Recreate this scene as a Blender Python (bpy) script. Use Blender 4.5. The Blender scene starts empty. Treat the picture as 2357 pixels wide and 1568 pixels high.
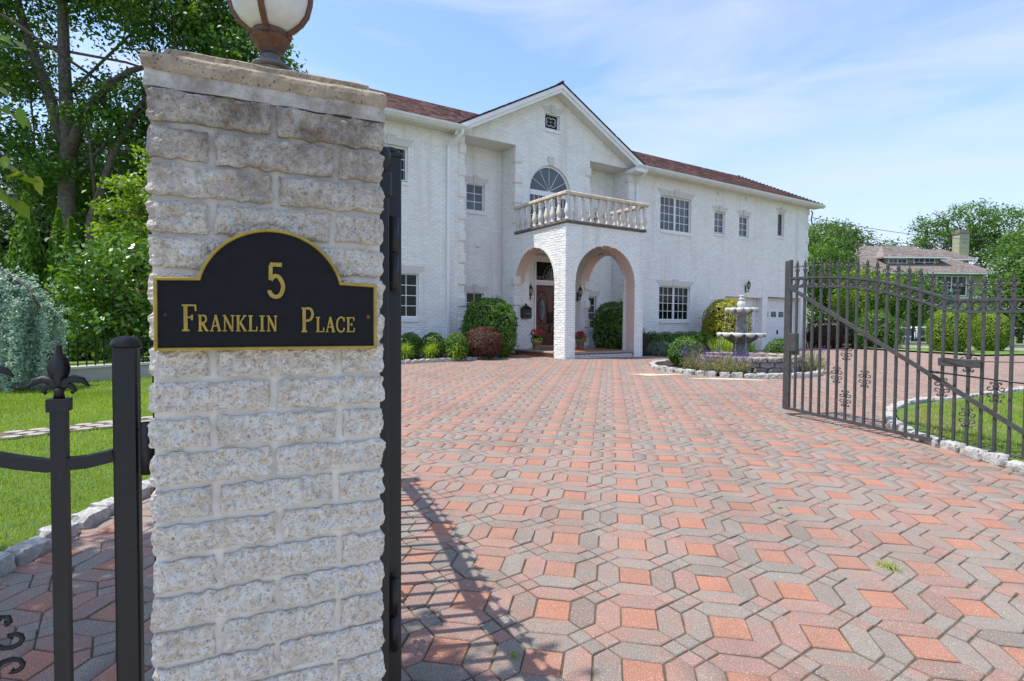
import bpy, math, random
import numpy as np
from mathutils import Vector, Matrix

# ------------------------------------------------------------------ camera, sky, sun, exposure
sc = bpy.context.scene
COL = sc.collection
CAM_H = 1.58
PITCH = math.radians(1.7)
ROLL = 0.0064
cam_d = bpy.data.cameras.new('camera')
cam_d.sensor_width = 36.0
cam_d.lens = 1278.0 / 2357.0 * 36.0
cam_d.clip_start = 0.05
cam_d.clip_end = 1500
cam = bpy.data.objects.new('camera', cam_d)
COL.objects.link(cam)
fw = Vector((0, math.cos(PITCH), -math.sin(PITCH)))
rt = Vector((1, 0, 0))
up = rt.cross(fw)
rt2 = rt * math.cos(ROLL) + up * math.sin(ROLL)
up2 = up * math.cos(ROLL) - rt * math.sin(ROLL)
cam.matrix_world = Matrix(((rt2.x, up2.x, -fw.x, 0), (rt2.y, up2.y, -fw.y, 0), (rt2.z, up2.z, -fw.z, CAM_H), (0, 0, 0, 1)))
sc.camera = cam

SUN_EL = math.radians(67)
SUN_AZ = math.radians(80)                      # heading the light travels towards, from +Y to +X
world = bpy.data.worlds.new('World')
sc.world = world
world.use_nodes = True
wn = world.node_tree
wn.nodes.clear()
w_out = wn.nodes.new('ShaderNodeOutputWorld')
w_bg = wn.nodes.new('ShaderNodeBackground')
w_bg.inputs['Strength'].default_value = 0.15
w_sky = wn.nodes.new('ShaderNodeTexSky')
w_sky.sky_type = 'NISHITA'
w_sky.sun_disc = False
w_sky.sun_elevation = SUN_EL
w_sky.sun_rotation = math.radians(260)
w_sky.air_density = 0.9
w_sky.dust_density = 1.0
w_sky.ozone_density = 4.0
w_tc = wn.nodes.new('ShaderNodeTexCoord')
w_map = wn.nodes.new('ShaderNodeMapping')
w_map.inputs['Scale'].default_value = (1.1, 1.1, 5.5)
w_map.inputs['Rotation'].default_value = (0.12, -0.16, 0.5)
w_noi = wn.nodes.new('ShaderNodeTexNoise')
w_noi.inputs['Scale'].default_value = 2.1
w_noi.inputs['Detail'].default_value = 9
w_noi.inputs['Roughness'].default_value = 0.55
w_noi.inputs['Distortion'].default_value = 0.5
w_rmp = wn.nodes.new('ShaderNodeMapRange')
w_rmp.inputs['From Min'].default_value = 0.42
w_rmp.inputs['From Max'].default_value = 0.72
w_rmp.inputs['To Max'].default_value = 0.6
w_mix = wn.nodes.new('ShaderNodeMix')
w_mix.data_type = 'RGBA'
w_mix.inputs['B'].default_value = (2.05, 2.15, 2.4, 1)
wl = wn.links.new
wl(w_tc.outputs['Generated'], w_map.inputs['Vector'])
wl(w_map.outputs['Vector'], w_noi.inputs['Vector'])
wl(w_noi.outputs['Fac'], w_rmp.inputs['Value'])
wl(w_rmp.outputs['Result'], w_mix.inputs['Factor'])
w_tint = wn.nodes.new('ShaderNodeMix')
w_tint.data_type = 'RGBA'
w_tint.blend_type = 'MULTIPLY'
w_tint.inputs['Factor'].default_value = 1.0
w_tint.inputs['B'].default_value = (.72, .725, .735, 1)
wl(w_sky.outputs['Color'], w_tint.inputs['A'])
wl(w_tint.outputs['Result'], w_mix.inputs['A'])
w_sep = wn.nodes.new('ShaderNodeSeparateXYZ')
w_hz = wn.nodes.new('ShaderNodeMapRange')
w_hz.interpolation_type = 'SMOOTHSTEP'
w_hz.inputs['From Min'].default_value = 0.0
w_hz.inputs['From Max'].default_value = 0.42
w_hz.inputs['To Min'].default_value = 0.85
w_hz.inputs['To Max'].default_value = 0.0
w_pale = wn.nodes.new('ShaderNodeMix')
w_pale.data_type = 'RGBA'
w_pale.inputs['B'].default_value = (1.75, 1.92, 2.25, 1)
wl(w_tc.outputs['Generated'], w_sep.inputs['Vector'])
wl(w_sep.outputs['Z'], w_hz.inputs['Value'])
wl(w_hz.outputs['Result'], w_pale.inputs['Factor'])
wl(w_mix.outputs['Result'], w_pale.inputs['A'])
wl(w_pale.outputs['Result'], w_bg.inputs['Color'])
wl(w_bg.outputs['Background'], w_out.inputs['Surface'])

sun_d = bpy.data.lights.new('sun', 'SUN')
sun_d.energy = 2.0
sun_d.angle = math.radians(0.53)
sun_d.color = (1.0, 0.96, 0.89)
sun = bpy.data.objects.new('sun', sun_d)
COL.objects.link(sun)
sdir = Vector((math.sin(SUN_AZ) * math.cos(SUN_EL), math.cos(SUN_AZ) * math.cos(SUN_EL), -math.sin(SUN_EL)))
sun.rotation_euler = sdir.to_track_quat('-Z', 'Y').to_euler()
sun.location = (-6, -2, 20)

sc.view_settings.view_transform = 'Standard'
sc.view_settings.look = 'None'
sc.view_settings.exposure = 1.54
sc.view_settings.gamma = 1.0
sc.view_settings.use_curve_mapping = False
sc.render.engine = 'CYCLES'
sc.cycles.max_bounces = 6
sc.cycles.diffuse_bounces = 3
sc.cycles.transparent_max_bounces = 6
sc.cycles.use_denoising = True

rng = np.random.default_rng(7)
random.seed(7)

# ------------------------------------------------------------------ helpers
def tag(o, label=None, cat=None, group=None, kind=None):
    if label: o['label'] = label
    if cat: o['category'] = cat
    if group: o['group'] = group
    if kind: o['kind'] = kind
    return o

def empty(name, loc=(0, 0, 0), rz=0.0):
    o = bpy.data.objects.new(name, None)
    o.empty_display_size = 0.2
    o.location = loc
    o.rotation_euler = (0, 0, rz)
    COL.objects.link(o)
    return o

def link(name, me, mat=None, parent=None):
    if mat is not None and not me.materials:
        me.materials.append(mat)
    o = bpy.data.objects.new(name, me)
    COL.objects.link(o)
    if parent is not None:
        o.parent = parent
    return o

def copy_tree(o, parent=None):
    c = o.copy()
    COL.objects.link(c)
    c.parent = parent
    for ch in [x for x in KIDS.get(o.name, [])]:
        k = copy_tree(ch, c)
        KIDS.setdefault(c.name, []).append(k)
    return c
KIDS = {}
def adopt(root, *obs):
    for ob in obs:
        KIDS.setdefault(root.name, []).append(ob)

class MB:
    """collects shapes into one mesh"""
    def __init__(s):
        s.v = []; s.f = []; s.sm = []; s.c = []
    def add(s, vs, fs, smooth=False, col=None):
        n = len(s.v)
        s.v.extend([tuple(p) for p in vs])
        for f in fs:
            s.f.append(tuple(i + n for i in f)); s.sm.append(smooth)
        if col is not None:
            while len(s.c) < n: s.c.append((1, 1, 1, 1))
            s.c.extend([col] * len(vs))
        return s
    def box(s, x0, x1, y0, y1, z0, z1, col=None):
        vs = [(x0, y0, z0), (x1, y0, z0), (x1, y1, z0), (x0, y1, z0), (x0, y0, z1), (x1, y0, z1), (x1, y1, z1), (x0, y1, z1)]
        return s.add(vs, [(3, 2, 1, 0), (4, 5, 6, 7), (0, 1, 5, 4), (1, 2, 6, 5), (2, 3, 7, 6), (3, 0, 4, 7)], col=col)
    def hexa(s, vs, col=None):
        return s.add(vs, [(3, 2, 1, 0), (4, 5, 6, 7), (0, 1, 5, 4), (1, 2, 6, 5), (2, 3, 7, 6), (3, 0, 4, 7)], col=col)
    def bbox(s, x0, x1, y0, y1, z0, z1, b):
        """box with chamfered edges"""
        b = min(b, (x1 - x0) * .45, (y1 - y0) * .45, (z1 - z0) * .45)
        vs = []; idx = {}
        for ix, x in ((0, x0), (1, x1)):
            for iy, y in ((0, y0), (1, y1)):
                for iz, z in ((0, z0), (1, z1)):
                    sx, sy, sz = (1 if ix == 0 else -1), (1 if iy == 0 else -1), (1 if iz == 0 else -1)
                    for a, p in enumerate(((x, y + sy * b, z + sz * b), (x + sx * b, y, z + sz * b), (x + sx * b, y + sy * b, z))):
                        idx[(ix, iy, iz, a)] = len(vs); vs.append(p)
        fs = []
        for i in (0, 1):
            q = [idx[(i, 0, 0, 0)], idx[(i, 1, 0, 0)], idx[(i, 1, 1, 0)], idx[(i, 0, 1, 0)]]; fs.append(q if i else q[::-1])
            q = [idx[(0, i, 0, 1)], idx[(1, i, 0, 1)], idx[(1, i, 1, 1)], idx[(0, i, 1, 1)]]; fs.append(q[::-1] if i else q)
            q = [idx[(0, 0, i, 2)], idx[(1, 0, i, 2)], idx[(1, 1, i, 2)], idx[(0, 1, i, 2)]]; fs.append(q if i else q[::-1])
        for i in (0, 1):
            for j in (0, 1):
                fs.append([idx[(0, i, j, 1)], idx[(1, i, j, 1)], idx[(1, i, j, 2)], idx[(0, i, j, 2)]])
                fs.append([idx[(i, 0, j, 0)], idx[(i, 1, j, 0)], idx[(i, 1, j, 2)], idx[(i, 0, j, 2)]])
                fs.append([idx[(i, j, 0, 0)], idx[(i, j, 1, 0)], idx[(i, j, 1, 1)], idx[(i, j, 0, 1)]])
                for k in (0, 1):
                    fs.append([idx[(i, j, k, 0)], idx[(i, j, k, 1)], idx[(i, j, k, 2)]])
        return s.add(vs, fs)
    def tube(s, pts, r, n=8, smooth=True, caps=True, sq=False, upv=None, flat=1.0):
        pts = [Vector(p) for p in pts]
        rs = r if isinstance(r, (list, tuple)) else [r] * len(pts)
        rings = []; prev = None
        for i, p in enumerate(pts):
            d = (pts[min(i + 1, len(pts) - 1)] - pts[max(i - 1, 0)]).normalized()
            ref = Vector(upv) if upv else (prev if prev is not None else (Vector((0, 0, 1)) if abs(d.z) < .9 else Vector((1, 0, 0))))
            a = ref - d * ref.dot(d)
            if a.length < 1e-4:
                a = Vector((1, 0, 0)) - d * d.x
                if a.length < 1e-4: a = Vector((0, 1, 0)) - d * d.y
            a.normalize(); b = d.cross(a); prev = a
            off = math.pi / 4 if sq else 0
            rings.append([p + a * (math.cos(off + 2 * math.pi * k / n) * rs[i]) + b * (math.sin(off + 2 * math.pi * k / n) * rs[i] * flat) for k in range(n)])
        vs = [q for rg in rings for q in rg]
        fs = [(i * n + k, i * n + (k + 1) % n, (i + 1) * n + (k + 1) % n, (i + 1) * n + k) for i in range(len(rings) - 1) for k in range(n)]
        if caps:
            fs.append(tuple(range(n))[::-1]); fs.append(tuple((len(rings) - 1) * n + k for k in range(n)))
        return s.add(vs, fs, smooth and not sq)
    def lathe(s, prof, n=20, c=(0, 0, 0), smooth=True, fn=None):
        vs = []
        for (r, z) in prof:
            for k in range(n):
                a = 2 * math.pi * k / n
                rr = r; zz = z
                if fn: rr, zz = fn(r, z, a)
                vs.append((c[0] + rr * math.cos(a), c[1] + rr * math.sin(a), c[2] + zz))
        m = len(prof)
        fs = [(i * n + k, i * n + (k + 1) % n, (i + 1) * n + (k + 1) % n, (i + 1) * n + k) for i in range(m - 1) for k in range(n)]
        fs.append(tuple(range(n))[::-1]); fs.append(tuple((m - 1) * n + k for k in range(n)))
        return s.add(vs, fs, smooth)
    def prism(s, poly, y0, y1, ax='xz', smooth=False):
        """2D polygon extruded; ax names the polygon's plane"""
        n = len(poly)
        def P(p, t):
            return (p[0], t, p[1]) if ax == 'xz' else ((t, p[0], p[1]) if ax == 'yz' else (p[0], p[1], t))
        vs = [P(p, y0) for p in poly] + [P(p, y1) for p in poly]
        fs = [tuple(range(n)), tuple(range(2 * n - 1, n - 1, -1))] + [(i, i + n, (i + 1) % n + n, (i + 1) % n) for i in range(n)]
        return s.add(vs, fs, smooth)
    def ell(s, c, r, nu=16, nv=10, fn=None, smooth=True):
        vs = []; 
        for j in range(nv + 1):
            th = math.pi * j / nv
            for i in range(nu):
                ph = 2 * math.pi * i / nu
                d = Vector((math.sin(th) * math.cos(ph), math.sin(th) * math.sin(ph), math.cos(th)))
                k = fn(d) if fn else 1.0
                vs.append((c[0] + d.x * r[0] * k, c[1] + d.y * r[1] * k, c[2] + d.z * r[2] * k))
        fs = [(j * nu + i, (j + 1) * nu + i, (j + 1) * nu + (i + 1) % nu, j * nu + (i + 1) % nu) for j in range(nv) for i in range(nu)]
        return s.add(vs, fs, smooth)
    def mesh(s, name):
        me = bpy.data.meshes.new(name)
        me.from_pydata(s.v, [], s.f)
        me.polygons.foreach_set('use_smooth', s.sm)
        if s.c:
            while len(s.c) < len(s.v): s.c.append((1, 1, 1, 1))
            at = me.color_attributes.new('tone', 'FLOAT_COLOR', 'POINT')
            at.data.foreach_set('color', np.array(s.c, dtype=np.float32).ravel())
        me.update()
        return me
    def build(s, name, mat, parent=None):
        return link(name, s.mesh(name), mat, parent)

def np_mesh(name, verts, k, tone=None, smooth=False):
    """verts (N*k,3): N polygons of k corners each, unshared"""
    verts = np.ascontiguousarray(verts, dtype=np.float32).reshape(-1, 3)
    nv = len(verts); nf = nv // k
    me = bpy.data.meshes.new(name)
    me.vertices.add(nv); me.loops.add(nv); me.polygons.add(nf)
    me.vertices.foreach_set('co', verts.ravel())
    me.loops.foreach_set('vertex_index', np.arange(nv, dtype=np.int32))
    me.polygons.foreach_set('loop_start', np.arange(0, nv, k, dtype=np.int32))
    me.polygons.foreach_set('loop_total', np.full(nf, k, dtype=np.int32))
    if tone is not None:
        at = me.color_attributes.new('tone', 'FLOAT_COLOR', 'POINT')
        t = np.repeat(np.asarray(tone, dtype=np.float32).reshape(nf, -1), k, axis=0)
        c = np.ones((nv, 4), dtype=np.float32); c[:, :t.shape[1]] = t
        at.data.foreach_set('color', c.ravel())
    me.update(); me.validate()
    return me

def poly_mesh(name, verts, faces, tone=None, smooth=False):
    """faces: (M,k) int array, shared verts"""
    verts = np.ascontiguousarray(verts, dtype=np.float32); faces = np.ascontiguousarray(faces, dtype=np.int32)
    me = bpy.data.meshes.new(name)
    k = faces.shape[1]; nf = len(faces)
    me.vertices.add(len(verts)); me.loops.add(nf * k); me.polygons.add(nf)
    me.vertices.foreach_set('co', verts.ravel())
    me.loops.foreach_set('vertex_index', faces.ravel())
    me.polygons.foreach_set('loop_start', np.arange(0, nf * k, k, dtype=np.int32))
    me.polygons.foreach_set('loop_total', np.full(nf, k, dtype=np.int32))
    if smooth: me.polygons.foreach_set('use_smooth', np.ones(nf, dtype=bool))
    if tone is not None:
        at = me.color_attributes.new('tone', 'FLOAT_COLOR', 'POINT')
        c = np.ones((len(verts), 4), dtype=np.float32); tone = np.asarray(tone, dtype=np.float32).reshape(len(verts), -1)
        c[:, :tone.shape[1]] = tone
        at.data.foreach_set('color', c.ravel())
    me.update(); me.validate()
    return me

# smooth 3D value noise for displaced stone
_perm = rng.permutation(512)
_val = rng.random(512)
def vnoise(p, f=1.0):
    p = np.asarray(p) * f
    i = np.floor(p).astype(int); t = p - i; t = t * t * (3 - 2 * t)
    def h(a, b, c):
        return _val[_perm[(a + _perm[(b + _perm[c & 511]) & 511]) & 511]]
    r = 0
    for dx in (0, 1):
        for dy in (0, 1):
            for dz in (0, 1):
                w = (t[:, 0] if dx else 1 - t[:, 0]) * (t[:, 1] if dy else 1 - t[:, 1]) * (t[:, 2] if dz else 1 - t[:, 2])
                r = r + w * h(i[:, 0] + dx, i[:, 1] + dy, i[:, 2] + dz)
    return r - .5
def fbm(p, f, o=3):
    return sum(vnoise(p, f * 2 ** k) / 2 ** k for k in range(o))

# ------------------------------------------------------------------ terrain height
def zg(x, y):
    x = np.asarray(x, dtype=float); y = np.asarray(y, dtype=float)
    yc = np.clip(y, -3, 21.0)
    xc = np.clip(x, -14, 12)
    t = np.clip((yc - 13) / 7, 0, 1); t = t * t * (3 - 2 * t)
    u = np.clip((y - 30.5) / 3.5, 0, 1) * np.clip((x - 15) / 4, 0, 1); u = u * u * (3 - 2 * u)
    return .0459 * yc - .00093 * yc * yc - .0032 * xc - .012 * np.maximum(xc - 3, 0) * t - .62 * u
def zgf(x, y): return float(zg(x, y))

def inpoly(px, py, poly):
    px = np.asarray(px); py = np.asarray(py); c = np.zeros(px.shape, bool)
    n = len(poly)
    for i in range(n):
        x0, y0 = poly[i]; x1, y1 = poly[(i + 1) % n]
        if y0 == y1: continue
        m = ((y0 > py) != (y1 > py)) & (px < (x1 - x0) * (py - y0) / (y1 - y0) + x0)
        c ^= m
    return c
# ------------------------------------------------------------------ materials
class NT:
    def __init__(s, name):
        s.m = bpy.data.materials.new(name); s.m.use_nodes = True
        s.t = s.m.node_tree; s.t.nodes.clear()
        s.out = s.n('ShaderNodeOutputMaterial'); s.b = s.n('ShaderNodeBsdfPrincipled')
        s.l(s.b.outputs[0], s.out.inputs['Surface']); s._co = None
    def n(s, k, **kw):
        x = s.t.nodes.new(k)
        for a, v in kw.items(): setattr(x, a, v)
        return x
    def l(s, a, b): s.t.links.new(a, b)
    def co(s):
        if s._co is None: s._co = s.n('ShaderNodeTexCoord').outputs['Object']
        return s._co
    def scaled(s, sc):
        m = s.n('ShaderNodeMapping'); m.inputs['Scale'].default_value = sc; s.l(s.co(), m.inputs['Vector']); return m.outputs[0]
    def noise(s, scale, detail=4, rough=.55, vec=None, out='Fac'):
        x = s.n('ShaderNodeTexNoise'); x.inputs['Scale'].default_value = scale; x.inputs['Detail'].default_value = detail
        x.inputs['Roughness'].default_value = rough; s.l(vec or s.co(), x.inputs['Vector']); return x.outputs[out]
    def voro(s, scale, vec=None, out='Distance', feat='F1'):
        x = s.n('ShaderNodeTexVoronoi', feature=feat); x.inputs['Scale'].default_value = scale; s.l(vec or s.co(), x.inputs['Vector']); return x.outputs[out]
    def ramp(s, v, stops):
        x = s.n('ShaderNodeValToRGB'); e = x.color_ramp.elements
        while len(e) < len(stops): e.new(.5)
        for i, (p, c) in enumerate(stops):
            e[i].position = p; e[i].color = tuple(c) + (1,) if len(c) == 3 else c
        s.l(v, x.inputs[0]); return x.outputs[0]
    def mapr(s, v, a, b, c=0., d=1.):
        x = s.n('ShaderNodeMapRange')
        for i, q in zip(('From Min', 'From Max', 'To Min', 'To Max'), (a, b, c, d)): x.inputs[i].default_value = q
        s.l(v, x.inputs['Value']); return x.outputs[0]
    def mix(s, f, a, b, mode='MIX'):
        x = s.n('ShaderNodeMix', data_type='RGBA', blend_type=mode)
        for k, v in (('Factor', f), ('A', a), ('B', b)):
            if isinstance(v, bpy.types.NodeSocket): s.l(v, x.inputs[k])
            elif k == 'Factor': x.inputs[k].default_value = v
            else: x.inputs[k].default_value = tuple(v) + (1,)
        return x.outputs['Result']
    def math(s, op, a, b=0.):
        x = s.n('ShaderNodeMath', operation=op)
        for i, v in enumerate((a, b)):
            if isinstance(v, bpy.types.NodeSocket): s.l(v, x.inputs[i])
            else: x.inputs[i].default_value = v
        return x.outputs[0]
    def attr(s, name='tone'):
        x = s.n('ShaderNodeAttribute', attribute_name=name); return x
    def bump(s, h, dist=.01, strength=1.):
        x = s.n('ShaderNodeBump'); x.inputs['Distance'].default_value = dist; x.inputs['Strength'].default_value = strength
        s.l(h, x.inputs['Height']); s.l(x.outputs[0], s.b.inputs['Normal']); return x
    def col(s, v):
        if isinstance(v, bpy.types.NodeSocket): s.l(v, s.b.inputs['Base Color'])
        else: s.b.inputs['Base Color'].default_value = tuple(v) + (1,)
    def set(s, **k):
        for a, v in k.items(): s.b.inputs[a].default_value = v
        return s

def plain(name, c, rough=.6, var=.12, scale=6., bump=0., bs=60., metal=0., spec=.5, dirt=None):
    t = NT(name); c2 = tuple(max(0, x * (1 - var * 2)) for x in c); c3 = tuple(min(1, x * (1 + var)) for x in c)
    col = t.ramp(t.noise(scale, 6, .65), [(.3, c2), (.72, c3)])
    if dirt:
        col = t.mix(t.mapr(t.noise(scale * .35, 8, .75), .52, .78, 0, dirt[1]), col, dirt[0])
    t.col(col); t.set(Roughness=rough, Metallic=metal)
    t.b.inputs['Specular IOR Level'].default_value = spec
    if bump: t.bump(t.noise(bs, 5, .6), bump)
    return t.m

def leaf_mat(name, dark, light, trans=.35, rough=.5, tip=None):
    t = NT(name); a = t.attr()
    sep = t.n('ShaderNodeSeparateColor'); t.l(a.outputs['Color'], sep.inputs[0])
    col = t.mix(sep.outputs[0], dark, light)
    if tip: col = t.mix(sep.outputs[1], col, tip)
    t.col(col); t.set(Roughness=rough); t.b.inputs['Specular IOR Level'].default_value = .35
    tr = t.n('ShaderNodeBsdfTranslucent')
    hs = t.n('ShaderNodeHueSaturation'); hs.inputs['Value'].default_value = 1.5; hs.inputs['Saturation'].default_value = 1.1; hs.inputs['Hue'].default_value = .485
    t.l(col, hs.inputs['Color']); t.l(hs.outputs[0], tr.inputs['Color'])
    mx = t.n('ShaderNodeMixShader'); mx.inputs[0].default_value = trans
    t.l(t.b.outputs[0], mx.inputs[1]); t.l(tr.outputs[0], mx.inputs[2]); t.l(mx.outputs[0], t.out.inputs['Surface'])
    return t.m

M = {}
M['iron'] = plain('black_iron', (.009, .009, .010), .48, .2, 30, .0006, 220)
M['iron_grey'] = plain('grey_painted_iron', (.066, .064, .062), .42, .2, 12, .0006, 200)
M['white_trim'] = plain('white_trim', (.80, .80, .79), .45, .03, 2)
M['white_door'] = plain('white_garage_paint', (.78, .79, .80), .45, .03, 2)
M['soffit'] = plain('soffit_vinyl', (.72, .70, .66), .5, .04, 2)
M['gutter'] = plain('gutter_metal', (.66, .66, .63), .4, .05, 3, dirt=((.42, .40, .35), .5))
M['quoin'] = plain('quoin_stone', (.74, .71, .67), .75, .04, 3, .002, 60)
M['lintel'] = plain('lintel_stone', (.62, .58, .55), .75, .05, 2.5, .001, 60)
M['pane_light'] = plain('window_pane_blind', (.095, .11, .135), .06, .35, .9)
M['pane_dark'] = plain('window_pane_dark', (.006, .009, .006), .03, .3, 3.0, spec=.3)
M['lead'] = plain('leaded_strip', (.30, .30, .30), .4, .1)
M['plaster'] = plain('portico_plaster', (.66, .50, .42), .8, .06, 2, .001, 40)
M['balustrade'] = plain('cast_stone', (.66, .60, .52), .8, .1, 4, .002, 70, dirt=((.30, .24, .18), .55))
M['handrail'] = plain('handrail_stone', (.62, .52, .40), .8, .15, 3, .002, 70, dirt=((.16, .12, .09), .6))
M['slab'] = plain('dark_slate_edge', (.17, .13, .11), .8, .25, 8, .004, 50)
M['terracotta_floor'] = plain('terracotta_floor', (.42, .15, .07), .5, .12, 5)
M['pot'] = plain('terracotta_pot', (.34, .22, .15), .75, .15, 12, .001, 80)
M['mulch'] = plain('bark_mulch', (.045, .028, .02), .95, .4, 22, .02, 60)
M['soil'] = plain('joint_sand', (.135, .102, .062), .95, .3, 14, .004, 120, dirt=((.05, .07, .02), .5))
M['granite'] = plain('granite_kerb', (.44, .42, .39), .85, .22, 26, .006, 55, dirt=((.16, .15, .13), .6))
M['neigh_wall'] = plain('sage_stucco', (.36, .37, .24), .85, .05, 2, .002, 30)
M['neigh_roof'] = plain('brown_shingle', (.25, .205, .18), .9, .3, 7, .01, 9)
M['garden_wall'] = plain('cream_stucco', (.62, .57, .50), .85, .1, 1.5, .002, 40)
M['garden_wall_grey'] = plain('grey_stucco', (.45, .40, .37), .85, .1, 1.5, .002, 40)
M['bark'] = plain('bark', (.13, .105, .085), .95, .35, 9, .03, 14)
M['twig'] = plain('twig_core', (.03, .032, .014), .95, .3, 20)
M['wire'] = plain('wire', (.05, .05, .05), .6)
M['sand'] = plain('pale_sand', (.52, .46, .33), .95, .1, 20, .002, 150)
M['cap_stone'] = None
M['rubber'] = plain('tyre_rubber', (.02, .02, .02), .8)
M['car_white'] = plain('white_car_paint', (.78, .79, .80), .22, .01)
M['car_silver'] = plain('silver_blue_paint', (.30, .36, .44), .25, .02, metal=.4)
M['car_red'] = plain('red_car_paint', (.40, .02, .03), .25, .02)
M['car_glass'] = plain('car_glass', (.02, .025, .03), .05, .1)
M['tail_red'] = plain('tail_lamp', (.45, .02, .03), .3, .02)
M['water'] = NT('fountain_water').m
_b = M['water'].node_tree.nodes['Principled BSDF']
_b.inputs['Base Color'].default_value = (.9, .95, .97, 1); _b.inputs['Roughness'].default_value = .05
_b.inputs['Transmission Weight'].default_value = .7; _b.inputs['IOR'].default_value = 1.33

def m_roof():
    t = NT('red_shingle'); a = t.attr(); sep = t.n('ShaderNodeSeparateColor'); t.l(a.outputs['Color'], sep.inputs[0])
    c = t.ramp(sep.outputs[0], [(0, (.050, .022, .018)), (.5, (.105, .042, .033)), (1, (.17, .072, .055))])
    c = t.mix(t.mapr(t.noise(45, 4), .4, .7, 0, .5), c, (.07, .03, .028)); t.col(c); t.set(Roughness=.9)
    t.bump(t.noise(120, 3), .004); return t.m
M['roof'] = m_roof()

def m_wbrick():
    """white painted brick with bare worn patches"""
    t = NT('white_painted_brick'); a = t.attr(); sep = t.n('ShaderNodeSeparateColor'); t.l(a.outputs['Color'], sep.inputs[0])
    c = t.mix(sep.outputs[0], (.80, .785, .75), (.88, .87, .84))
    c = t.mix(t.mapr(t.noise(1.1, 7, .7), .5, .72, 0, .55), c, (.70, .66, .60))
    wear = t.mapr(t.noise(38, 6, .7), .63, .74, 0, .8)
    c = t.mix(wear, c, (.42, .36, .31))
    st = t.mapr(t.noise(2.6, 4, .6, t.scaled((1, 1, .05))), .55, .76, 0, .5)
    c = t.mix(st, c, (.55, .46, .38))
    t.col(c); t.set(Roughness=.72); t.bump(t.noise(70, 5, .65), .012, .8); return t.m
M['wbrick'] = m_wbrick()
M['wmortar'] = plain('white_painted_mortar', (.68, .66, .625), .8, .06, 3, .003, 60)

def m_pillar():
    t = NT('split_face_stone')
    base = t.ramp(t.noise(40, 8, .82), [(.34, (.50, .355, .225)), (.42, (.84, .685, .50)), (.485, (.98, .885, .745)), (.58, (.98, .94, .855))])
    agg = t.ramp(t.voro(150, out='Color'), [(0, (.30, .25, .21)), (.25, (.62, .53, .45)), (.55, (.84, .77, .69)), (1, (.95, .93, .90))])
    c = t.mix(t.mapr(t.noise(70, 4), .42, .60, .0, .55), base, agg)
    blue = t.mapr(t.voro(62), .0, .22, .75, 0)
    c = t.mix(t.math('MULTIPLY', blue, t.mapr(t.noise(21, 2), .52, .66)), c, (.40, .40, .41))
    c = t.mix(t.mapr(t.noise(85, 5, .8), .53, .62, 0, .75), c, (.46, .345, .24))
    c = t.mix(t.mapr(t.noise(125, 4, .75), .58, .66, 0, .85), c, (.16, .125, .095))
    c = t.mix(t.mapr(t.noise(100, 4, .75), .46, .34, 0, .85), c, (.98, .965, .94))
    c = t.mix(t.mapr(t.noise(11, 5, .7), .50, .70, 0, .45), c, (.50, .39, .29))
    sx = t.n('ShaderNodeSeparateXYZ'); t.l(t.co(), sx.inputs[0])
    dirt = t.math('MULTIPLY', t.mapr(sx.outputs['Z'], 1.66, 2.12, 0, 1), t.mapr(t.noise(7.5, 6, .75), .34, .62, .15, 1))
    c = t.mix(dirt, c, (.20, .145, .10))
    t.col(c); t.set(Roughness=.85)
    h = t.math('ADD', t.noise(55, 8, .75), t.math('MULTIPLY', t.voro(120), .5))
    t.bump(h, .015, 1.0); return t.m
M['split'] = m_pillar()
def m_mortar():
    t = NT('pale_mortar'); c = t.ramp(t.noise(30, 6, .6), [(.3, (.72, .65, .56)), (.7, (.84, .79, .71))])
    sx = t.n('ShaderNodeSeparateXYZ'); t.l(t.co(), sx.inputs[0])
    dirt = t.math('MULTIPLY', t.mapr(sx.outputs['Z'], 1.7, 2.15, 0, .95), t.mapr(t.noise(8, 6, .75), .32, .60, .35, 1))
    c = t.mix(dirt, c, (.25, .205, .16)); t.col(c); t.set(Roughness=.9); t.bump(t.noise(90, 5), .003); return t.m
M['mortar'] = m_mortar()
def m_cap():
    t = NT('cast_cap_stone'); c = t.ramp(t.noise(14, 8, .7), [(.3, (.20, .150, .098)), (.5, (.36, .28, .19)), (.72, (.50, .41, .30))])
    pit = t.mapr(t.voro(130), .08, .30, 1, 0); pit = t.math('MULTIPLY', pit, t.mapr(t.noise(60, 2), .46, .54))
    c = t.mix(pit, c, (.05, .04, .03)); t.col(c); t.set(Roughness=.9)
    t.bump(t.math('SUBTRACT', t.noise(80, 6, .7), pit), .004); return t.m
M['cap_stone'] = m_cap()

def m_paver():
    """tone: R red square amount, G lightness, B how much rose tint takes over the grey"""
    t = NT('concrete_paver'); a = t.attr(); sep = t.n('ShaderNodeSeparateColor'); t.l(a.outputs['Color'], sep.inputs[0])
    geo = t.n('ShaderNodeNewGeometry').outputs['Position']
    patch = t.noise(7.5, 3, .6, geo)
    f = t.mapr(t.math('ADD', patch, sep.outputs[2]), .76, 1.06)
    grey = t.mix(f, (.222, .190, .158), (.298, .165, .128))
    red = t.mix(t.noise(9, 3, .5, geo), (.33, .132, .078), (.385, .162, .095))
    c = t.mix(sep.outputs[0], grey, red)
    c = t.mix(t.mapr(sep.outputs[1], 0, 1, .48, 0), c, (.105, .085, .07))
    c = t.mix(t.mapr(t.noise(190, 3, .6, geo), .56, .66, 0, .75), c, (.56, .47, .40))
    c = t.mix(t.mapr(t.noise(150, 3, .6, geo), .60, .70, 0, .8), c, (.06, .048, .04))
    c = t.mix(t.mapr(t.noise(.8, 7, .72, geo), .50, .72, 0, .45), c, (.115, .092, .074))
    t.col(c); t.set(Roughness=.85); t.bump(t.noise(260, 4, .6, geo), .0025); return t.m
M['paver'] = m_paver()

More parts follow.
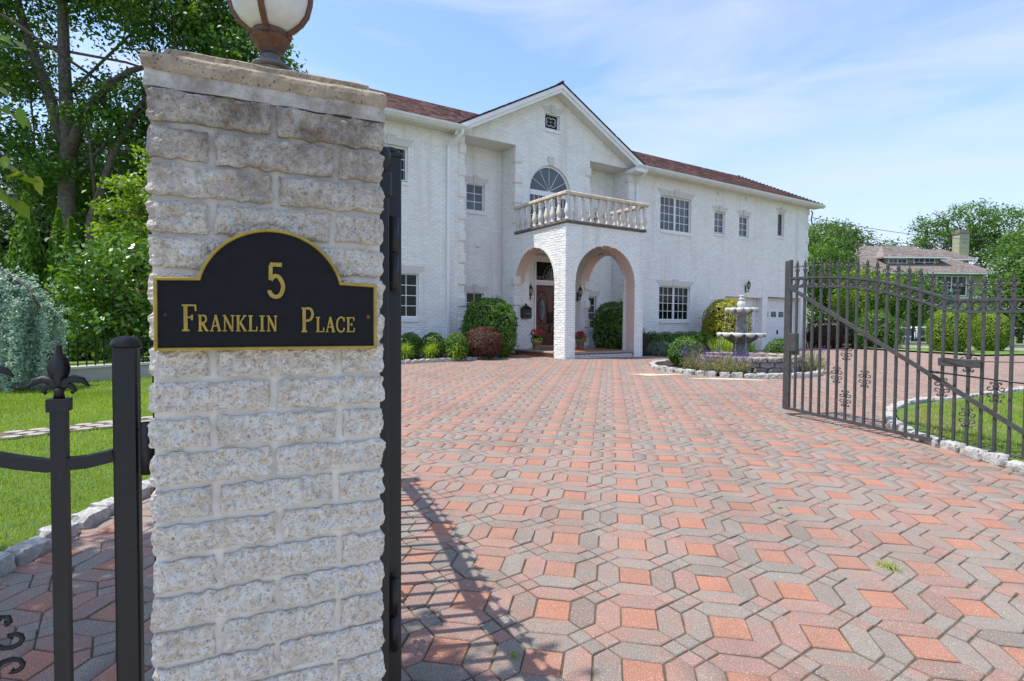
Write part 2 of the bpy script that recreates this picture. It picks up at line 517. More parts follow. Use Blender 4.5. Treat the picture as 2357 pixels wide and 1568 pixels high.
def m_grass_ground():
    t = NT('turf'); geo = t.n('ShaderNodeNewGeometry').outputs['Position']
    c = t.ramp(t.noise(3.0, 8, .7, geo), [(.3, (.08, .165, .014)), (.55, (.135, .25, .024)), (.75, (.20, .28, .045))])
    c = t.mix(t.mapr(t.noise(60, 4, .6, geo), .4, .7, 0, .5), c, (.045, .08, .014))
    t.col(c); t.set(Roughness=.9); t.bump(t.noise(80, 5, .7, geo), .03); return t.m
M['turf'] = m_grass_ground()
M['grass'] = leaf_mat('grass_blade', (.13, .225, .018), (.32, .44, .06), .40, .55, tip=(.36, .33, .12))
M['oak'] = leaf_mat('oak_leaf', (.030, .088, .012), (.122, .232, .032), .40)
M['shade_leaf'] = leaf_mat('painted_shade_leaf', (.014, .042, .010), (.050, .100, .024), .25)  # shade on the trees behind the oak is put into this leaf colour
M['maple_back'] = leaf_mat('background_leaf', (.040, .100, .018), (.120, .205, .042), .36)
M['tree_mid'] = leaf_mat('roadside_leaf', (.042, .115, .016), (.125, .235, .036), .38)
M['lime_leaf'] = leaf_mat('lime_leaf', (.085, .17, .016), (.20, .32, .035), .38)
M['dogwood'] = leaf_mat('dogwood_leaf', (.10, .20, .018), (.23, .35, .04), .38)
M['lilac'] = leaf_mat('lilac_leaf', (.035, .10, .012), (.15, .28, .035), .28, .3)
M['arb'] = leaf_mat('arborvitae_spray', (.034, .108, .008), (.155, .30, .022), .3)
M['cedar'] = leaf_mat('blue_cedar_needle', (.17, .27, .19), (.50, .63, .50), .25)
M['box'] = leaf_mat('boxwood_leaf', (.035, .095, .012), (.105, .205, .025), .28)
M['box_dark'] = leaf_mat('dark_box_leaf', (.045, .125, .014), (.135, .25, .03), .3)
M['laurel'] = leaf_mat('laurel_leaf', (.040, .125, .012), (.155, .30, .026), .3, .3)
M['barberry'] = leaf_mat('barberry_leaf', (.065, .022, .016), (.19, .065, .040), .25)
M['lily'] = leaf_mat('daylily_blade', (.15, .27, .025), (.40, .52, .08), .4)
M['gold'] = leaf_mat('golden_leaf', (.09, .12, .010), (.50, .46, .03), .3)
M['yew'] = leaf_mat('clipped_yew_leaf', (.085, .18, .010), (.27, .40, .030), .3)
M['jmaple'] = leaf_mat('red_maple_leaf', (.040, .014, .014), (.14, .045, .038), .3)
M['lav_green'] = leaf_mat('sage_stem', (.13, .15, .05), (.36, .34, .16), .25)
M['lav_purple'] = leaf_mat('sage_flower', (.10, .06, .17), (.26, .16, .38), .2)
M['spruce'] = leaf_mat('blue_spruce_needle', (.085, .14, .13), (.22, .32, .31), .15)
M['juniper'] = leaf_mat('juniper_spray', (.075, .11, .07), (.26, .31, .22), .2)
M['flower'] = leaf_mat('red_flower', (.25, .012, .022), (.62, .06, .09), .2)
M['coleus'] = leaf_mat('lime_potted_leaf', (.14, .24, .02), (.42, .50, .05), .3)
M['fg_leaf'] = leaf_mat('near_leaf', (.06, .17, .014), (.20, .34, .03), .30, .35, tip=(.42, .34, .03))

def m_door():
    t = NT('mahogany'); v = t.scaled((14, 14, 1.2))
    c = t.ramp(t.noise(4, 6, .6, v), [(.3, (.065, .014, .008)), (.7, (.16, .038, .018))])
    t.col(c); t.set(Roughness=.32); return t.m
M['door'] = m_door()
def m_lamp_metal():
    t = NT('rusty_bronze'); sx = t.n('ShaderNodeSeparateXYZ'); t.l(t.co(), sx.inputs[0])
    c = t.ramp(t.noise(18, 7, .7), [(.3, (.055, .036, .028)), (.5, (.13, .060, .030)), (.72, (.25, .10, .035))])
    g = t.mapr(t.math('ADD', sx.outputs['Z'], t.math('MULTIPLY', t.noise(25, 4), .06)), .05, .125, 1, 0)
    c = t.mix(g, c, (.16, .165, .18)); t.col(c); t.set(Roughness=.55, Metallic=.25); t.bump(t.noise(70, 5), .0015); return t.m
M['lamp_metal'] = m_lamp_metal()
M['lamp_glass'] = plain('frosted_lamp_glass', (.66, .65, .61), .35, .12, 9, dirt=((.40, .33, .26), .5))
M['lantern_glass'] = plain('lantern_glass', (.36, .34, .24), .15, .3, 30)
M['plaque_black'] = plain('plaque_black', (.006, .006, .007), .62, .2, 40, .0008, 400, spec=.25)
M['gold_paint'] = plain('gold_paint', (.42, .285, .045), .42, .16, 22, .0008, 200, metal=.25, dirt=((.20, .12, .03), .5))
M['fountain'] = plain('fountain_stone', (.21, .215, .205), .7, .3, 8, .006, 40, dirt=((.05, .05, .05), .6))
M['fountain_rim'] = plain('fountain_rim_stone', (.50, .50, .45), .6, .15, 9, .003, 60, dirt=((.25, .25, .22), .5))
def m_block():
    t = NT('retaining_block'); a = t.attr(); sep = t.n('ShaderNodeSeparateColor'); t.l(a.outputs['Color'], sep.inputs[0])
    c = t.mix(sep.outputs[0], (.30, .26, .23), (.36, .17, .12)); c = t.mix(sep.outputs[1], c, (.62, .54, .47))
    c = t.mix(t.mapr(t.noise(16, 6, .7), .45, .7, 0, .6), c, (.13, .105, .095)); t.col(c); t.set(Roughness=.9)
    t.bump(t.noise(45, 6, .7), .012); return t.m
M['block'] = m_block()
# ------------------------------------------------------------------ ground, driveway, lawns
from mathutils.geometry import delaunay_2d_cdt

def densify(poly, step):
    out = []
    for i in range(len(poly)):
        a, b = np.array(poly[i]), np.array(poly[(i + 1) % len(poly)])
        n = max(1, int(np.hypot(*(b - a)) / step))
        for k in range(n): out.append(tuple(a + (b - a) * k / n))
    return out

def sheet(name, mat, poly, dz, step=.5, parent=None, holes=(), zfn=None):
    b = densify(poly, step); vs = [Vector(p) for p in b]; ed = [(i, (i + 1) % len(b)) for i in range(len(b))]
    for h in holes:
        hb = densify(h, step); o = len(vs); vs += [Vector(p) for p in hb]; ed += [(o + i, o + (i + 1) % len(hb)) for i in range(len(hb))]
    xs = np.array([p[0] for p in b]); ys = np.array([p[1] for p in b])
    gx, gy = np.meshgrid(np.arange(xs.min(), xs.max(), step), np.arange(ys.min(), ys.max(), step)); gx = gx.ravel() + .013; gy = gy.ravel() + .017
    m = inpoly(gx, gy, poly)
    for h in holes: m &= ~inpoly(gx, gy, h)
    vs += [Vector((x, y)) for x, y in zip(gx[m], gy[m])]
    r = delaunay_2d_cdt(vs, ed, [], 1 if not holes else 1, 1e-4)
    vo = np.array([(v.x, v.y) for v in r[0]]); fo = [f for f in r[2]]
    if holes:
        c = np.array([vo[list(f)].mean(0) for f in fo]); keep = np.ones(len(fo), bool)
        for h in holes: keep &= ~inpoly(c[:, 0], c[:, 1], h)
        fo = [f for f, k in zip(fo, keep) if k]
    fo = [tuple(f) if ((vo[f[1]] - vo[f[0]])[0] * (vo[f[2]] - vo[f[0]])[1] - (vo[f[1]] - vo[f[0]])[1] * (vo[f[2]] - vo[f[0]])[0]) > 0 else tuple(f)[::-1] for f in fo]
    z = zg(vo[:, 0], vo[:, 1]) + dz
    if zfn is not None: z = z + zfn(vo[:, 0], vo[:, 1])
    me = bpy.data.meshes.new(name); me.from_pydata(np.column_stack([vo, z]).tolist(), [], fo)
    me.polygons.foreach_set('use_smooth', np.ones(len(fo), bool)); me.update()
    return link(name, me, mat, parent)

# facade frame: s along the front of the house, d into it
HU = np.array([.8435, .5371]); HW = np.array([-.5371, .8435]); HO = np.array([1.63, 17.1])
HROT = math.atan2(.5371, .8435)
def hxy(s, d): return tuple(HO + HU * s + HW * d)

LAWN_EDGE = [(-2.93, -3), (-2.93, 3), (-2.97, 4.6), (-3.0, 9.0), (-3.05, 14.8)]
BED_EDGE = [(-3.05, 14.8), (-2.6, 15.22), (-1.99, 15.77), (-1.33, 16.28), (-.86, 16.7), (-.55, 17.35), (-.42, 18.2), (-.2, 18.75)]
RING_C = (5.7, 14.35); RING_R = 2.0
ISL = [(30, 15), (20, 13.2), (14, 12.3), (9.78, 10.56), (7.67, 9.42), (6.9, 9.12), (6.21, 8.78), (5.62, 8.2), (5.22, 7.62), (4.93, 7.06), (4.82, 6.63), (4.82, 6.25), (4.86, 5.8), (4.9, 5.26), (5.0, 4.2), (5.2, 3), (5.4, -3)]
FAR_EDGE = [(17.4, 29.4), (17.8, 28.4), (18.6, 24.0), (18.7, 22.2), (21.2, 23.0), (30, 21.5)]
DRIVE = LAWN_EDGE[:-1] + BED_EDGE + [hxy(.3, 2.4), hxy(.3, .3), hxy(3.2, .3), hxy(3.6, .25), hxy(7.5, .45), hxy(10.9, .7), hxy(11.3, 2.7), hxy(18.3, 2.7)] + FAR_EDGE + ISL
ring_poly = [(RING_C[0] + RING_R * math.cos(a), RING_C[1] + RING_R * math.sin(a)) for a in np.linspace(0, 2 * math.pi, 40)[:-1]]

tag(sheet('ground', M['turf'], [(-90, -14), (110, -14), (110, 140), (-90, 140)], -.10, 2.5), 'wide lawn and soil running out beyond the house', 'ground', kind='structure')
drive = sheet('driveway', M['soil'], DRIVE, -.0075, .5, holes=[ring_poly])
tag(drive, 'driveway of red squares and grey hexagonal concrete pavers', 'driveway', kind='structure')

PP = .43178; PROT = -.1754; PC, PS = math.cos(PROT), math.sin(PROT)
pa = .41 * PP / 2; pw = (PP - 2 * pa) / 2; pq = PP / 2; pm = pa + pw / 2
hexv = np.array([(-pa, pa), (pa, pa), (pm, pm), (pa, pq), (-pa, pq), (-pm, pm)])
def rot90(p, k):
    for _ in range(k): p = np.column_stack([-p[:, 1], p[:, 0]])
    return p
quart = np.array([(pq + pw, pq), (pq + pw / 2, pq + pw / 2), (pq, pq), (pq + pw / 2, pq - pw / 2)])
qc = np.array([pq, pq])
KINDS = [('square_paver', np.array([(-pa, -pa), (pa, -pa), (pa, pa), (-pa, pa)]))]
KINDS += [('hexagonal_paver', rot90(hexv, k)) for k in range(4)]
KINDS += [('small_paver', rot90(quart - qc, k) + qc) for k in range(4)]
def ccw(p):
    a = np.sum(p[:, 0] * np.roll(p[:, 1], -1) - np.roll(p[:, 0], -1) * p[:, 1])
    return p if a > 0 else p[::-1]
def inset(p, d):
    n = len(p); out = []
    for i in range(n):
        e1 = p[i] - p[i - 1]; e2 = p[(i + 1) % n] - p[i]
        e1 = e1 / np.hypot(*e1); e2 = e2 / np.hypot(*e2)
        n1 = np.array([-e1[1], e1[0]]); n2 = np.array([-e2[1], e2[0]])
        k = (n1 + n2); k = k / (1 + n1 @ n2); out.append(p[i] + k * d)
    return np.array(out)
ci, cj = np.meshgrid(np.arange(-30, 75), np.arange(-14, 75)); ci = ci.ravel(); cj = cj.ravel()
cx = .6436 + PP * (PC * ci - PS * cj); cy = 2.7353 + PP * (PS * ci + PC * cj)
ok = (cx > -5) & (cx < 27) & (cy > -2.5) & (cy < 30)
cx, cy = cx[ok], cy[ok]
far_parts = {'v': [], 'ls': [], 'n': 0, 'tot': [], 'idx': [], 'tone': []}
near_list = {'square_paver': [], 'hexagonal_paver': [], 'small_paver': []}
prng = np.random.default_rng(3)
for kind, poly in KINDS:
    p = ccw(poly); k = len(p)
    lo = inset(p, .0038); hi = inset(p, .0075)
    R = np.array([[PC, -PS], [PS, PC]])
    cen = p.mean(0) @ R.T
    px, py = cx + cen[0], cy + cen[1]
    m = inpoly(px, py, DRIVE) & (np.hypot(px - RING_C[0], py - RING_C[1]) > RING_R - .05)
    X, Y = cx[m], cy[m]; N = len(X)
    th = prng.normal(0, .010, N); zj = prng.normal(0, .0016, N); tx = prng.normal(0, .010, N); ty = prng.normal(0, .010, N)
    jx = prng.normal(0, .0012, N); jy = prng.normal(0, .0012, N)
    def place(q, drop):
        q0 = q - p.mean(0)
        c, s = np.cos(PROT + th)[:, None], np.sin(PROT + th)[:, None]
        lx = q0[None, :, 0]; ly = q0[None, :, 1]
        x = c * lx - s * ly; y = s * lx + c * ly
        wx = x + (X + cen[0] + jx)[:, None]; wy = y + (Y + cen[1] + jy)[:, None]
        return np.stack([wx, wy, zg(wx, wy) + zj[:, None] + tx[:, None] * x + ty[:, None] * y - drop], -1)
    top = place(hi, 0); mid = place(lo, .0045); bot = place(lo, .02)
    if kind == 'square_paver':
        tone = np.column_stack([np.clip(prng.normal(.95, .1, N), .4, 1), np.clip(prng.normal(.8, .2, N), 0, 1), prng.random(N) * .3])
    elif kind == 'hexagonal_paver':
        tone = np.column_stack([np.zeros(N), np.clip(prng.normal(.72, .25, N), 0, 1), np.clip(prng.normal(.40, .17, N), 0, .9)])
    else:
        tone = np.column_stack([np.zeros(N), np.clip(prng.normal(.78, .2, N), 0, 1), np.clip(prng.normal(.33, .17, N), 0, .9)])
    cxp, cyp = X + cen[0], Y + cen[1]
    ratio = cxp / np.maximum(cyp, .1)
    vis = (cyp > 2.3) & (np.abs(ratio) < .93) & ~((ratio > -.66) & (ratio < -.21))
    dist = np.hypot(cxp, cyp)
    near_list[kind] += [(dist[i] if vis[i] else 1e9, top[i], mid[i], bot[i], tone[i]) for i in range(N)]
CAPS = {'square_paver': 140, 'hexagonal_paver': 300, 'small_paver': 200}
fv, fl, ft, fc, nv = [], [], [], [], 0
for kind, lst in near_list.items():
    lst.sort(key=lambda t: t[0])
    for n, (d, tp, md, bt, tn) in enumerate(lst):
        k = len(tp)
        if n < CAPS[kind] and d < 1e8:
            vs = np.concatenate([tp, md, bt]); c = vs.mean(0)
            fs = [tuple(range(k))] + [(i, k + i, k + (i + 1) % k, (i + 1) % k) for i in range(k)] + [(k + i, 2 * k + i, 2 * k + (i + 1) % k, k + (i + 1) % k) for i in range(k)]
            mb = MB(); mb.add(vs - c, fs, col=(tn[0], tn[1], tn[2], 1))
            o = mb.build(kind, M['paver'], drive); o.location = c
        else:
            full = tp[0, 1] < 14
            rings = [tp, md, bt] if full else [tp, md]
            fv.append(np.concatenate(rings)); fc.append(np.tile((tn[0], tn[1], tn[2], 1), (k * len(rings), 1)))
            fl.append(nv + np.arange(k)); ft.append(k)
            for r in range(len(rings) - 1):
                for i in range(k):
                    fl.append(np.array([nv + r * k + i, nv + (r + 1) * k + i, nv + (r + 1) * k + (i + 1) % k, nv + r * k + (i + 1) % k])); ft.append(4)
            nv += k * len(rings)
me = bpy.data.meshes.new('paver_field')
V = np.concatenate(fv).astype(np.float32); L = np.concatenate(fl).astype(np.int32); T = np.array(ft, np.int32)
me.vertices.add(len(V)); me.loops.add(len(L)); me.polygons.add(len(T))
me.vertices.foreach_set('co', V.ravel()); me.loops.foreach_set('vertex_index', L)
me.polygons.foreach_set('loop_start', np.concatenate([[0], np.cumsum(T)[:-1]]).astype(np.int32)); me.polygons.foreach_set('loop_total', T)
at = me.color_attributes.new('tone', 'FLOAT_COLOR', 'POINT'); at.data.foreach_set('color', np.concatenate(fc).astype(np.float32).ravel())
me.update(); me.validate()
tag(link('paver_field', me, M['paver'], drive), kind='stuff')

# ---- stones for kerbs
def stone_mesh(name, l, w, h, seed, amp=.012, nx=7, ny=4, nz=4):
    """rough stone block, centred on x, base at z=0"""
    g = []
    mb = MB(); 
    def face(o, a, b, na, nb):
        vs = [np.array(o) + np.array(a) * i / na + np.array(b) * j / nb for j in range(nb + 1) for i in range(na + 1)]
        fs = [(j * (na + 1) + i, j * (na + 1) + i + 1, (j + 1) * (na + 1) + i + 1, (j + 1) * (na + 1) + i) for j in range(nb) for i in range(na)]
        mb.add(vs, fs)
    x0, x1, y0, y1 = -l / 2, l / 2, -w / 2, w / 2
    face((x0, y0, 0), (l, 0, 0), (0, 0, h), nx, nz); face((x1, y0, 0), (0, w, 0), (0, 0, h), ny, nz)
    face((x1, y1, 0), (-l, 0, 0), (0, 0, h), nx, nz); face((x0, y1, 0), (0, -w, 0), (0, 0, h), ny, nz)
    face((x0, y0, h), (l, 0, 0), (0, w, 0), nx, ny)
    v = np.array(mb.v); q = v + seed * 7.3
    # round the arrises, then roughen
    e = np.stack([np.minimum(v[:, 0] - x0, x1 - v[:, 0]), np.minimum(v[:, 1] - y0, y1 - v[:, 1]), h - v[:, 2]], 1)
    cc = np.array([0, 0, h * .4])
    near = np.sort(e, 1)[:, 1]; k = np.clip(1 - near / (.22 * min(w, h)), 0, 1)
    v = v + (cc - v) * (k * .10)[:, None]
    nd = np.stack([fbm(q, 11), fbm(q + 31, 11), fbm(q + 57, 11)], 1)
    v = v + nd * amp * 2.2
    mb.v = [tuple(p) for p in v]
    return mb.mesh(name)
KST = [stone_mesh('kerb_stone', .23, .12, .17, i, .013) for i in range(7)]
for me_ in KST: me_.materials.append(M['granite'])
def kerb_line(pts, parent, name='kerb_stone', lift=.05, spacing=.245, wscale=1.0, hs=1.0, maxn=300):
    pts = np.array(pts, float); seg = np.hypot(*np.diff(pts, axis=0).T); cum = np.concatenate([[0], np.cumsum(seg)])
    n = int(cum[-1] / spacing)
    for i in range(min(n, maxn)):
        t = (i + .5) * spacing + random.uniform(-.01, .01)
        k = min(np.searchsorted(cum, t) - 1, len(seg) - 1); k = max(k, 0); f = (t - cum[k]) / seg[k]
        p = pts[k] + (pts[k + 1] - pts[k]) * f; d = pts[k + 1] - pts[k]
        o = link(name, random.choice(KST), None, parent)
        o.location = (p[0] + random.uniform(-.012, .012), p[1] + random.uniform(-.012, .012), zgf(*p) - .17 * hs + lift + .025 + random.uniform(-.012, .010))
        o.rotation_euler = (random.uniform(-.05, .05), random.uniform(-.04, .04), math.atan2(d[1], d[0]) + random.uniform(-.06, .06) + (math.pi if random.random() < .5 else 0))
        o.scale = (random.uniform(.86, 1.02) * spacing / .245, random.uniform(.9, 1.1) * wscale, hs)

# unseen concrete added before the gates to bounce light at the pillar; street beyond
M['concrete'] = plain('pavement_concrete', (.44, .42, .38), .9, .1, 3, .003, 80)
M['asphalt'] = plain('street_asphalt', (.075, .074, .072), .9, .2, 6, .004, 90)
_gx = np.array([.908, .419]); _gq = np.array([-.419, .908])
def gxy(a, b): return tuple(np.array([-.875, 1.342]) + _gx * a + _gq * b)
tag(sheet('bounce_pavement', M['concrete'], [gxy(-30, -4.2), gxy(30, -4.2), gxy(30, -.45), gxy(-30, -.45)], .006, .8, zfn=lambda x, y: .0 * x), 'unseen pale concrete added in front of the gates to bounce light', 'bounce_pavement', kind='structure')
tag(sheet('street', M['asphalt'], [gxy(-40, -13), gxy(40, -13), gxy(40, -4.25), gxy(-40, -4.25)], -.06, 1.5), 'asphalt street in front of the gates', 'street', kind='structure')
# left lawn, its kerb and the paved path across it
LAWN_L = [(-45, -6)] + [(x - .09, y) for x, y in LAWN_EDGE] + [(-3.2, 17.0), (-8, 20), (-45, 24)]
lawn_bump = lambda x, y: .02 * np.sin(x * 1.3) * np.sin(y * 1.1 + .4)
lawn_l = sheet('lawn', M['turf'], LAWN_L, .045, .4, zfn=lawn_bump); tag(lawn_l, 'mown lawn left of the stone kerb behind the side gate', 'lawn', kind='structure')
kl = MB(); kerb_l = sheet('kerb', M['soil'], [(-2.99, -2.5), (-2.87, -2.5), (-2.87, 3), (-2.91, 4.6), (-2.99, 14.7), (-3.11, 14.7), (-3.03, 4.6), (-2.99, 3)], .0, .6)
tag(kerb_l, 'row of rough granite blocks edging the left lawn', 'kerb', kind='structure')
kerb_line([(-2.93, 1.0), (-2.93, 3), (-2.97, 4.6), (-3.05, 14.7)], kerb_l, lift=.07, wscale=1.15)
PATH = [(-9.0, 3.35), (-5.62, 6.06), (-4.62, 6.82), (-3.1, 7.8)]
pathpoly = [(-9.0, 3.12), (-5.6, 5.86), (-4.6, 6.60), (-3.08, 7.5), (-3.08, 8.0), (-4.72, 7.06), (-5.72, 6.32), (-9.0, 3.62)]
path_o = sheet('path', M['soil'], pathpoly, .062, .3, zfn=lawn_bump); tag(path_o, 'narrow pale stone path crossing the left lawn', 'path', kind='structure')
M['path_stone'] = plain('pale_path_stone', (.40, .35, .30), .9, .2, 9, .003, 70)
def path_stones():
    for k in range(len(PATH) - 1):
        a, b = np.array(PATH[k]), np.array(PATH[k + 1]); d = (b - a); L = np.hypot(*d); d = d / L; nrm = np.array([-d[1], d[0]])
        for i in range(int(L / .21)):
            for j in (-1, 0, 1):
                c = a + d * ((i + .5 + (.5 if j == 0 else 0)) * .21) + nrm * j * .155
                if c[0] < -6.6: continue
                mb = MB(); r = .098
                pts = [(r * math.cos(q) * random.uniform(.88, 1.1), r * .78 * math.sin(q) * random.uniform(.88, 1.1)) for q in np.linspace(0, 2 * math.pi, 7)[:-1]]
                mb.prism(pts, 0, .02, 'xy'); o = mb.build('path_stone', M['path_stone'], path_o)
                o.location = (c[0], c[1], zgf(*c) + .056 + float(lawn_bump(c[0], c[1]))); o.rotation_euler = (0, 0, math.atan2(d[1], d[0]) + random.uniform(-.1, .1))
path_stones()

# right lawn island
ISL_P = [(x + .10 * (1 if x < 6 else .3), y - (.0 if x < 6 else .10)) for x, y in ISL[1:]] + [(30, -3), (30, 13.0)]
lawn_r = sheet('lawn', M['turf'], ISL_P, .05, .4, zfn=lawn_bump); tag(lawn_r, 'patchy lawn behind the right gate leaf, edged with granite', 'lawn', kind='structure')
kerb_r = sheet('kerb', M['soil'], [(x - .07, y + .03) for x, y in ISL[1:]] + [(x + .07, y - .05) for x, y in ISL[1:]][::-1], .004, .6)
tag(kerb_r, 'curved row of pale granite blocks round the right lawn', 'kerb', kind='structure')
kerb_line(ISL[::-1][1:10] + ISL[::-1][10:16], kerb_r, lift=.07, wscale=1.1)
# far lawn
lawn_f = sheet('lawn', M['turf'], [(17.3, 31)] + [(x + .1, y + .1) for x, y in FAR_EDGE] + [(60, 20), (60, 60), (17, 60)], .06, 1.0); tag(lawn_f, 'strip of far lawn under the two egg shaped yews', 'lawn', kind='structure')
kerb_f = sheet('kerb', M['granite'], [(x - .06, y) for x, y in FAR_EDGE] + [(x + .12, y + .08) for x, y in FAR_EDGE][::-1], .10, .6); tag(kerb_f, 'low pale edging along the far lawn strip', 'kerb', kind='structure')
# beds
bed_l = sheet('planting_bed', M['mulch'], [(-3.0, 14.9)] + [(x + 0, y + .05) for x, y in BED_EDGE[1:]] + [hxy(.05, 2.6), hxy(.05, 3.7), hxy(-2.0, 3.7), hxy(-2.0, 2.8), hxy(-8, 2.8), (-6.5, 13.0)], .03, .4)
tag(bed_l, 'mulched bed along the left wing of the house', 'bed', kind='structure')
kerb_b = sheet('bed_kerb', M['soil'], [(x - .05, y + .05) for x, y in BED_EDGE] + [(x + .05, y - .05) for x, y in BED_EDGE][::-1], .0, .6); tag(kerb_b, 'granite block edging round the left planting bed', 'kerb', kind='structure')
kerb_line(BED_EDGE, kerb_b, lift=.075, spacing=.22)
bed_r = sheet('planting_bed', M['mulch'], [hxy(3.4, .22), hxy(7.5, .42), hxy(10.95, .66), hxy(11.2, 2.8), hxy(5.4, 2.8), hxy(5.4, 3.7), hxy(3.4, 3.7)], .03, .4)
tag(bed_r, 'mulched bed along the right wing of the house', 'bed', kind='structure')
bed_c = sheet('planting_bed', M['mulch'], [(RING_C[0] + (x - RING_C[0]) * .98, RING_C[1] + (y - RING_C[1]) * .98) for x, y in ring_poly], .05, .25)
tag(bed_c, 'round mulched bed holding the fountain', 'bed', kind='structure')
kerb_c = sheet('bed_kerb', M['soil'], [(RING_C[0] + (x - RING_C[0]) * 1.03, RING_C[1] + (y - RING_C[1]) * 1.03) for x, y in ring_poly], .0, .6, holes=[[(RING_C[0] + (x - RING_C[0]) * .95, RING_C[1] + (y - RING_C[1]) * .95) for x, y in ring_poly]])
tag(kerb_c, 'ring of granite blocks round the fountain bed', 'kerb', kind='structure')
kerb_line(ring_poly + ring_poly[:1], kerb_c, lift=.085, spacing=.27, wscale=1.2)
bed_f = sheet('planting_bed', M['mulch'], [(24.0, 24.2), (30, 22.6), (30, 24.5), (24.6, 26.2)], .10, .6); tag(bed_f, 'mulched bed at the foot of the far wall', 'bed', kind='structure')
# spilled pale sand
def blob(c, rx, ry, rot, seed):
    out = []
    for a in np.linspace(0, 2 * math.pi, 36)[:-1]:
        k = 1 + .28 * math.sin(3 * a + seed) + .14 * math.sin(7 * a + 2 * seed) + .1 * math.sin(13 * a + seed)
        x, y = rx * k * math.cos(a), ry * k * math.sin(a); out.append((c[0] + x * math.cos(rot) - y * math.sin(rot), c[1] + x * math.sin(rot) + y * math.cos(rot)))
    return out
for i, (c, rx, ry, r) in enumerate([((3.35, 12.86), .62, .17, .15), ((4.7, 12.1), .72, .13, -.12)]):
    tag(sheet('sand_patch', M['sand'], blob(c, rx, ry, r, i * 2.1 + 1), .0045, .12), ['pale sand patch on the pavers left of the fountain bed', 'pale sand strip on the pavers in front of the fountain bed'][i], 'sand', kind='stuff')
# ------------------------------------------------------------------ the white brick house
house = empty('brick_house', (HO[0], HO[1], 0), HROT)
tag(house, 'large white painted brick house with arched portico, balcony and red shingle roof', 'house')
D0 = 2.86; DR = 3.78
hr = random.Random(5)

def cut(iv, a, b):
    out = []
    for x0, x1 in iv:
        if b <= x0 or a >= x1: out.append((x0, x1)); continue
        if a > x0: out.append((x0, a))
        if b < x1: out.append((b, x1))
    return out
def rect_hole(s0, s1, z0, z1): return lambda z: (s0, s1) if z0 < z < z1 else None
def arch_hole(c, hw, zs, rise, zb):
    def f(z):
        if z < zb or z > zs + rise: return None
        if z <= zs: return (c - hw, c + hw)
        k = math.sqrt(max(0, 1 - ((z - zs) / rise) ** 2)); return (c - hw * k, c + hw * k)
    return f
COURSE = .0765
def brick_wall(fm, spans, z0, z1, holes=(), parent=house, single=None, proud=.0095):
    """fm(s, off, z) -> point; spans(z) -> intervals"""
    back = MB(); br = MB(); n = int(math.ceil((z1 - z0) / COURSE - 1e-6))
    for r in range(n):
        za = z0 + r * COURSE; zb = min(z1, za + COURSE); zc = (za + zb) / 2
        iv = spans(zc) if callable(spans) else list(spans)
        for h in holes:
            q = h(zc)
            if q: iv = cut(iv, *q)
        for a, b in iv:
            back.add([fm(a, 0, za), fm(b, 0, za), fm(b, 0, zb), fm(a, 0, zb)], [(0, 1, 2, 3)])
            x = a - .215 * (hr.random() * .2 + (.5 if r % 2 else 0)); 
            x = math.floor(a / .215) * .215 - (.1075 if r % 2 else 0)
            while x < b - .01:
                p0 = max(a, x + .005) ; p1 = min(b, x + .205); x += .215
                if p1 - p0 < .03: continue
                o = proud * hr.uniform(.35, 1.25); j = [hr.uniform(-.0035, .0035) for _ in range(4)]
                q0 = za + .005 + hr.uniform(-.002, .002); q1 = zb - .005 + hr.uniform(-.002, .002)
                c = (hr.random(), hr.random(), 0, 1); i_ = .006
                vs = [fm(p0, 0, q0), fm(p1, 0, q0), fm(p1, 0, q1), fm(p0, 0, q1),
                      fm(p0 + i_, o + j[0], q0 + i_), fm(p1 - i_, o + j[1], q0 + i_), fm(p1 - i_, o + j[2], q1 - i_), fm(p0 + i_, o + j[3], q1 - i_)]
                fs = [(4, 5, 6, 7), (0, 1, 5, 4), (1, 2, 6, 5), (2, 3, 7, 6), (3, 0, 4, 7)]
                if single and single((p0 + p1) / 2, zc):
                    m1 = MB(); m1.add(vs, fs, col=c); m1.build('brick', M['wbrick'], parent)
                else: br.add(vs, fs, col=c)
    b = back.build('wall', M['wmortar'], parent)
    o = br.build('brickwork', M['wbrick'], parent); tag(o, kind='stuff')
    return b

front = lambda s, off, z: (s, D0 - off, z)
recess = lambda s, off, z: (s, DR - off, z)
def leftface(s0): return lambda d, off, z: (s0 - off, d, z)
def rightface(s0): return lambda d, off, z: (s0 + off, d, z)

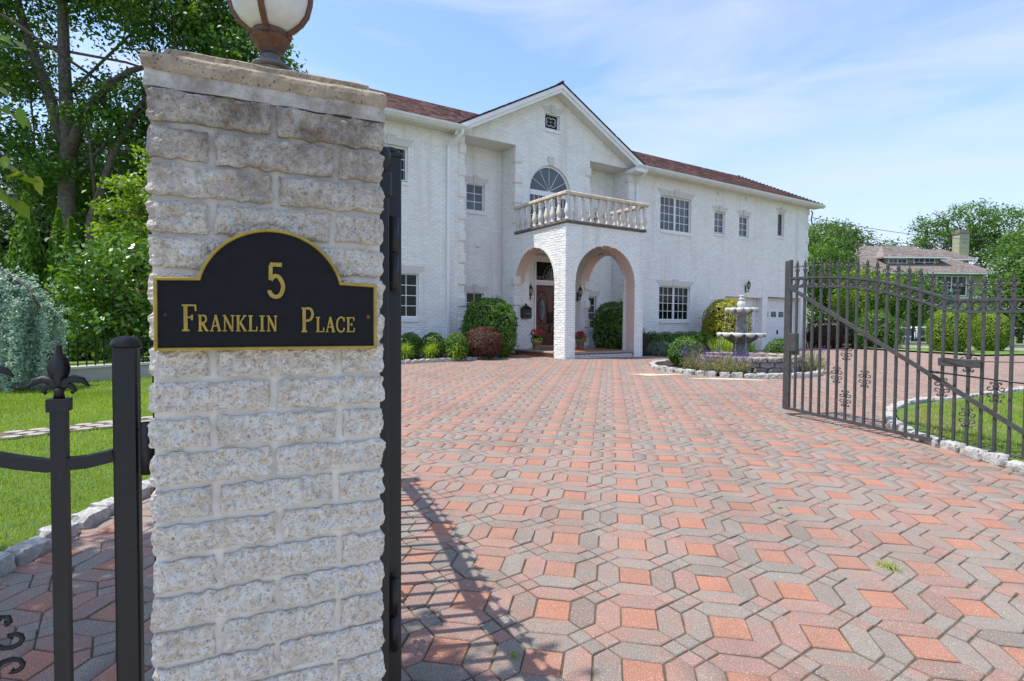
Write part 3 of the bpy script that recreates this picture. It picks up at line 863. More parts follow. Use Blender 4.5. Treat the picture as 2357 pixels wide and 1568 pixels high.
ARCH = arch_hole(1.66, 1.27, 2.95, 1.17, .4)
SARCH = arch_hole(1.71, 1.15, 2.95, 1.17, .4)
GZ = lambda s: 10.12 - .54 * abs(s - 1.65)
def gable_span(z):
    h = (10.06 - z) / .54; return [(max(-2.0, 1.65 - h), min(5.38, 1.65 + h))] if h > .05 else []
AWIN = arch_hole(1.50, .92, 6.38, .95, 4.8)
WINS = [  # s0, s1, z0, z1, cols, rows, sashes, pane, lintel half extra, plane d
    (-5.05, -3.99, 5.98, 7.02, 3, 3, 1, 'leaded', D0), (-5.06, -3.61, 1.76, 3.15, 4, 4, 1, 'pane_dark', D0),
    (-1.45, -.72, 5.56, 6.52, 2, 3, 1, 'pane_light', DR), (-1.43, -.72, 1.3, 2.70, 2, 4, 1, 'pane_dark', DR),
    (1.24, 1.90, 8.64, 9.21, 1, 1, 1, 'rose', D0),
    (7.21, 9.13, 5.58, 7.03, 6, 4, 2, 'pane_light', D0), (10.70, 11.46, 5.78, 6.75, 2, 3, 1, 'pane_light', D0),
    (12.50, 13.23, 5.78, 6.75, 2, 3, 1, 'pane_light', D0), (15.57, 16.12, 6.07, 7.22, 1, 1, 1, 'leaded', D0),
    (7.21, 9.13, 1.79, 3.24, 6, 4, 2, 'pane_dark', D0),
    (3.75, 4.55, 1.4, 2.72, 2, 4, 1, 'pane_dark', DR), (3.75, 4.50, 4.95, 6.1, 2, 3, 1, 'pane_dark', DR)]
holesF = [rect_hole(w[0], w[1], w[2], w[3]) for w in WINS if w[8] == D0] + [AWIN, rect_hole(.59, 2.95, .3, 4.1), rect_hole(11.55, 14.40, .2, 2.96), rect_hole(14.86, 17.72, .2, 2.98)]
holesR = [rect_hole(w[0], w[1], w[2], w[3]) for w in WINS if w[8] == DR]
brick_wall(front, [(-10.15, -2.0)], .3, 7.80, holesF)
brick_wall(front, [(5.38, 18.3)], .25, 7.80, holesF)
brick_wall(front, [(0, 3.36)], .3, 7.80, holesF)
brick_wall(front, gable_span, 7.80, 10.06, holesF)
brick_wall(recess, [(-2.0, 0.0)], .3, 7.86, holesR)
brick_wall(recess, [(3.36, 5.38)], .3, 7.86, holesR)
brick_wall(leftface(0.0), [(D0, DR)], .3, 7.86)
brick_wall(leftface(5.38), [(D0, DR)], .3, 7.86)
pier = lambda s, z: s < .39
brick_wall(lambda s, off, z: (s, -off, z), [(0, 3.33)], .40, 4.70, [ARCH], single=pier)
brick_wall(leftface(0.0), [(0, D0)], .40, 4.70, [SARCH], single=lambda d, z: d < .56 and z < 3.7)
brick_wall(lambda s, off, z: (s, .38 + off, z), [(.38, 2.95)], .40, 4.5, [ARCH])
brick_wall(rightface(.38), [(.38, D0)], .40, 4.5, [SARCH])
brick_wall(leftface(2.95), [(.38, D0)], .40, 4.5, [SARCH])
mb = MB()
mb.add([(3.33, 0, .4), (3.33, D0, .4), (3.33, D0, 1), (3.33, 0, 1)], [])
def plain_side(mb, s, holes, a, b, z0, z1):
    n = int((z1 - z0) / .06)
    for r in range(n):
        za = z0 + (z1 - z0) * r / n; zb = z0 + (z1 - z0) * (r + 1) / n; iv = [(a, b)]
        for h in holes:
            q = h((za + zb) / 2)
            if q: iv = cut(iv, *q)
        for x0, x1 in iv: mb.add([(s, x0, za), (s, x1, za), (s, x1, zb), (s, x0, zb)], [(0, 1, 2, 3)])
mb = MB(); plain_side(mb, 3.33, [SARCH], 0, D0, .4, 4.7)
for s in (-2.0, 3.36): mb.add([(s, D0, .3), (s, DR, .3), (s, DR, 7.86), (s, D0, 7.86)], [(0, 1, 2, 3)])
mb.add([(18.3, D0, .2), (18.3, 8.2, .2), (18.3, 8.2, 7.8), (18.3, D0, 7.8)], [(0, 1, 2, 3)])
mb.add([(-10.15, D0, .2), (-10.15, 8.2, .2), (-10.15, 8.2, 7.8), (-10.15, D0, 7.8)], [(0, 1, 2, 3)])
mb.add([(-10.15, 8.2, .2), (18.3, 8.2, .2), (18.3, 8.2, 7.8), (-10.15, 8.2, 7.8)], [(0, 1, 2, 3)])
mb.build('wall', M['wbrick'], house)

# portico arch undersides, voussoirs, ceiling, floor and steps
def arch_pts(c, hw, zs, rise, n=24): return [(c - hw * math.cos(math.pi * k / n), zs + rise * math.sin(math.pi * k / n)) for k in range(n + 1)]
intr = MB()
for mk, (c, hw), (t0, t1) in ((lambda a, t, z: (a, t, z), (1.66, 1.27), (-.006, .386)), (lambda a, t, z: (t, a, z), (1.71, 1.15), (-.006, .386)), (lambda a, t, z: (t, a, z), (1.71, 1.15), (2.944, 3.336))):
    pts = [(c - hw, .5)] + arch_pts(c, hw, 2.95, 1.17) + [(c + hw, .5)]
    for (a0, z0), (a1, z1) in zip(pts[:-1], pts[1:]):
        intr.add([mk(a0, t0, z0), mk(a1, t0, z1), mk(a1, t1, z1), mk(a0, t1, z0)], [(0, 1, 2, 3)], True)
intr.build('arch_soffit', M['plaster'], house)
for mk, c, hw in ((lambda a, o, z: (a, -o, z), 1.66, 1.27), (lambda a, o, z: (-o, a, z), 1.71, 1.15)):
    N = 46
    for k in range(N):
        q0, q1 = math.pi * (k + .06) / N, math.pi * (k + .94) / N; o = hr.uniform(.010, .020)
        P = lambda q, e, of: mk(c - (hw + e) * math.cos(q), of, 2.95 + (1.17 + e) * math.sin(q))
        if mk(c - (hw + .1) * math.cos(q0), 0, 0)[0] > 3.33: continue
        v = [P(q0, -.004, 0), P(q1, -.004, 0), P(q1, .105, 0), P(q0, .105, 0), P(q0, -.004, o), P(q1, -.004, o), P(q1, .105, o), P(q0, .105, o)]
        m1 = MB(); m1.add(v, [(4, 5, 6, 7), (0, 1, 5, 4), (1, 2, 6, 5), (2, 3, 7, 6), (3, 0, 4, 7)], col=(hr.random(), 0, 0, 1)); m1.build('arch_brick', M['wbrick'], house)
mb = MB(); mb.box(.38, 2.95, .38, D0 + .24, 4.5, 4.55); mb.build('portico_ceiling', M['plaster'], house)
mb = MB(); mb.box(.03, 3.30, .06, D0 + .45, .40, .698); mb.build('portico_floor', M['terracotta_floor'], house)
def riser_bricks():
    for mk, a0, a1 in ((lambda a, o, z: (a, .10 - o, z), .40, 2.92), (lambda a, o, z: (.10 - o, a, z), .57, 2.84)):
        for r in range(3):
            x = a0 - (.1 if r % 2 else 0)
            while x < a1:
                p0, p1 = max(a0, x), min(a1, x + .2); x += .212
                if p1 - p0 < .03: continue
                z0 = .405 + r * .0765; o = hr.uniform(.05, .062)
                v = [mk(p0, 0, z0), mk(p1, 0, z0), mk(p1, 0, z0 + .066), mk(p0, 0, z0 + .066), mk(p0 + .004, o, z0 + .004), mk(p1 - .004, o, z0 + .004), mk(p1 - .004, o, z0 + .062), mk(p0 + .004, o, z0 + .062)]
                m1 = MB(); m1.add(v, [(4, 5, 6, 7), (0, 1, 5, 4), (1, 2, 6, 5), (2, 3, 7, 6), (3, 0, 4, 7)], col=(hr.random(), 0, 0, 1)); m1.build('riser_brick', M['wbrick'], house)
riser_bricks()
M['bluestone'] = plain('bluestone_tread', (.30, .27, .245), .85, .15, 7, .004, 50)
for (a, b, c, d) in ((.385, 2.935, -.02, .30), (-.03, .30, .57, 2.9)):
    mb = MB(); mb.bbox(a, b, c, d, .640, .706, .016); mb.build('step_tread', M['bluestone'], house)
mb = MB(); mb.bbox(.95, 2.72, 2.98, 3.34, .702, .80, .012); mb.build('door_step', M['bluestone'], house)

# door niche with double door, transom and dentil band
niche = MB()
niche.box(.59, .60, D0, 3.12, .3, 4.1); niche.box(2.94, 2.95, D0, 3.12, .3, 4.1); niche.box(.59, 2.95, D0 + .002, 3.12, 4.085, 4.1)
niche.build('niche_wall', M['wbrick'], house)
brick_wall(lambda s, off, z: (s, 3.10 - off, z), [(.6, 2.94)], .7, 4.08, [rect_hole(1.0, 2.66, .5, 3.92)])
mb = MB()
mb.box(1.0, 1.05, 3.06, 3.32, .78, 3.92); mb.box(2.61, 2.66, 3.06, 3.32, .78, 3.92); mb.box(1.05, 2.61, 3.06, 3.32, 3.87, 3.92)
mb.box(1.05, 2.61, 3.10, 3.32, 3.02, 3.20)
door = mb.build('door_surround', M['white_trim'], house)
for k in range(40):
    m1 = MB(); m1.box(1.06 + k * .0385, 1.06 + k * .0385 + .022, 3.085, 3.10, 3.035, 3.13); m1.build('dentil', M['white_trim'], door)
for a, b, hand in ((1.055, 1.828, 1), (1.832, 2.605, -1)):
    mb = MB(); mb.box(a, b, 3.26, 3.31, .80, 3.02); dl = mb.build('front_door', M['door'], house)
    c = (a + b) / 2; w = .25
    def ring(pts, r): m1 = MB(); m1.tube(pts + pts[:2], r, 6, caps=False); return m1
    up_ = [(c - w, 3.255, 1.62), (c - w, 3.255, 2.55), (c - w * .6, 3.255, 2.72), (c, 3.255, 2.80), (c + w * .6, 3.255, 2.72), (c + w, 3.255, 2.55), (c + w, 3.255, 1.62), (c + w * .5, 3.255, 1.58), (c, 3.255, 1.66), (c - w * .5, 3.255, 1.58)]
    ring(up_, .022).build('door_moulding', M['door'], dl)
    lo_ = [(c - w, 3.255, .98), (c - w, 3.255, 1.36), (c - w * .5, 3.255, 1.40), (c, 3.255, 1.50), (c + w * .5, 3.255, 1.40), (c + w, 3.255, 1.36), (c + w, 3.255, .98)]
    ring(lo_, .022).build('door_moulding', M['door'], dl)
    el = [(c + .16 * math.cos(t), 3.25, 2.12 + .42 * math.sin(t)) for t in np.linspace(0, 2 * math.pi, 25)[:-1]]
    ring(el, .025).build('oval_frame', M['door'], dl)
    m1 = MB(); m1.prism([(c + .15 * math.cos(t), 2.12 + .41 * math.sin(t)) for t in np.linspace(0, 2 * math.pi, 25)[:-1]], 3.245, 3.262); m1.build('oval_glass', M['pane_light'], dl)
    m1 = MB()
    for t in range(5): m1.tube([(c, 3.24, 1.95), (c + .05 * math.cos(t * 1.2), 3.24, 2.10 + .05 * t), (c + .09 * math.cos(t * 1.2 + .5), 3.24, 2.2 + .04 * math.sin(t))], .006, 5)
    m1.build('oval_tracery', M['lead'], dl)
    hx = b - .06 if hand > 0 else a + .06
    m1 = MB(); m1.bbox(hx - .03, hx + .03, 3.235, 3.26, 1.60, 2.05, .006); m1.tube([(hx, 3.24, 1.95), (hx, 3.19, 1.92), (hx, 3.18, 1.80), (hx, 3.19, 1.70), (hx, 3.24, 1.67)], .012); m1.build('door_handle', M['iron'], dl)
m1 = MB(); m1.bbox(1.80, 1.90, 3.17, 3.24, 1.26, 1.50, .02); m1.tube([(1.83, 3.2, 1.5), (1.83, 3.2, 1.66), (1.87, 3.2, 1.66), (1.87, 3.2, 1.5)], .008)
lb_ = tag(m1.build('lock_box', M['iron_grey'], None), 'small grey lock box hanging on the front door handle', 'lock box')
lb_.location = (HO[0], HO[1], 0); lb_.rotation_euler = (0, 0, HROT)
mb = MB(); mb.box(1.05, 2.61, 3.22, 3.24, 3.20, 3.87); tr = mb.build('transom', M['pane_dark'], house)
m1 = MB(); cxf = 1.83
for k in range(9):
    a = math.pi * k / 8; m1.tube([(cxf, 3.205, 3.24), (cxf + .20 * math.cos(a), 3.20, 3.24 + .28 * math.sin(a)), (cxf + .30 * math.cos(a), 3.20, 3.24 + .46 * math.sin(a))], [.006, .022, .014], 6)
m1.tube([(cxf + .36 * math.cos(a), 3.205, 3.24 + .54 * math.sin(a)) for a in np.linspace(0, math.pi, 18)], .010, 6)
for sg in (-1, 1):
    for q in range(3):
        x0 = cxf + sg * (.40 + q * .13); m1.tube([(x0 + sg * .05 * math.cos(t) * (1 - t / 9), 3.205, 3.30 + q * -.005 + .06 * math.sin(t) * (1 - t / 9)) for t in np.linspace(0, 6.5, 16)], .012, 6)
m1.build('transom_ornament', M['lead'], tr)
m1 = MB()
for k in range(14):
    for j in range(5): 
        x, z = 1.10 + k * .115 + (.057 if j % 2 else 0), 3.27 + j * .125
        if x < 2.58: m1.tube([(x + .05 * math.cos(t), 3.212, z + .055 * math.sin(t)) for t in np.linspace(0, 2 * math.pi, 9)], .003, 4, caps=False)
m1.build('transom_scroll', M['iron_grey'], tr)

# windows
def window(s0, s1, z0, z1, cols, rows, sash, pane, d):
    rv = .11; fr = MB(); f = .05
    y0, y1 = d + rv - .03, d + rv + .03
    fr.box(s0, s0 + f, y0, y1, z0, z1); fr.box(s1 - f, s1, y0, y1, z0, z1); fr.box(s0 + f, s1 - f, y0, y1, z0, z0 + f); fr.box(s0 + f, s1 - f, y0, y1, z1 - f, z1)
    if sash == 2: fr.box((s0 + s1) / 2 - .05, (s0 + s1) / 2 + .05, y0 - .004, y1, z0 + f, z1 - f)
    w = fr.build('window', M['white_trim'], house)
    rvm = MB()
    for q in ([(s0, d, z0), (s0, y1, z0), (s0, y1, z1), (s0, d, z1)], [(s1, d, z0), (s1, y1, z0), (s1, y1, z1), (s1, d, z1)], [(s0, d, z1), (s0, y1, z1), (s1, y1, z1), (s1, d, z1)], [(s0, d, z0), (s0, y1, z0), (s1, y1, z0), (s1, d, z0)]):
        rvm.add(q, [(0, 1, 2, 3)])
    rvm.build('window_reveal', M['wbrick'], w)
    spans = [(s0 + f, s1 - f)] if sash == 1 else [(s0 + f, (s0 + s1) / 2 - .05), ((s0 + s1) / 2 + .05, s1 - f)]
    cpp = cols // sash; yb = d + rv
    bars = MB()
    for a, b in spans:
        for i in range(cpp):
            for j in range(rows):
                x0, x1 = a + (b - a) * i / cpp, a + (b - a) * (i + 1) / cpp; q0, q1 = z0 + f + (z1 - z0 - 2 * f) * j / rows, z0 + f + (z1 - z0 - 2 * f) * (j + 1) / rows
                m1 = MB(); t = hr.uniform(-.004, .004); m1.hexa([(x0, yb + .004 + t, q0), (x1, yb + .004 - t, q0), (x1, yb + .02, q0), (x0, yb + .02, q0), (x0, yb + .004 + t, q1), (x1, yb + .004 - t, q1), (x1, yb + .02, q1), (x0, yb + .02, q1)])
                m1.build('pane', M['pane_dark' if pane in ('leaded', 'rose') else pane], w)
        for i in range(1, cpp): x = a + (b - a) * i / cpp; bars.box(x - .011, x + .011, yb - .012, yb + .006, z0 + f, z1 - f)
        for j in range(1, rows):
            q = z0 + f + (z1 - z0 - 2 * f) * j / rows; bars.box(a, b, yb - .013, yb + .006, q - .011, q + .011)
    if bars.v: bars.build('glazing_bar', M['white_trim'], w)
    if pane == 'leaded':
        m1 = MB(); c0, c1 = s0 + f, s1 - f
        for k in range(9):
            zc = z0 + f + (z1 - z0 - 2 * f) * (k + .5) / 9; r = (c1 - c0) * .22
            m1.tube([((c0 + c1) / 2 + (r + .05 * math.sin(k * 2)) * math.cos(t), yb - .005, zc + .07 * math.sin(t)) for t in np.linspace(0, 2 * math.pi, 11)], .008, 4, caps=False)
        m1.box(c0 + .03, c0 + .045, yb - .006, yb + .006, z0 + f, z1 - f); m1.box(c1 - .045, c1 - .03, yb - .006, yb + .006, z0 + f, z1 - f)
        m1.build('leaded_pattern', M['lead'], w)
    if pane == 'rose':
        m1 = MB(); cs, cz = (s0 + s1) / 2, (z0 + z1) / 2
        for k in range(4):
            a = k * math.pi / 2 + math.pi / 4
            m1.tube([(cs + .125 * math.cos(a) * 1.1 + .11 * math.cos(t), yb - .005, cz + .09 * math.sin(a) + .085 * math.sin(t)) for t in np.linspace(a - 1.9, a + 1.9, 10)], .016, 5)
            m1.tube([(cs, yb - .005, cz), (cs + .07 * math.cos(k * math.pi / 2), yb - .005, cz + .06 * math.sin(k * math.pi / 2))], [.012, .003], 5)
        m1.build('leaded_pattern', M['lintel'], w)
    # splayed flat-arch lintel with keystone, brick sill
    lh = .235 if s1 - s0 > .8 else .21; ov = .22 if s1 - s0 > 1 else .19; c = (s0 + s1) / 2; kw = .075 if s1 - s0 < .8 else .11
    zt = z1 + .004
    for a0, a1, b0, b1 in ((s0 - .04, c - kw, s0 - ov, c - kw * 1.35), (c + kw, s1 + .04, c + kw * 1.35, s1 + ov)):
        m1 = MB(); m1.hexa([(a0, d - .016, zt), (a1, d - .016, zt), (a1, d + .01, zt), (a0, d + .01, zt), (b0, d - .016, zt + lh), (b1, d - .016, zt + lh), (b1, d + .01, zt + lh), (b0, d + .01, zt + lh)]); m1.build('lintel', M['lintel'], w)
    m1 = MB(); k2 = kw * 1.45; m1.hexa([(c - kw, d - .045, zt - .004), (c + kw, d - .045, zt - .004), (c + kw, d + .01, zt - .004), (c - kw, d + .01, zt - .004), (c - k2, d - .045, zt + lh + .06), (c + k2, d - .045, zt + lh + .06), (c + k2, d + .01, zt + lh + .06), (c - k2, d + .01, zt + lh + .06)]); m1.build('keystone', M['lintel'], w)
    n = max(3, int((s1 - s0) / .075))
    m1 = MB()
    for k in range(n):
        x0 = s0 - .02 + (s1 - s0 + .04) * k / n; x1 = s0 - .02 + (s1 - s0 + .04) * (k + .93) / n
        m1.hexa([(x0, d - .05, z0 - .13), (x1, d - .05, z0 - .13), (x1, d + .09, z0 - .115), (x0, d + .09, z0 - .115), (x0, d - .05, z0 - .035), (x1, d - .05, z0 - .035), (x1, d + .09, z0 - .002), (x0, d + .09, z0 - .002)], col=(hr.random(), 0, 0, 1))
    m1.build('sill', M['wbrick'], w)
for w in WINS: window(*w)

# big arched balcony window
def arch_window():
    c, hw, zs, rise, zb, y = 1.50, .92, 6.38, .95, 4.80, D0 + .10
    fr = MB(); n = 26
    def P(k, e): return (c - (hw - e) * math.cos(math.pi * k / n), zs + (rise - e) * math.sin(math.pi * k / n))
    for k in range(n):
        a, b, q, r = P(k, 0), P(k + 1, 0), P(k + 1, .07), P(k, .07)
        fr.hexa([(a[0], y - .03, a[1]), (b[0], y - .03, b[1]), (b[0], y + .03, b[1]), (a[0], y + .03, a[1]), (r[0], y - .03, r[1]), (q[0], y - .03, q[1]), (q[0], y + .03, q[1]), (r[0], y + .03, r[1])])
    fr.box(c - hw, c - hw + .07, y - .03, y + .03, zb, zs); fr.box(c + hw - .07, c + hw, y - .03, y + .03, zb, zs)
    fr.box(c - hw + .07, c + hw - .07, y - .035, y + .03, zs - .16, zs + .02); fr.box(c - .06, c + .06, y - .03, y + .03, zb, zs - .16)
    w = fr.build('arched_window', M['white_trim'], house)
    bars = MB()
    for k in range(1, 6):
        a = math.pi * k / 6; dx, dz = -math.cos(a), math.sin(a)
        e = (c + (hw - .05) * dx, y - .006, zs + (rise - .05) * dz)
        bars.tube([(c, y - .006, zs + .02), e], .013, 4)
    for i in range(1, 4):
        for o in (c - hw + .07, c + .06): x = o + (hw - .13) * i / 4; bars.box(x - .011, x + .011, y - .012, y + .004, zb, zs - .16)
    for j in range(1, 4): q = zb + (zs - .16 - zb) * j / 4; bars.box(c - hw + .07, c + hw - .07, y - .013, y + .004, q - .011, q + .011)
    bars.build('glazing_bar', M['white_trim'], w)
    for k in range(6):
        a0, a1 = math.pi * k / 6, math.pi * (k + 1) / 6; pts = [(c, zs + .02)] + [(c - (hw - .06) * math.cos(t), zs + .01 + (rise - .06) * math.sin(t)) for t in np.linspace(a0, a1, 6)]
        m1 = MB(); m1.prism(pts, y + .004, y + .012); m1.build('pane', M['pane_light'], w)
    for o in (c - hw + .07, c + .06):
        for i in range(4):
            for j in range(4):
                x0 = o + (hw - .13) * i / 4; q0 = zb + (zs - .16 - zb) * j / 4
                m1 = MB(); m1.box(x0, x0 + (hw - .13) / 4, y + .004, y + .012, q0, q0 + (zs - .16 - zb) / 4); m1.build('pane', M['pane_light'], w)
    rv = MB(); pts = [(c - hw, zb)] + [P(k, 0) for k in range(n + 1)] + [(c + hw, zb)]
    for a, b in zip(pts[:-1], pts[1:]): rv.add([(a[0], D0 - .012, a[1]), (b[0], D0 - .012, b[1]), (b[0], y, b[1]), (a[0], y, a[1])], [(0, 1, 2, 3)], True)
    rv.build('window_reveal', M['wbrick'], w)
    for k in range(40):
        q0, q1 = math.pi * (k + .06) / 40, math.pi * (k + .94) / 40; o = hr.uniform(.014, .022)
        Q = lambda q, e, of: (c - (hw + e) * math.cos(q), D0 - of, zs + (rise + e) * math.sin(q))
        m1 = MB(); m1.add([Q(q0, 0, 0), Q(q1, 0, 0), Q(q1, .105, 0), Q(q0, .105, 0), Q(q0, 0, o), Q(q1, 0, o), Q(q1, .105, o), Q(q0, .105, o)], [(4, 5, 6, 7), (0, 1, 5, 4), (1, 2, 6, 5), (2, 3, 7, 6), (3, 0, 4, 7)], col=(hr.random(), 0, 0, 1)); m1.build('arch_brick', M['wbrick'], w)
    m1 = MB(); m1.hexa([(c - .09, D0 - .05, zs + rise + .0), (c + .09, D0 - .05, zs + rise + .0), (c + .09, D0, zs + rise + .0), (c - .09, D0, zs + rise + .0), (c - .14, D0 - .05, zs + rise + .3), (c + .14, D0 - .05, zs + rise + .3), (c + .14, D0, zs + rise + .3), (c - .14, D0, zs + rise + .3)]); m1.build('keystone', M['lintel'], w)
arch_window()

# quoins
def quoin(s, z, side, dpt=D0, w1=.25, w2=.24, dd=1):
    pr = .055; m1 = MB()
    if side == 'L': m1.bbox(s - pr, s + w1, dpt - pr, dpt + w2, z, z + .35, .04)      # corner whose left side shows
    else: m1.bbox(s - w1, s + pr, dpt - pr, dpt + w2, z, z + .35, .04)
    m1.build('quoin', M['quoin'], house)
for k in range(9): quoin(-2.0, 7.145 - .717 * k, 'R')
for k in range(4): quoin(0.0, 7.195 - .703 * k, 'L')
for k in range(4): quoin(3.36, 7.195 - .703 * k, 'R')
for k in range(4): quoin(0.0, 2.94 - .715 * k, 'L')
for k in range(4): quoin(3.36, 2.88 - .715 * k, 'R')
for k in range(9): quoin(5.38, 7.29 - .71 * k, 'L')
for k in range(9): quoin(18.3, 7.38 - .74 * k, 'R')

# balcony
mb = MB(); mb.bbox(-.075, 3.405, -.075, D0 - .01, 4.705, 4.785, .02); mb.build('balcony_slab', M['slab'], house)
prof = [(.0, .0), (.062, .0), (.062, .055), (.046, .06), (.050, .085), (.040, .105), (.052, .15), (.070, .215), (.074, .265), (.066, .33), (.048, .42), (.036, .50), (.032, .55), (.046, .575), (.046, .60), (.036, .625), (.056, .66), (.060, .70), (.060, .76), (0, .76)]
bm_ = MB(); bm_.lathe([(p[0] * (1.22 if .06 < p[1] < .70 else 1.12), p[1]) for p in prof if p[0] > 0], 14); bal_me = bm_.mesh('baluster'); bal_me.materials.append(M['balustrade'])
bal_root = MB(); bal_root.bbox(-.11, 3.46, -.115, .055, 5.545, 5.66, .025); bal_root.bbox(-.11, .055, .055, D0 - .02, 5.546, 5.659, .025); bal_root.bbox(3.29, 3.455, .055, D0 - .02, 5.546, 5.659, .025)
rail = bal_root.build('handrail', M['handrail'], house)
for k in range(11): o = link('baluster', bal_me, None, rail); o.location = (.02 + 3.30 * k / 10, -.02, 4.785)
for k in range(1, 9):
    o = link('baluster', bal_me, None, rail); o.location = (-.02, .0 + 2.74 * k / 8.3, 4.785)
    o = link('baluster', bal_me, None, rail); o.location = (3.37, .0 + 2.74 * k / 8.3, 4.785)

# roofs
def shingles(name, P, rows, expo, smin, smax, tabw, keep=None):
    mb = MB()
    for r in range(rows):
        t0, t1 = r * expo, (r + 1) * expo + .01; a, b = smin(t0), smax(t0); x = a - hr.uniform(0, tabw)
        while x < b:
            x1 = x + tabw * hr.uniform(.55, 1.35); p0, p1 = max(a, x), min(b, x1); x = x1
            if p1 - p0 < .03: continue
            if keep and not keep((p0 + p1) / 2, (t0 + t1) / 2): continue
            l = hr.uniform(.010, .022); c = (min(1, max(0, hr.gauss(.5, .22))), 0, 0, 1); g = .004
            mb.add([P(p0 + g, t0, 0), P(p1 - g, t0, 0), P(p0 + g, t0, l), P(p1 - g, t0, l), P(p1 - g, t1, .006), P(p0 + g, t1, .006)], [(2, 3, 4, 5), (0, 1, 3, 2)], col=c)
    o = mb.build(name, M['roof'], house); tag(o, kind='stuff'); return o
SL = .575; ca = 1 / math.hypot(1, SL); sa = SL * ca
EY, EZ = 2.34, 7.885
Pm = lambda s, t, o: (s, EY + t * ca - o * sa, EZ + t * sa + o * ca)
main_keep = lambda s, t: not (GZ(s) > EZ + t * sa - .02 and -2.55 < s < 5.85)
rows = int(3.0 / ca / .145) + 1
mb = MB()
ry, rz = EY + 3.0, EZ + 3.0 * SL
for s0, s1, h0, h1 in ((-10.55, -2.5, 1, 0), (5.8, 18.78, 0, 1)):
    mb.add([(s0, EY, EZ - .02), (s1, EY, EZ - .02), (s1 - 3.0 * h1, ry, rz - .02), (s0 + 3.0 * h0, ry, rz - .02)], [(0, 1, 2, 3)])
mb.add([(-2.5, ry - .8, rz - .02 - .8 * SL), (5.8, ry - .8, rz - .02 - .8 * SL), (5.8, ry, rz - .02), (-2.5, ry, rz - .02)], [(0, 1, 2, 3)])
mb.add([(-7.55, ry, rz - .02), (15.78, ry, rz - .02), (18.78, ry + 3.0, EZ - .02), (-10.55, ry + 3.0, EZ - .02)], [(0, 1, 2, 3)])
mb.add([(18.78, EY, EZ - .02), (18.78, ry + 3, EZ - .02), (15.78, ry, rz - .02)], [(0, 1, 2)]); mb.add([(-10.55, EY, EZ - .02), (-10.55, ry + 3, EZ - .02), (-7.55, ry, rz - .02)], [(2, 1, 0)])
mb.build('roof', M['roof'], house)
shingles('roof_shingles', Pm, rows, .145, lambda t: -10.55 + t * ca, lambda t: 18.78 - t * ca, .24, main_keep)
Ph = lambda d, t, o: (18.78 - t * ca + o * sa, d, EZ + t * sa + o * ca)
shingles('roof_shingles', Ph, rows, .145, lambda t: EY + t * ca, lambda t: ry + 3 - t * ca, .24)
GS = .54; gc = 1 / math.hypot(1, GS); gs = GS * gc; GY0 = 2.36; HALF = 4.2
gl = HALF / gc
for sg in (-1, 1):
    Pg = lambda d, t, o, sg=sg: (1.65 + sg * (HALF - t * gc + o * gs * 0), d, 10.17 - HALF * GS + t * gs + o * gc)
    shingles('roof_shingles', Pg, int(gl / .145) + 1, .145, lambda t: GY0, lambda t: 8.0, .24)
    m1 = MB(); e = 1.65 + sg * HALF; ze = 10.17 - HALF * GS
    m1.hexa([(e, GY0, ze - .05), (1.65, GY0, 10.12), (1.65, 8, 10.12), (e, 8, ze - .05), (e, GY0, ze - .008), (1.65, GY0, 10.162), (1.65, 8, 10.162), (e, 8, ze - .008)]); m1.build('roof', M['roof'], house)
    # rake boards and sloped soffit boards
    for y0, y1, h0, h1 in ((2.38, 2.43, .055, .20), (2.43, 2.47, .19, .32)):
        m1 = MB(); m1.hexa([(e, y0, ze - h1), (1.65, y0, 10.17 - h1), (1.65, y1, 10.17 - h1), (e, y1, ze - h1), (e, y0, ze - h0), (1.65, y0, 10.17 - h0), (1.65, y1, 10.17 - h0), (e, y1, ze - h0)]); m1.build('rake_board', M['white_trim'], house)
    n = 44
    for k in range(n):
        t0, t1 = k / n, (k + .93) / n; xa, xb = e + (1.65 - e) * t0, e + (1.65 - e) * t1; za, zb_ = ze - .30 + (10.17 - ze) * t0, ze - .30 + (10.17 - ze) * t1
        m1 = MB(); m1.hexa([(xa, 2.47, za), (xb, 2.47, zb_), (xb, 2.875, zb_), (xa, 2.875, za), (xa, 2.47, za + .02), (xb, 2.47, zb_ + .02), (xb, 2.875, zb_ + .02), (xa, 2.875, za + .02)])
        m1.build('soffit_board', M['soffit'], house)
m1 = MB(); m1.tube([(1.65, GY0 - .01, 10.185), (1.65, 8, 10.185)], .05, 8); m1.build('ridge_cap', M['roof'], house)
# gutters, fascia, level soffits, downspouts
for a, b, e0 in ((-10.62, -2.08, 0), (5.28, 18.82, 1)):
    m1 = MB(); pr_ = [(2.36, 7.715), (2.305, 7.72), (2.275, 7.77), (2.25, 7.80), (2.245, 7.865), (2.262, 7.865), (2.27, 7.845), (2.352, 7.85)]
    m1.prism(pr_, a, b, 'yz'); g = m1.build('gutter', M['gutter'], house)
    m1 = MB(); m1.box(a, b, 2.36, 2.40, 7.70, 7.87); m1.build('fascia', M['white_trim'], house)
    n = int((b - a) / .10); 
    m1 = MB()
    for k in range(n): x = a + (b - a) * k / n; m1.box(x, x + (b - a) / n * .93, 2.395, 2.875, 7.735, 7.755)
    tag(m1.build('soffit_boards', M['soffit'], house), kind='stuff')
for a, b in ((-1.99, -.005), (3.365, 5.37)):
    m1 = MB()
    for k in range(20): x = a + (b - a) * k / 20; m1.box(x, x + (b - a) / 20 * .93, D0 - .0, DR + .01, 7.80, 7.82)
    tag(m1.build('soffit_boards', M['soffit'], house), kind='stuff')
m1 = MB(); m1.box(5.25, 5.75, 2.30, 2.87, 7.60, 7.75); m1.build('eave_return', M['white_trim'], house)
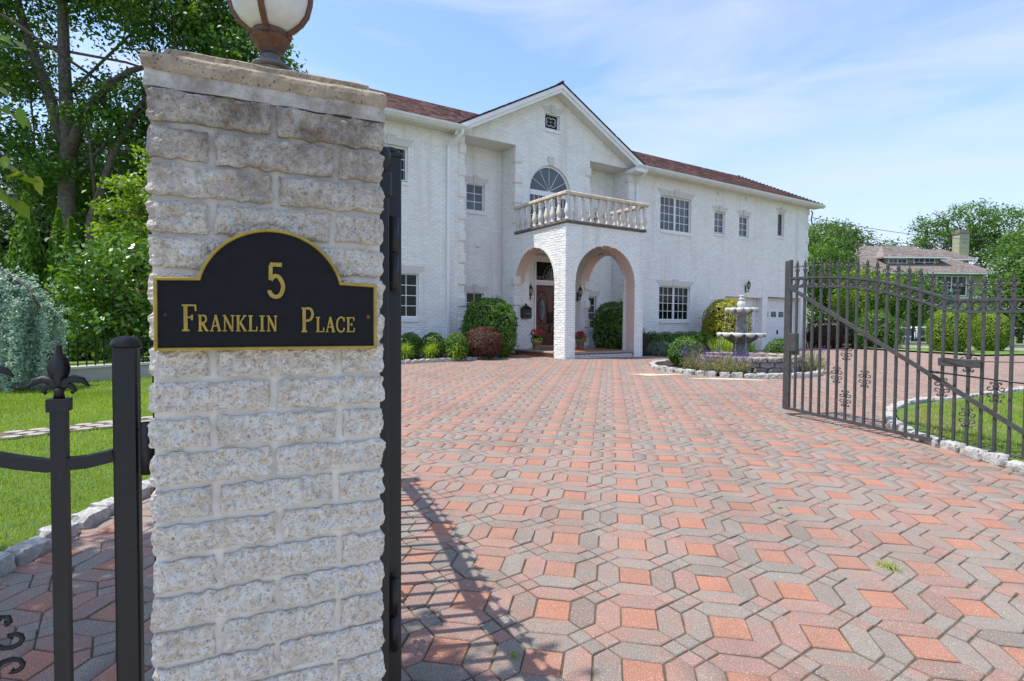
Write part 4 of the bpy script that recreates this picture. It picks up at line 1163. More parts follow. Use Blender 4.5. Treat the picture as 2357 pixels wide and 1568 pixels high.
m1 = MB(); m1.box(-2.5, -2.08, 2.42, 2.87, 7.70, 7.80); m1.build('eave_return', M['white_trim'], house)
for s, sl in ((-2.63, .26), (5.78, -.0)):
    m1 = MB(); m1.tube([(s + sl, 2.30, 7.73), (s + sl, 2.32, 7.62), (s + sl * .5, 2.60, 7.42), (s, 2.785, 7.28), (s, 2.80, 7.1), (s, 2.80, .55)], .058, 4, sq=True, upv=(1, .02, .01)); m1.build('downspout', M['white_trim'], house)
for s, z in ((10.94, 7.56), (12.98, 7.565)):
    m1 = MB(); m1.bbox(s - .08, s + .08, D0 - .06, D0 + .01, z - .08, z + .08, .015); v = m1.build('wall_vent', M['soffit'], house)
    for k in range(3): q = MB(); q.box(s - .06, s + .06, D0 - .075, D0 - .058, z - .05 + k * .04, z - .03 + k * .04); q.build('vent_slat', M['white_trim'], v)
m1 = MB(); m1.bbox(-1.10, -.92, DR - .06, DR + .01, 4.29, 4.46, .02); m1.bbox(-1.075, -.945, DR - .075, DR - .05, 4.32, 4.44, .01); m1.build('wall_vent', M['white_trim'], house)

# garage doors
for a, b, zt in ((11.55, 14.40, 2.96), (14.86, 17.72, 2.98)):
    y = D0 + .38; m1 = MB(); m1.box(a, b, y + .03, y + .08, .22, zt); gd = m1.build('garage_door', M['white_door'], house)
    rv = MB()
    for q in ([(a, D0, .2), (a, y + .05, .2), (a, y + .05, zt), (a, D0, zt)], [(b, D0, .2), (b, y + .05, .2), (b, y + .05, zt), (b, D0, zt)], [(a, D0, zt), (a, y + .05, zt), (b, y + .05, zt), (b, D0, zt)]): rv.add(q, [(0, 1, 2, 3)])
    rv.build('garage_reveal', M['wbrick'], gd)
    m1 = MB(); m1.box(a, a + .12, y - .02, y + .06, .22, zt); m1.box(b - .12, b, y - .02, y + .06, .22, zt); m1.build('door_jamb', M['white_trim'], gd)
    nr = 5; h = (zt - .36) / nr
    for r in range(nr):
        z0 = .34 + r * h
        for c in range(4):
            w = (b - a - .24) / 4; x0 = a + .12 + c * w
            if r == 3:
                m1 = MB(); m1.bbox(x0 + .08, x0 + w - .08, y + .005, y + .04, z0 + .08, z0 + h - .10, .01); m1.build('window_frame', M['white_trim'], gd)
                m1 = MB(); m1.box(x0 + .115, x0 + w - .115, y - .002, y + .03, z0 + .115, z0 + h - .135); m1.build('pane', M['pane_light'], gd)
                m1 = MB(); cx_ = x0 + w / 2
                for t in (-1, 0, 1): m1.tube([(cx_, y - .006, z0 + .13), (cx_ + t * .16, y - .006, z0 + h - .15)], .006, 4)
                m1.build('glazing_bar', M['white_trim'], gd)
            else:
                m1 = MB(); m1.bbox(x0 + .06, x0 + w - .06, y + .0, y + .034, z0 + .10, z0 + h - .10, .016); m1.build('door_panel', M['white_door'], gd)
        m1 = MB(); m1.box(a + .12, b - .12, y + .016, y + .03, z0 + .014, z0 + h - .014); m1.build('door_section', M['white_door'], gd)
    m1 = MB(); m1.bbox((a + b) / 2 - .02, (a + b) / 2 + .02, y - .06, y + .02, 1.15, 1.35, .008); m1.build('door_handle', M['iron'], gd)
# service cable drop at the right corner
m1 = MB(); m1.tube([(18.33, 2.75, 7.62), (18.40, 2.70, 7.50), (18.36, 2.74, 7.2), (18.42, 2.72, 6.9)], .035, 6); m1.build('service_mast', M['iron_grey'], house)

# wall lanterns, mailbox, pots: things of their own
def wall_lantern(s, y, z, label):
    r = empty('wall_lantern', tuple(hxy(s, y)) + (z,), HROT); tag(r, label, 'lantern', 'black carriage lanterns on the house')
    m1 = MB(); m1.bbox(-.05, .05, -.02, .0, -.30, .05, .015); m1.build('back_plate', M['iron'], r)
    m1 = MB(); m1.tube([(0, -.02, -.22), (0, -.10, -.25), (0, -.16, -.20), (0, -.17, -.10)], .012); m1.tube([(0, -.02, -.05), (0, -.07, -.13), (0, -.12, -.10), (0, -.09, -.06)], .008); m1.build('arm', M['iron'], r)
    m1 = MB(); m1.lathe([(.012, -.26), (.02, -.22), (.012, -.18), (.03, -.13), (.052, -.10), (.055, -.085), (.04, -.08)], 12, (0, -.17, 0)); m1.build('base_cup', M['iron'], r)
    m1 = MB(); m1.lathe([(.042, -.085), (.075, .0), (.082, .06), (.07, .125)], 14, (0, -.17, 0)); m1.build('globe', M['lantern_glass'], r)
    for k in range(6):
        a = k * math.pi / 3; q = MB(); q.tube([(rr * math.cos(a), -.17 + rr * math.sin(a), zz) for rr, zz in ((.046, -.085), (.079, .0), (.087, .06), (.075, .125))], .006, 5); q.build('rib', M['iron'], r)
    m1 = MB(); m1.lathe([(.088, .12), (.092, .135), (.06, .165), (.045, .20), (.018, .235), (.022, .25), (.012, .275), (.004, .32)], 14, (0, -.17, 0)); m1.build('cap', M['iron'], r)
wall_lantern(.70, 3.08, 2.73, 'black wall lantern left of the front door under the arch')
wall_lantern(2.80, 2.85, 2.75, 'black wall lantern right of the front door, seen through the front arch')
wall_lantern(13.05, D0 - .01, 3.44, 'black wall lantern above the two garage doors')
mbx = empty('mailbox', tuple(hxy(.41, D0 - .01)) + (1.78,), HROT); tag(mbx, 'black wall mailbox with pointed finial left of the front door', 'mailbox')
m1 = MB(); m1.bbox(-.19, .19, -.17, .0, .0, .34, .012); m1.build('box', M['iron'], mbx)
m1 = MB(); m1.hexa([(-.21, -.19, .34), (.21, -.19, .34), (.21, 0, .34), (-.21, 0, .34), (-.05, -.11, .46), (.05, -.11, .46), (.05, -.03, .46), (-.05, -.03, .46)]); m1.lathe([(.05, .45), (.03, .48), (.035, .50), (.015, .52), (.006, .55)], 10, (0, -.08, 0)); m1.build('lid', M['iron'], mbx)
m1 = MB()
for k, h in enumerate((.05, .03, .05, .045, .03)): m1.tube([(-.06 + k * .035, -.173, .15), (-.05 + k * .035, -.173, .15 + h), (-.04 + k * .035, -.173, .15 + h * .6)], .004, 5)
m1.build('lettering', M['white_trim'], mbx)
# ------------------------------------------------------------------ near gate pillar, plaque, lamp, gates
GPX = np.array([.908, .419]); GPX = GPX / np.hypot(*GPX); GQ = np.array([-GPX[1], GPX[0]])
PROT2 = math.atan2(GPX[1], GPX[0])
PL = np.array([-.875, 1.342])                       # front left corner of the pillar
def pxy(x, y): return tuple(PL + GPX * x + GQ * y)
PW = .558
zb = zgf(*pxy(.28, .28))
pillar = empty('gate_pillar', (PL[0], PL[1], 0), PROT2)
tag(pillar, 'rough split faced pale stone gate pillar with moulded cap, nearest the camera', 'pillar')
m1 = MB(); m1.box(.006, PW - .006, .0055, PW - .0055, -.05, 2.15); m1.build('mortar_core', M['mortar'], pillar)
pr = random.Random(11)
def split_brick(x0, x1, z0, z1, y0, y1, left, right, faces_y):
    """brick with chipped, bulging faces; local pillar coordinates"""
    nx = max(4, int((x1 - x0) / .0065)); nz = 12; ny = 14
    vs = {}; mb = MB()
    def grid(o, a, b, na, nb):
        mb.add([np.array(o) + np.array(a) * i / na + np.array(b) * j / nb for j in range(nb + 1) for i in range(na + 1)],
               [(j * (na + 1) + i, j * (na + 1) + i + 1, (j + 1) * (na + 1) + i + 1, (j + 1) * (na + 1) + i) for j in range(nb) for i in range(na)], smooth=False)
    X, Y, Z = x1 - x0, y1 - y0, z1 - z0
    grid((x0, y0, z0), (X, 0, 0), (0, 0, Z), nx, nz)
    grid((x1, y0, z0), (0, Y, 0), (0, 0, Z), ny, nz); grid((x0, y1, z0), (0, -Y, 0), (0, 0, Z), ny, nz)
    grid((x0, y0, z1), (X, 0, 0), (0, Y, 0), nx, 3); grid((x0, y1, z0), (X, 0, 0), (0, -Y, 0), nx, 3)
    grid((x1, y1, z0), (-X, 0, 0), (0, 0, Z), nx, nz)
    v = np.array(mb.v); sd = pr.random() * 40
    q = v + np.array([sd, 0, sd * .7])
    ex = np.minimum(v[:, 0] - x0, x1 - v[:, 0]); ez = np.minimum(v[:, 2] - z0, z1 - v[:, 2])
    mask = np.ones(len(v))
    fr = np.abs(v[:, 1] - y0) < 1e-6; bk = np.abs(v[:, 1] - y1) < 1e-6; lf = np.abs(v[:, 0] - x0) < 1e-6; rg = np.abs(v[:, 0] - x1) < 1e-6
    rough = fbm(q, 38, 4) * .015 + fbm(q, 120, 3) * .009 + np.abs(fbm(q + 9, 18, 2)) * .006
    edge = np.clip(np.minimum(ex, ez) / .010, 0, 1); edgez = np.clip(ez / .010, 0, 1)
    bul = .0065 * (1 - (1 - edge) ** 2)
    dep = np.maximum(.0095 + bul + rough * (.35 + .65 * edge), .0025)
    v[:, 1] -= np.where(fr, dep, 0)
    v[:, 1] += np.where(bk, -.004 + bul + rough, 0)
    if left: v[:, 0] -= np.where(lf, .000 + .006 * edgez + rough * .65, 0)
    if right: v[:, 0] += np.where(rg, .000 + .006 * edgez + rough * .65, 0)
    # ragged arrises
    jag = fbm(q + 17, 45, 3)
    v[:, 2] += np.where(ez < 1e-6, jag * .010 * np.where(v[:, 2] > (z0 + z1) / 2, 1, -1) , 0)
    xj = fbm(q + 23, 45, 3) * .010
    if not left: v[:, 0] += np.where(lf, xj, 0)
    if not right: v[:, 0] -= np.where(rg, xj, 0)
    mb.v = [tuple(p) for p in v]
    return mb.build('brick', M['split'], pillar)
ZT = 2.143; PIT = .0886
for r in range(25):
    z1 = ZT - r * PIT - .0035; z0 = z1 - .0745
    if z0 < -.05: break
    js = [.5 + pr.uniform(-.012, .012)] if r % 2 == 0 else [.245 + pr.uniform(-.012, .012), .775 + pr.uniform(-.012, .012)]
    xs = [0] + [j * PW for j in js] + [PW]; wj = .009
    for a in range(len(xs) - 1):
        x0 = xs[a] + (wj if a else .004); x1 = xs[a + 1] - (wj if a < len(xs) - 2 else .004)
        split_brick(x0, x1, z0 + pr.uniform(-.002, .002), z1 + pr.uniform(-.002, .002), .004, PW - .004, a == 0, a == len(xs) - 2, True)
def cap_block(name, x0, x1, z0, z1, prof, mat, amp):
    """square slab with a moulded edge; prof is (outset, z)"""
    mb = MB(); n = 40; ring = []
    for (o, z) in prof:
        pts = []
        for (ax, ay), (bx, by) in (((x0 - o, x0 - o), (x1 + o, x0 - o)), ((x1 + o, x0 - o), (x1 + o, x1 + o)), ((x1 + o, x1 + o), (x0 - o, x1 + o)), ((x0 - o, x1 + o), (x0 - o, x0 - o))):
            for k in range(n): pts.append((ax + (bx - ax) * k / n, ay + (by - ay) * k / n, z))
        ring.append(pts)
    v = np.array([p for rg in ring for p in rg]); N = 4 * n
    v = v + np.stack([fbm(v, 25), fbm(v + 5, 25), fbm(v + 11, 25)], 1) * amp + np.stack([fbm(v, 120, 2), fbm(v + 5, 120, 2), fbm(v + 11, 120, 2)], 1) * amp * .35
    fs = [(i * N + k, i * N + (k + 1) % N, (i + 1) * N + (k + 1) % N, (i + 1) * N + k) for i in range(len(prof) - 1) for k in range(N)]
    fs += [tuple(range(N))[::-1], tuple((len(prof) - 1) * N + k for k in range(N))]
    mb.add(v, fs); return mb.build(name, mat, pillar)
cap_block('mortar_band', 0, PW, 2.145, 2.185, [(.007, 2.143), (.006, 2.155), (.003, 2.17), (.004, 2.186)], M['mortar'], .006)
cap_block('cap', 0, PW, 2.18, 2.35, [(.006, 2.183), (.010, 2.190), (.011, 2.205), (.009, 2.217), (.003, 2.225), (-.022, 2.231), (-.030, 2.236), (-.032, 2.252), (-.038, 2.256), (-.10, 2.262), (-.18, 2.27), (-.20, 2.275)], M['cap_stone'], .004)

# plaque
plaque = empty('address_plaque', (PL[0], PL[1], 0), PROT2)
tag(plaque, 'black arched address plaque with gold rim reading 5 Franklin Place', 'plaque')
def plaque_outline(e):
    x0, x1, zl, zs = .013 + e, .5345 - e, 1.510 + e, 1.686 - e
    cxp, r = .2735, .1755; zc = 1.818 - r
    pts = [(x0, zl), (x1, zl), (x1, zs)]
    rr = r - e; zz = max(-.99, (zs + .003 - zc) / rr); a0 = math.asin(zz)
    pts += [(cxp + rr * math.cos(t), zc + rr * math.sin(t)) for t in np.linspace(a0, math.pi - a0, 40)]
    pts += [(x0, zs)]
    return pts
YF = -.034
m1 = MB(); m1.prism(plaque_outline(.004), YF, YF + .02); m1.build('plate', M['plaque_black'], plaque)
o0, o1 = plaque_outline(0), plaque_outline(.0085); n = len(o0); m1 = MB()
vs = [(p[0], YF + .020, p[1]) for p in o0] + [(p[0], YF - .005, p[1]) for p in o0] + [(p[0], YF - .0062, p[1]) for p in plaque_outline(.0022)] + [(p[0], YF - .006, p[1]) for p in plaque_outline(.0068)] + [(p[0], YF + .002, p[1]) for p in o1]
m1.add(vs, [(a * n + i, a * n + (i + 1) % n, (a + 1) * n + (i + 1) % n, (a + 1) * n + i) for a in range(4) for i in range(n)]); m1.build('rim', M['gold_paint'], plaque)
# serif capitals drawn as strokes: (thick?, points) in a unit box, width then height
S_ = lambda *p: list(p)
GLYPH = {
 'F': [(1, [(.26, 0), (.26, 1)]), (0, [(.02, .025), (.5, .025)]), (0, [(.02, .975), (.92, .975)]), (0, [(.90, 1.0), (.93, .76)]), (0, [(.3, .52), (.68, .52)]), (0, [(.68, .62), (.68, .41)])],
 'R': [(1, [(.2, 0), (.2, 1)]), (0, [(0, .03), (.42, .03)]), (0, [(0, .97), (.5, .97)]), (2, [(.45, .97), (.68, .93), (.76, .76), (.68, .58), (.45, .52), (.2, .52)]), (1, [(.42, .52), (.8, .04)]), (0, [(.74, .03), (1, .03)])],
 'A': [(0, [(.5, 1), (.14, .03)]), (1, [(.48, 1), (.84, .03)]), (0, [(.26, .34), (.72, .34)]), (0, [(0, .03), (.3, .03)]), (0, [(.66, .03), (1, .03)])],
 'N': [(0, [(.17, 0), (.17, 1)]), (1, [(.14, 1), (.84, 0)]), (0, [(.84, 0), (.84, 1)]), (0, [(0, .03), (.34, .03)]), (0, [(0, .97), (.22, .97)]), (0, [(.68, .97), (1, .97)])],
 'K': [(1, [(.2, 0), (.2, 1)]), (0, [(0, .03), (.42, .03)]), (0, [(0, .97), (.42, .97)]), (0, [(.24, .40), (.80, .97)]), (1, [(.40, .55), (.84, .04)]), (0, [(.66, .97), (.96, .97)]), (0, [(.7, .03), (1, .03)])],
 'L': [(1, [(.26, 0), (.26, 1)]), (0, [(.02, .97), (.52, .97)]), (0, [(.02, .03), (.92, .03)]), (0, [(.92, 0), (.96, .30)])],
 'I': [(1, [(.5, 0), (.5, 1)]), (0, [(.1, .03), (.9, .03)]), (0, [(.1, .97), (.9, .97)])],
 'P': [(1, [(.24, 0), (.24, 1)]), (0, [(.02, .025), (.48, .025)]), (0, [(.02, .975), (.5, .975)]), (2, [(.45, .975), (.78, .94), (.94, .74), (.78, .53), (.5, .47), (.28, .47)])],
 'C': [(2, [(.92, .72), (.80, .93), (.5, .985), (.2, .84), (.07, .5), (.2, .16), (.5, .015), (.80, .08), (.95, .28)]), (0, [(.92, .98), (.92, .70)])],
 'E': [(1, [(.24, 0), (.24, 1)]), (0, [(.02, .03), (.92, .03)]), (0, [(.02, .97), (.90, .97)]), (0, [(.28, .52), (.66, .52)]), (0, [(.66, .62), (.66, .41)]), (0, [(.90, 1), (.92, .76)]), (0, [(.92, 0), (.96, .28)])],
 '5': [(1, [(.20, .50), (.22, .93)]), (3, [(.17, .945), (.80, .945)]), (3, [(.20, .50), (.42, .62), (.68, .57), (.86, .33), (.72, .10), (.46, .03), (.22, .10), (.14, .20)]), (3, [(.13, .16), (.17, .205)])],
}
def letter(ch, x, z, w, h, thick, thin, yb):
    mb = MB(); kk = 0
    for wt, pts in GLYPH[ch]:
        t = {1: thick, 0: thin, 2: (thick + thin) * .5, 3: thick * 1.1}[wt]
        P = [(x + p[0] * w, z + p[1] * h) for p in pts]
        if len(P) > 2:                                # smooth curved strokes
            Q = []
            for i in range(len(P) - 1):
                p0, p1, p2, p3 = P[max(i - 1, 0)], P[i], P[i + 1], P[min(i + 2, len(P) - 1)]
                for u in np.linspace(0, 1, 6)[:-1]:
                    Q.append(tuple(.5 * ((2 * p1[k]) + (-p0[k] + p2[k]) * u + (2 * p0[k] - 5 * p1[k] + 4 * p2[k] - p3[k]) * u * u + (-p0[k] + 3 * p1[k] - 3 * p2[k] + p3[k]) * u ** 3) for k in (0, 1)))
            P = Q + [P[-1]]
        L, R = [], []
        for i in range(len(P)):
            a, b = P[max(i - 1, 0)], P[min(i + 1, len(P) - 1)]; d = math.hypot(b[0] - a[0], b[1] - a[1]); nx, nz = -(b[1] - a[1]) / d, (b[0] - a[0]) / d
            L.append((P[i][0] + nx * t / 2, P[i][1] + nz * t / 2)); R.append((P[i][0] - nx * t / 2, P[i][1] - nz * t / 2))
        yt = yb - .0035 - kk * .00012; kk += 1; n = len(P)
        vs = [(p[0], yb + .001, p[1]) for p in L] + [(p[0], yb + .001, p[1]) for p in R] + [(p[0], yt, p[1]) for p in L] + [(p[0], yt, p[1]) for p in R]
        fs = [(2 * n + i, 2 * n + i + 1, 3 * n + i + 1, 3 * n + i) for i in range(n - 1)] + [(i, i + 1, 2 * n + i + 1, 2 * n + i) for i in range(n - 1)] + [(n + i + 1, n + i, 3 * n + i, 3 * n + i + 1) for i in range(n - 1)] + [(0, 2 * n, 3 * n, n), (n - 1, 2 * n - 1, 4 * n - 1, 3 * n - 1)]
        mb.add(vs, fs)
    return mb.build('letter', M['gold_paint'], plaque)
letter('5', .258, 1.643, .045, .090, .0092, .006, YF)
letter('F', .070, 1.558, .032, .064, .0082, .0042, YF)
xs_ = .1045; 
for ch, w in zip('RANKLIN', (.0225, .0245, .026, .0245, .021, .0155, .0245)):
    letter(ch, xs_, 1.5575, w, .040, .0056, .0030, YF); xs_ += w + .0032
letter('P', .340, 1.5555, .030, .064, .0082, .0042, YF)
xs_ = .376
for ch, w in zip('LACE', (.021, .024, .022, .022)):
    letter(ch, xs_, 1.5555, w, .040, .0056, .0030, YF); xs_ += w + .0036
for x in (.036, .513):
    m1 = MB(); m1.ell((x, YF, 1.597), (.006, .003, .006), 10, 6); m1.build('screw', M['iron' if x < .1 else 'lamp_metal'], plaque)

# lamp on the pillar
lp = pxy(PW / 2, PW / 2)
lamp = empty('pillar_lamp', (lp[0], lp[1], 2.350), math.radians(8)); lamp.scale = (.88, .88, .62)
tag(lamp, 'rusty bronze globe lamp with frosted glass standing on the pillar cap', 'lamp')
m1 = MB(); m1.lathe([(.045, -.08), (.045, .001)], 20); m1.build('plinth', M['cap_stone'], lamp)
m1 = MB(); m1.lathe([(.052, 0), (.060, .006), (.061, .014), (.052, .020), (.050, .026), (.040, .032), (.034, .046), (.030, .058), (.0285, .068)], 28); m1.build('base_flange', M['lamp_metal'], lamp)
def flute(r, z, a): return (r * (1 + .045 * math.cos(16 * a) * min(1, max(0, (z - .066) * 30)) * min(1, max(0, (.135 - z) * 40))), z)
m1 = MB(); m1.lathe([(.0285, .066), (.031, .074), (.040, .082), (.043, .092), (.054, .118), (.060, .130), (.063, .136), (.062, .142), (.058, .146), (.057, .168), (.059, .174), (.05, .176)], 64, fn=flute); m1.build('fluted_cup', M['lamp_metal'], lamp)
gl_ = [(r * (1 + .03 * min(1, max(0, (z - .172) / .06))), .172 + (z - .172) * 1.6) for r, z in [(.046, .172), (.068, .184), (.094, .204), (.112, .230), (.122, .265), (.127, .31), (.126, .36), (.118, .42), (.104, .46)]]
m1 = MB(); m1.lathe(gl_, 40); m1.build('globe', M['lamp_glass'], lamp)
for k in range(4):
    a = k * math.pi / 2; m1 = MB(); pts = [(.056, .142), (.062, .165)] + [(r + .004, z - .004) for r, z in gl_]
    m1.tube([(r * math.cos(a), r * math.sin(a), z) for r, z in pts], [.013] + [.0105] * (len(pts) - 1), 10, upv=(math.cos(a), math.sin(a), 0.01)); m1.build('rib', M['lamp_metal'], lamp)
m1 = MB(); m1.lathe([(.118, .62), (.142, .635), (.138, .66), (.10, .74), (.055, .80), (.03, .84), (.034, .87), (.015, .91)], 32); m1.build('lamp_roof', M['lamp_metal'], lamp)

# ---- fleur-de-lis finial shared by all the ironwork; base at z=0, about .155 high
def finial_mesh(name):
    mb = MB()
    mb.box(-.021, .021, -.021, .021, -.004, .026); 
    mb.lathe([(.012, .026), (.010, .040), (.012, .050)], 8)
    # spear blade with a raised spine
    sp = [(.0, .046), (.010, .060), (.021, .085), (.0235, .100), (.018, .118), (.009, .134), (.0075, .146), (.008, .152), (.0, .157)]
    n = len(sp)
    vs = [(x, 0, z) for x, z in sp] + [(-x, 0, z) for x, z in sp] + [(0, -.010 if 0 < i < n - 1 else 0, z) for i, (x, z) in enumerate(sp)] + [(0, .010 if 0 < i < n - 1 else 0, z) for i, (x, z) in enumerate(sp)]
    fs = []
    for i in range(n - 1):
        fs += [(i, i + 1, 2 * n + i + 1, 2 * n + i), (n + i + 1, n + i, 2 * n + i, 2 * n + i + 1), (i + 1, i, 3 * n + i, 3 * n + i + 1), (n + i, n + i + 1, 3 * n + i + 1, 3 * n + i)]
    mb.add(vs, fs, True)
    for sg in (-1, 1):
        mb.tube([(0, 0, .046), (sg * .012, 0, .066), (sg * .030, 0, .073), (sg * .046, 0, .068), (sg * .060, 0, .053)], [.008, .0095, .0095, .008, .002], 8, flat=.8)
        mb.tube([(0, 0, .046), (sg * .014, 0, .058), (sg * .026, 0, .054), (sg * .030, 0, .044), (sg * .024, 0, .038)], [.006, .007, .006, .006, .004], 8)
    return mb.mesh(name)
FIN = {}
for k in ('iron', 'iron_grey'): FIN[k] = finial_mesh('finial'); FIN[k].materials.append(M[k])
def scroll_mesh(name):
    mb = MB()
    for sx in (-1, 1):
        for sz in (-1, 1):
            pts = [(sx * .008, 0, sz * .046), (sx * .012, 0, sz * .030)]
            pts += [(sx * (.041 - (.030 - .0026 * k) * math.cos(k * .62 - .3)), 0, sz * (.030 - (.024 - .0020 * k) * math.sin(k * .62 - .3) )) for k in range(10)]
            mb.tube(pts, [.0052] * (len(pts) - 1) + [.008], 6)
            mb.tube([(sx * .008, 0, sz * .046), (sx * .012, 0, sz * .064), (sx * .024, 0, sz * .078), (sx * .036, 0, sz * .076), (sx * .038, 0, sz * .066), (sx * .031, 0, sz * .064)], [.0052] * 5 + [.008], 6)
    for z in (-.046, .046): mb.box(-.016, .016, -.016, .016, z - .009, z + .009)
    return mb.mesh(name)
SCR = {}
for k in ('iron', 'iron_grey'): SCR[k] = scroll_mesh('scroll'); SCR[k].materials.append(M[k])

# ---- driveway gate leaves: measured along the leaf from the free end (t), heights absolute for the right leaf
LEAF = 3.16
TOP = [(0, 2.272), (.285, 2.265), (.526, 2.254), (.778, 2.238), (1.016, 2.204), (1.262, 2.158), (1.513, 2.094), (1.768, 2.012), (1.90, 1.962), (1.985, 1.928), (2.06, 1.898), (2.145, 1.884), (2.31, 1.879), (2.73, 1.868), (3.16, 1.858)]
LOW = [(0, 2.146), (.4, 2.136), (.781, 2.118), (1.03, 2.088), (1.264, 2.042), (1.513, 1.975), (1.771, 1.892), (1.93, 1.828), (2.045, 1.777), (2.149, 1.757), (2.31, 1.754), (2.733, 1.752), (3.16, 1.742)]
BOT = [(0, .40), (1.22, .338), (2.014, .303), (2.772, .272), (3.16, .256)]
def ip(tab, t): return float(np.interp(t, [a for a, _ in tab], [b for _, b in tab]))
def gate_leaf(hinge, qdir, dz, mat, label, mirror):
    rz = math.atan2(qdir[1], qdir[0]); g = empty('driveway_gate', (hinge[0], hinge[1], dz), rz); tag(g, label, 'gate', 'two leaves of the driveway gate')
    X = lambda t: LEAF - t; mt = M[mat]
    def rail(name, tab, w, h, off=0):
        m = MB(); pts = [(t, z) for t, z in tab]
        for (t0, z0), (t1, z1) in zip(pts[:-1], pts[1:]):
            m.hexa([(X(t0), -w, z0 - h + off), (X(t1), -w, z1 - h + off), (X(t1), w, z1 - h + off), (X(t0), w, z0 - h + off), (X(t0), -w, z0 + off), (X(t1), -w, z1 + off), (X(t1), w, z1 + off), (X(t0), w, z0 + off)])
        return m.build(name, mt, g)
    rail('top_rail', TOP, .020, .026, .004); rail('ring_rail', LOW, .0198, .026, .002); rail('bottom_rail', BOT, .020, .040, .012)
    for k in range(24):
        t = .157 + .1244 * k
        if t > LEAF - .05: break
        zt = ip(TOP, t) + .085; m = MB(); m.box(X(t) - .0130, X(t) + .0130, -.0130, .0130, ip(BOT, t), zt); m.build('bar', mt, g)
        f = link('finial', FIN[mat], None, g); f.location = (X(t), 0, zt)
    for k in range(25):
        t = .157 + .1244 * (k - .5)
        if t > LEAF - .03 or t < .05: continue
        zc = (ip(TOP, t) - .020 + ip(LOW, t)) / 2; r = min((ip(TOP, t) - .020 - ip(LOW, t)) / 2, .052) - .001; m = MB()
        m.lathe([(r - .013, -.012), (r, -.012), (r, .012), (r - .013, .012), (r - .013, -.012)], 24); v = np.array(m.v); m.v = [(X(t) + a, c, zc + b) for a, b, c in v]; m.f = m.f[:-2]; m.sm = m.sm[:-2]
        m.build('ring', mt, g)
    m = MB(); m.bbox(X(.03), X(-.05), -.032, .0, ip(BOT, 0) - .03, 2.515, .004); m.bbox(X(.07), X(.035), -.026, .026, ip(BOT, 0) - .02, 2.525, .004); m.build('end_post', mt, g)
    m = MB(); m.bbox(X(LEAF), X(LEAF - .05), -.025, .025, ip(BOT, LEAF) - .02, 2.05, .004); m.build('hinge_stile', mt, g)
    m = MB(); a, b = (.075, 2.118), (LEAF - .05, .335); w = .029
    m.hexa([(X(a[0]), .014, a[1] - w), (X(b[0]), .014, b[1] - w), (X(b[0]), .030, b[1] - w), (X(a[0]), .030, a[1] - w), (X(a[0]), .014, a[1] + w), (X(b[0]), .014, b[1] + w), (X(b[0]), .030, b[1] + w), (X(a[0]), .030, a[1] + w)]); m.build('diagonal_brace', mt, g)
    for k, z in ((6, 1.245), (5, .935), (6, .64), (8, .918), (15, .905), (17, 1.20), (19, .905), (17, .60)):
        o = link('scroll', SCR[mat], None, g); t = .157 + .1244 * k; o.location = (X(t), 0, z); o.scale = (1.3, 1.3, 1.3)
    return g, X
RF = np.array([3.97, 8.03]); qd = np.array([-.415, .91]); qd = qd / np.hypot(*qd)
rg, X = gate_leaf(RF - qd * LEAF, qd, 0.0, 'iron_grey', 'right leaf of the wrought iron driveway gate, standing open over the pavers', False)
m = MB(); m.bbox(X(.175), X(.06), -.042, .03, 1.215, 1.475, .006); lk = m.build('lock_case', M['iron_grey'], rg)
for z in (1.415, 1.305): q = MB(); q.tube([(X(.10), -.04, z), (X(.10), -.062, z)], .030, 14); q.build('lock_knob', M['iron_grey'], lk)
m = MB(); m.bbox(X(2.40), X(1.99), .018, .034, 1.145, 1.235, .004); m.build('operator_bracket', M['iron_grey'], rg)
m = MB(); m.tube([(X(1.93), .06, 1.075), (X(2.02), .06, 1.071)], .014, 8); m.tube([(X(2.0), .06, 1.072), (X(3.1), .12, 1.01)], .0085, 8); m.build('operator_arm', M['iron'], rg)
m = MB(); m.tube([(X(2.03), .05, 1.24), (X(2.3), .07, 1.215), (X(2.8), .12, 1.235), (X(3.1), .15, 1.26)], .005, 6); m.build('chain', M['iron_grey'], rg)
LH = np.array(pxy(.628, .255)); lqd = np.array([-.425, .905]); lqd = lqd / np.hypot(*lqd)
lg, _ = gate_leaf(LH, lqd, -.10, 'iron', 'left leaf of the driveway gate, standing open behind the stone pillar', True)
# hinge post beside the pillar and the tall hinge stile
gp = empty('gate_post', pxy(.578, .10) + (0,), PROT2); tag(gp, 'slim black iron gate post with ball knob against the right side of the pillar', 'gate post')
m = MB(); m.bbox(-.018, .018, -.018, .018, 0, 2.0, .004); m.build('post', M['iron'], gp)
m = MB(); m.bbox(-.026, .026, -.026, .026, 1.955, 2.03, .006); m.build('collar', M['iron'], gp)
m = MB(); m.lathe([(.014, 2.03), (.012, 2.05), (.022, 2.06), (.027, 2.08), (.022, 2.10), (.008, 2.108)], 16); m.build('ball_knob', M['iron'], gp)
for z in (1.74, 1.86, .7, .58): m = MB(); m.tube([(.052, .075, z - .055), (.052, .075, z + .055)], .017, 12); m.build('hinge_barrel', M['iron'], gp)
tp = empty('gate_post', pxy(.628, .235) + (0,), PROT2); tag(tp, 'tall black capped hinge post standing right of the stone pillar', 'gate post')
m = MB(); m.bbox(-.034, .034, -.034, .034, 0, 2.115, .005); m.build('post', M['iron'], tp)
m = MB(); m.bbox(-.038, .038, -.038, .038, 2.112, 2.128, .004); m.lathe([(.038, 2.128), (.034, 2.139), (.022, 2.147), (.006, 2.150)], 18); m.build('post_cap', M['iron'], tp)

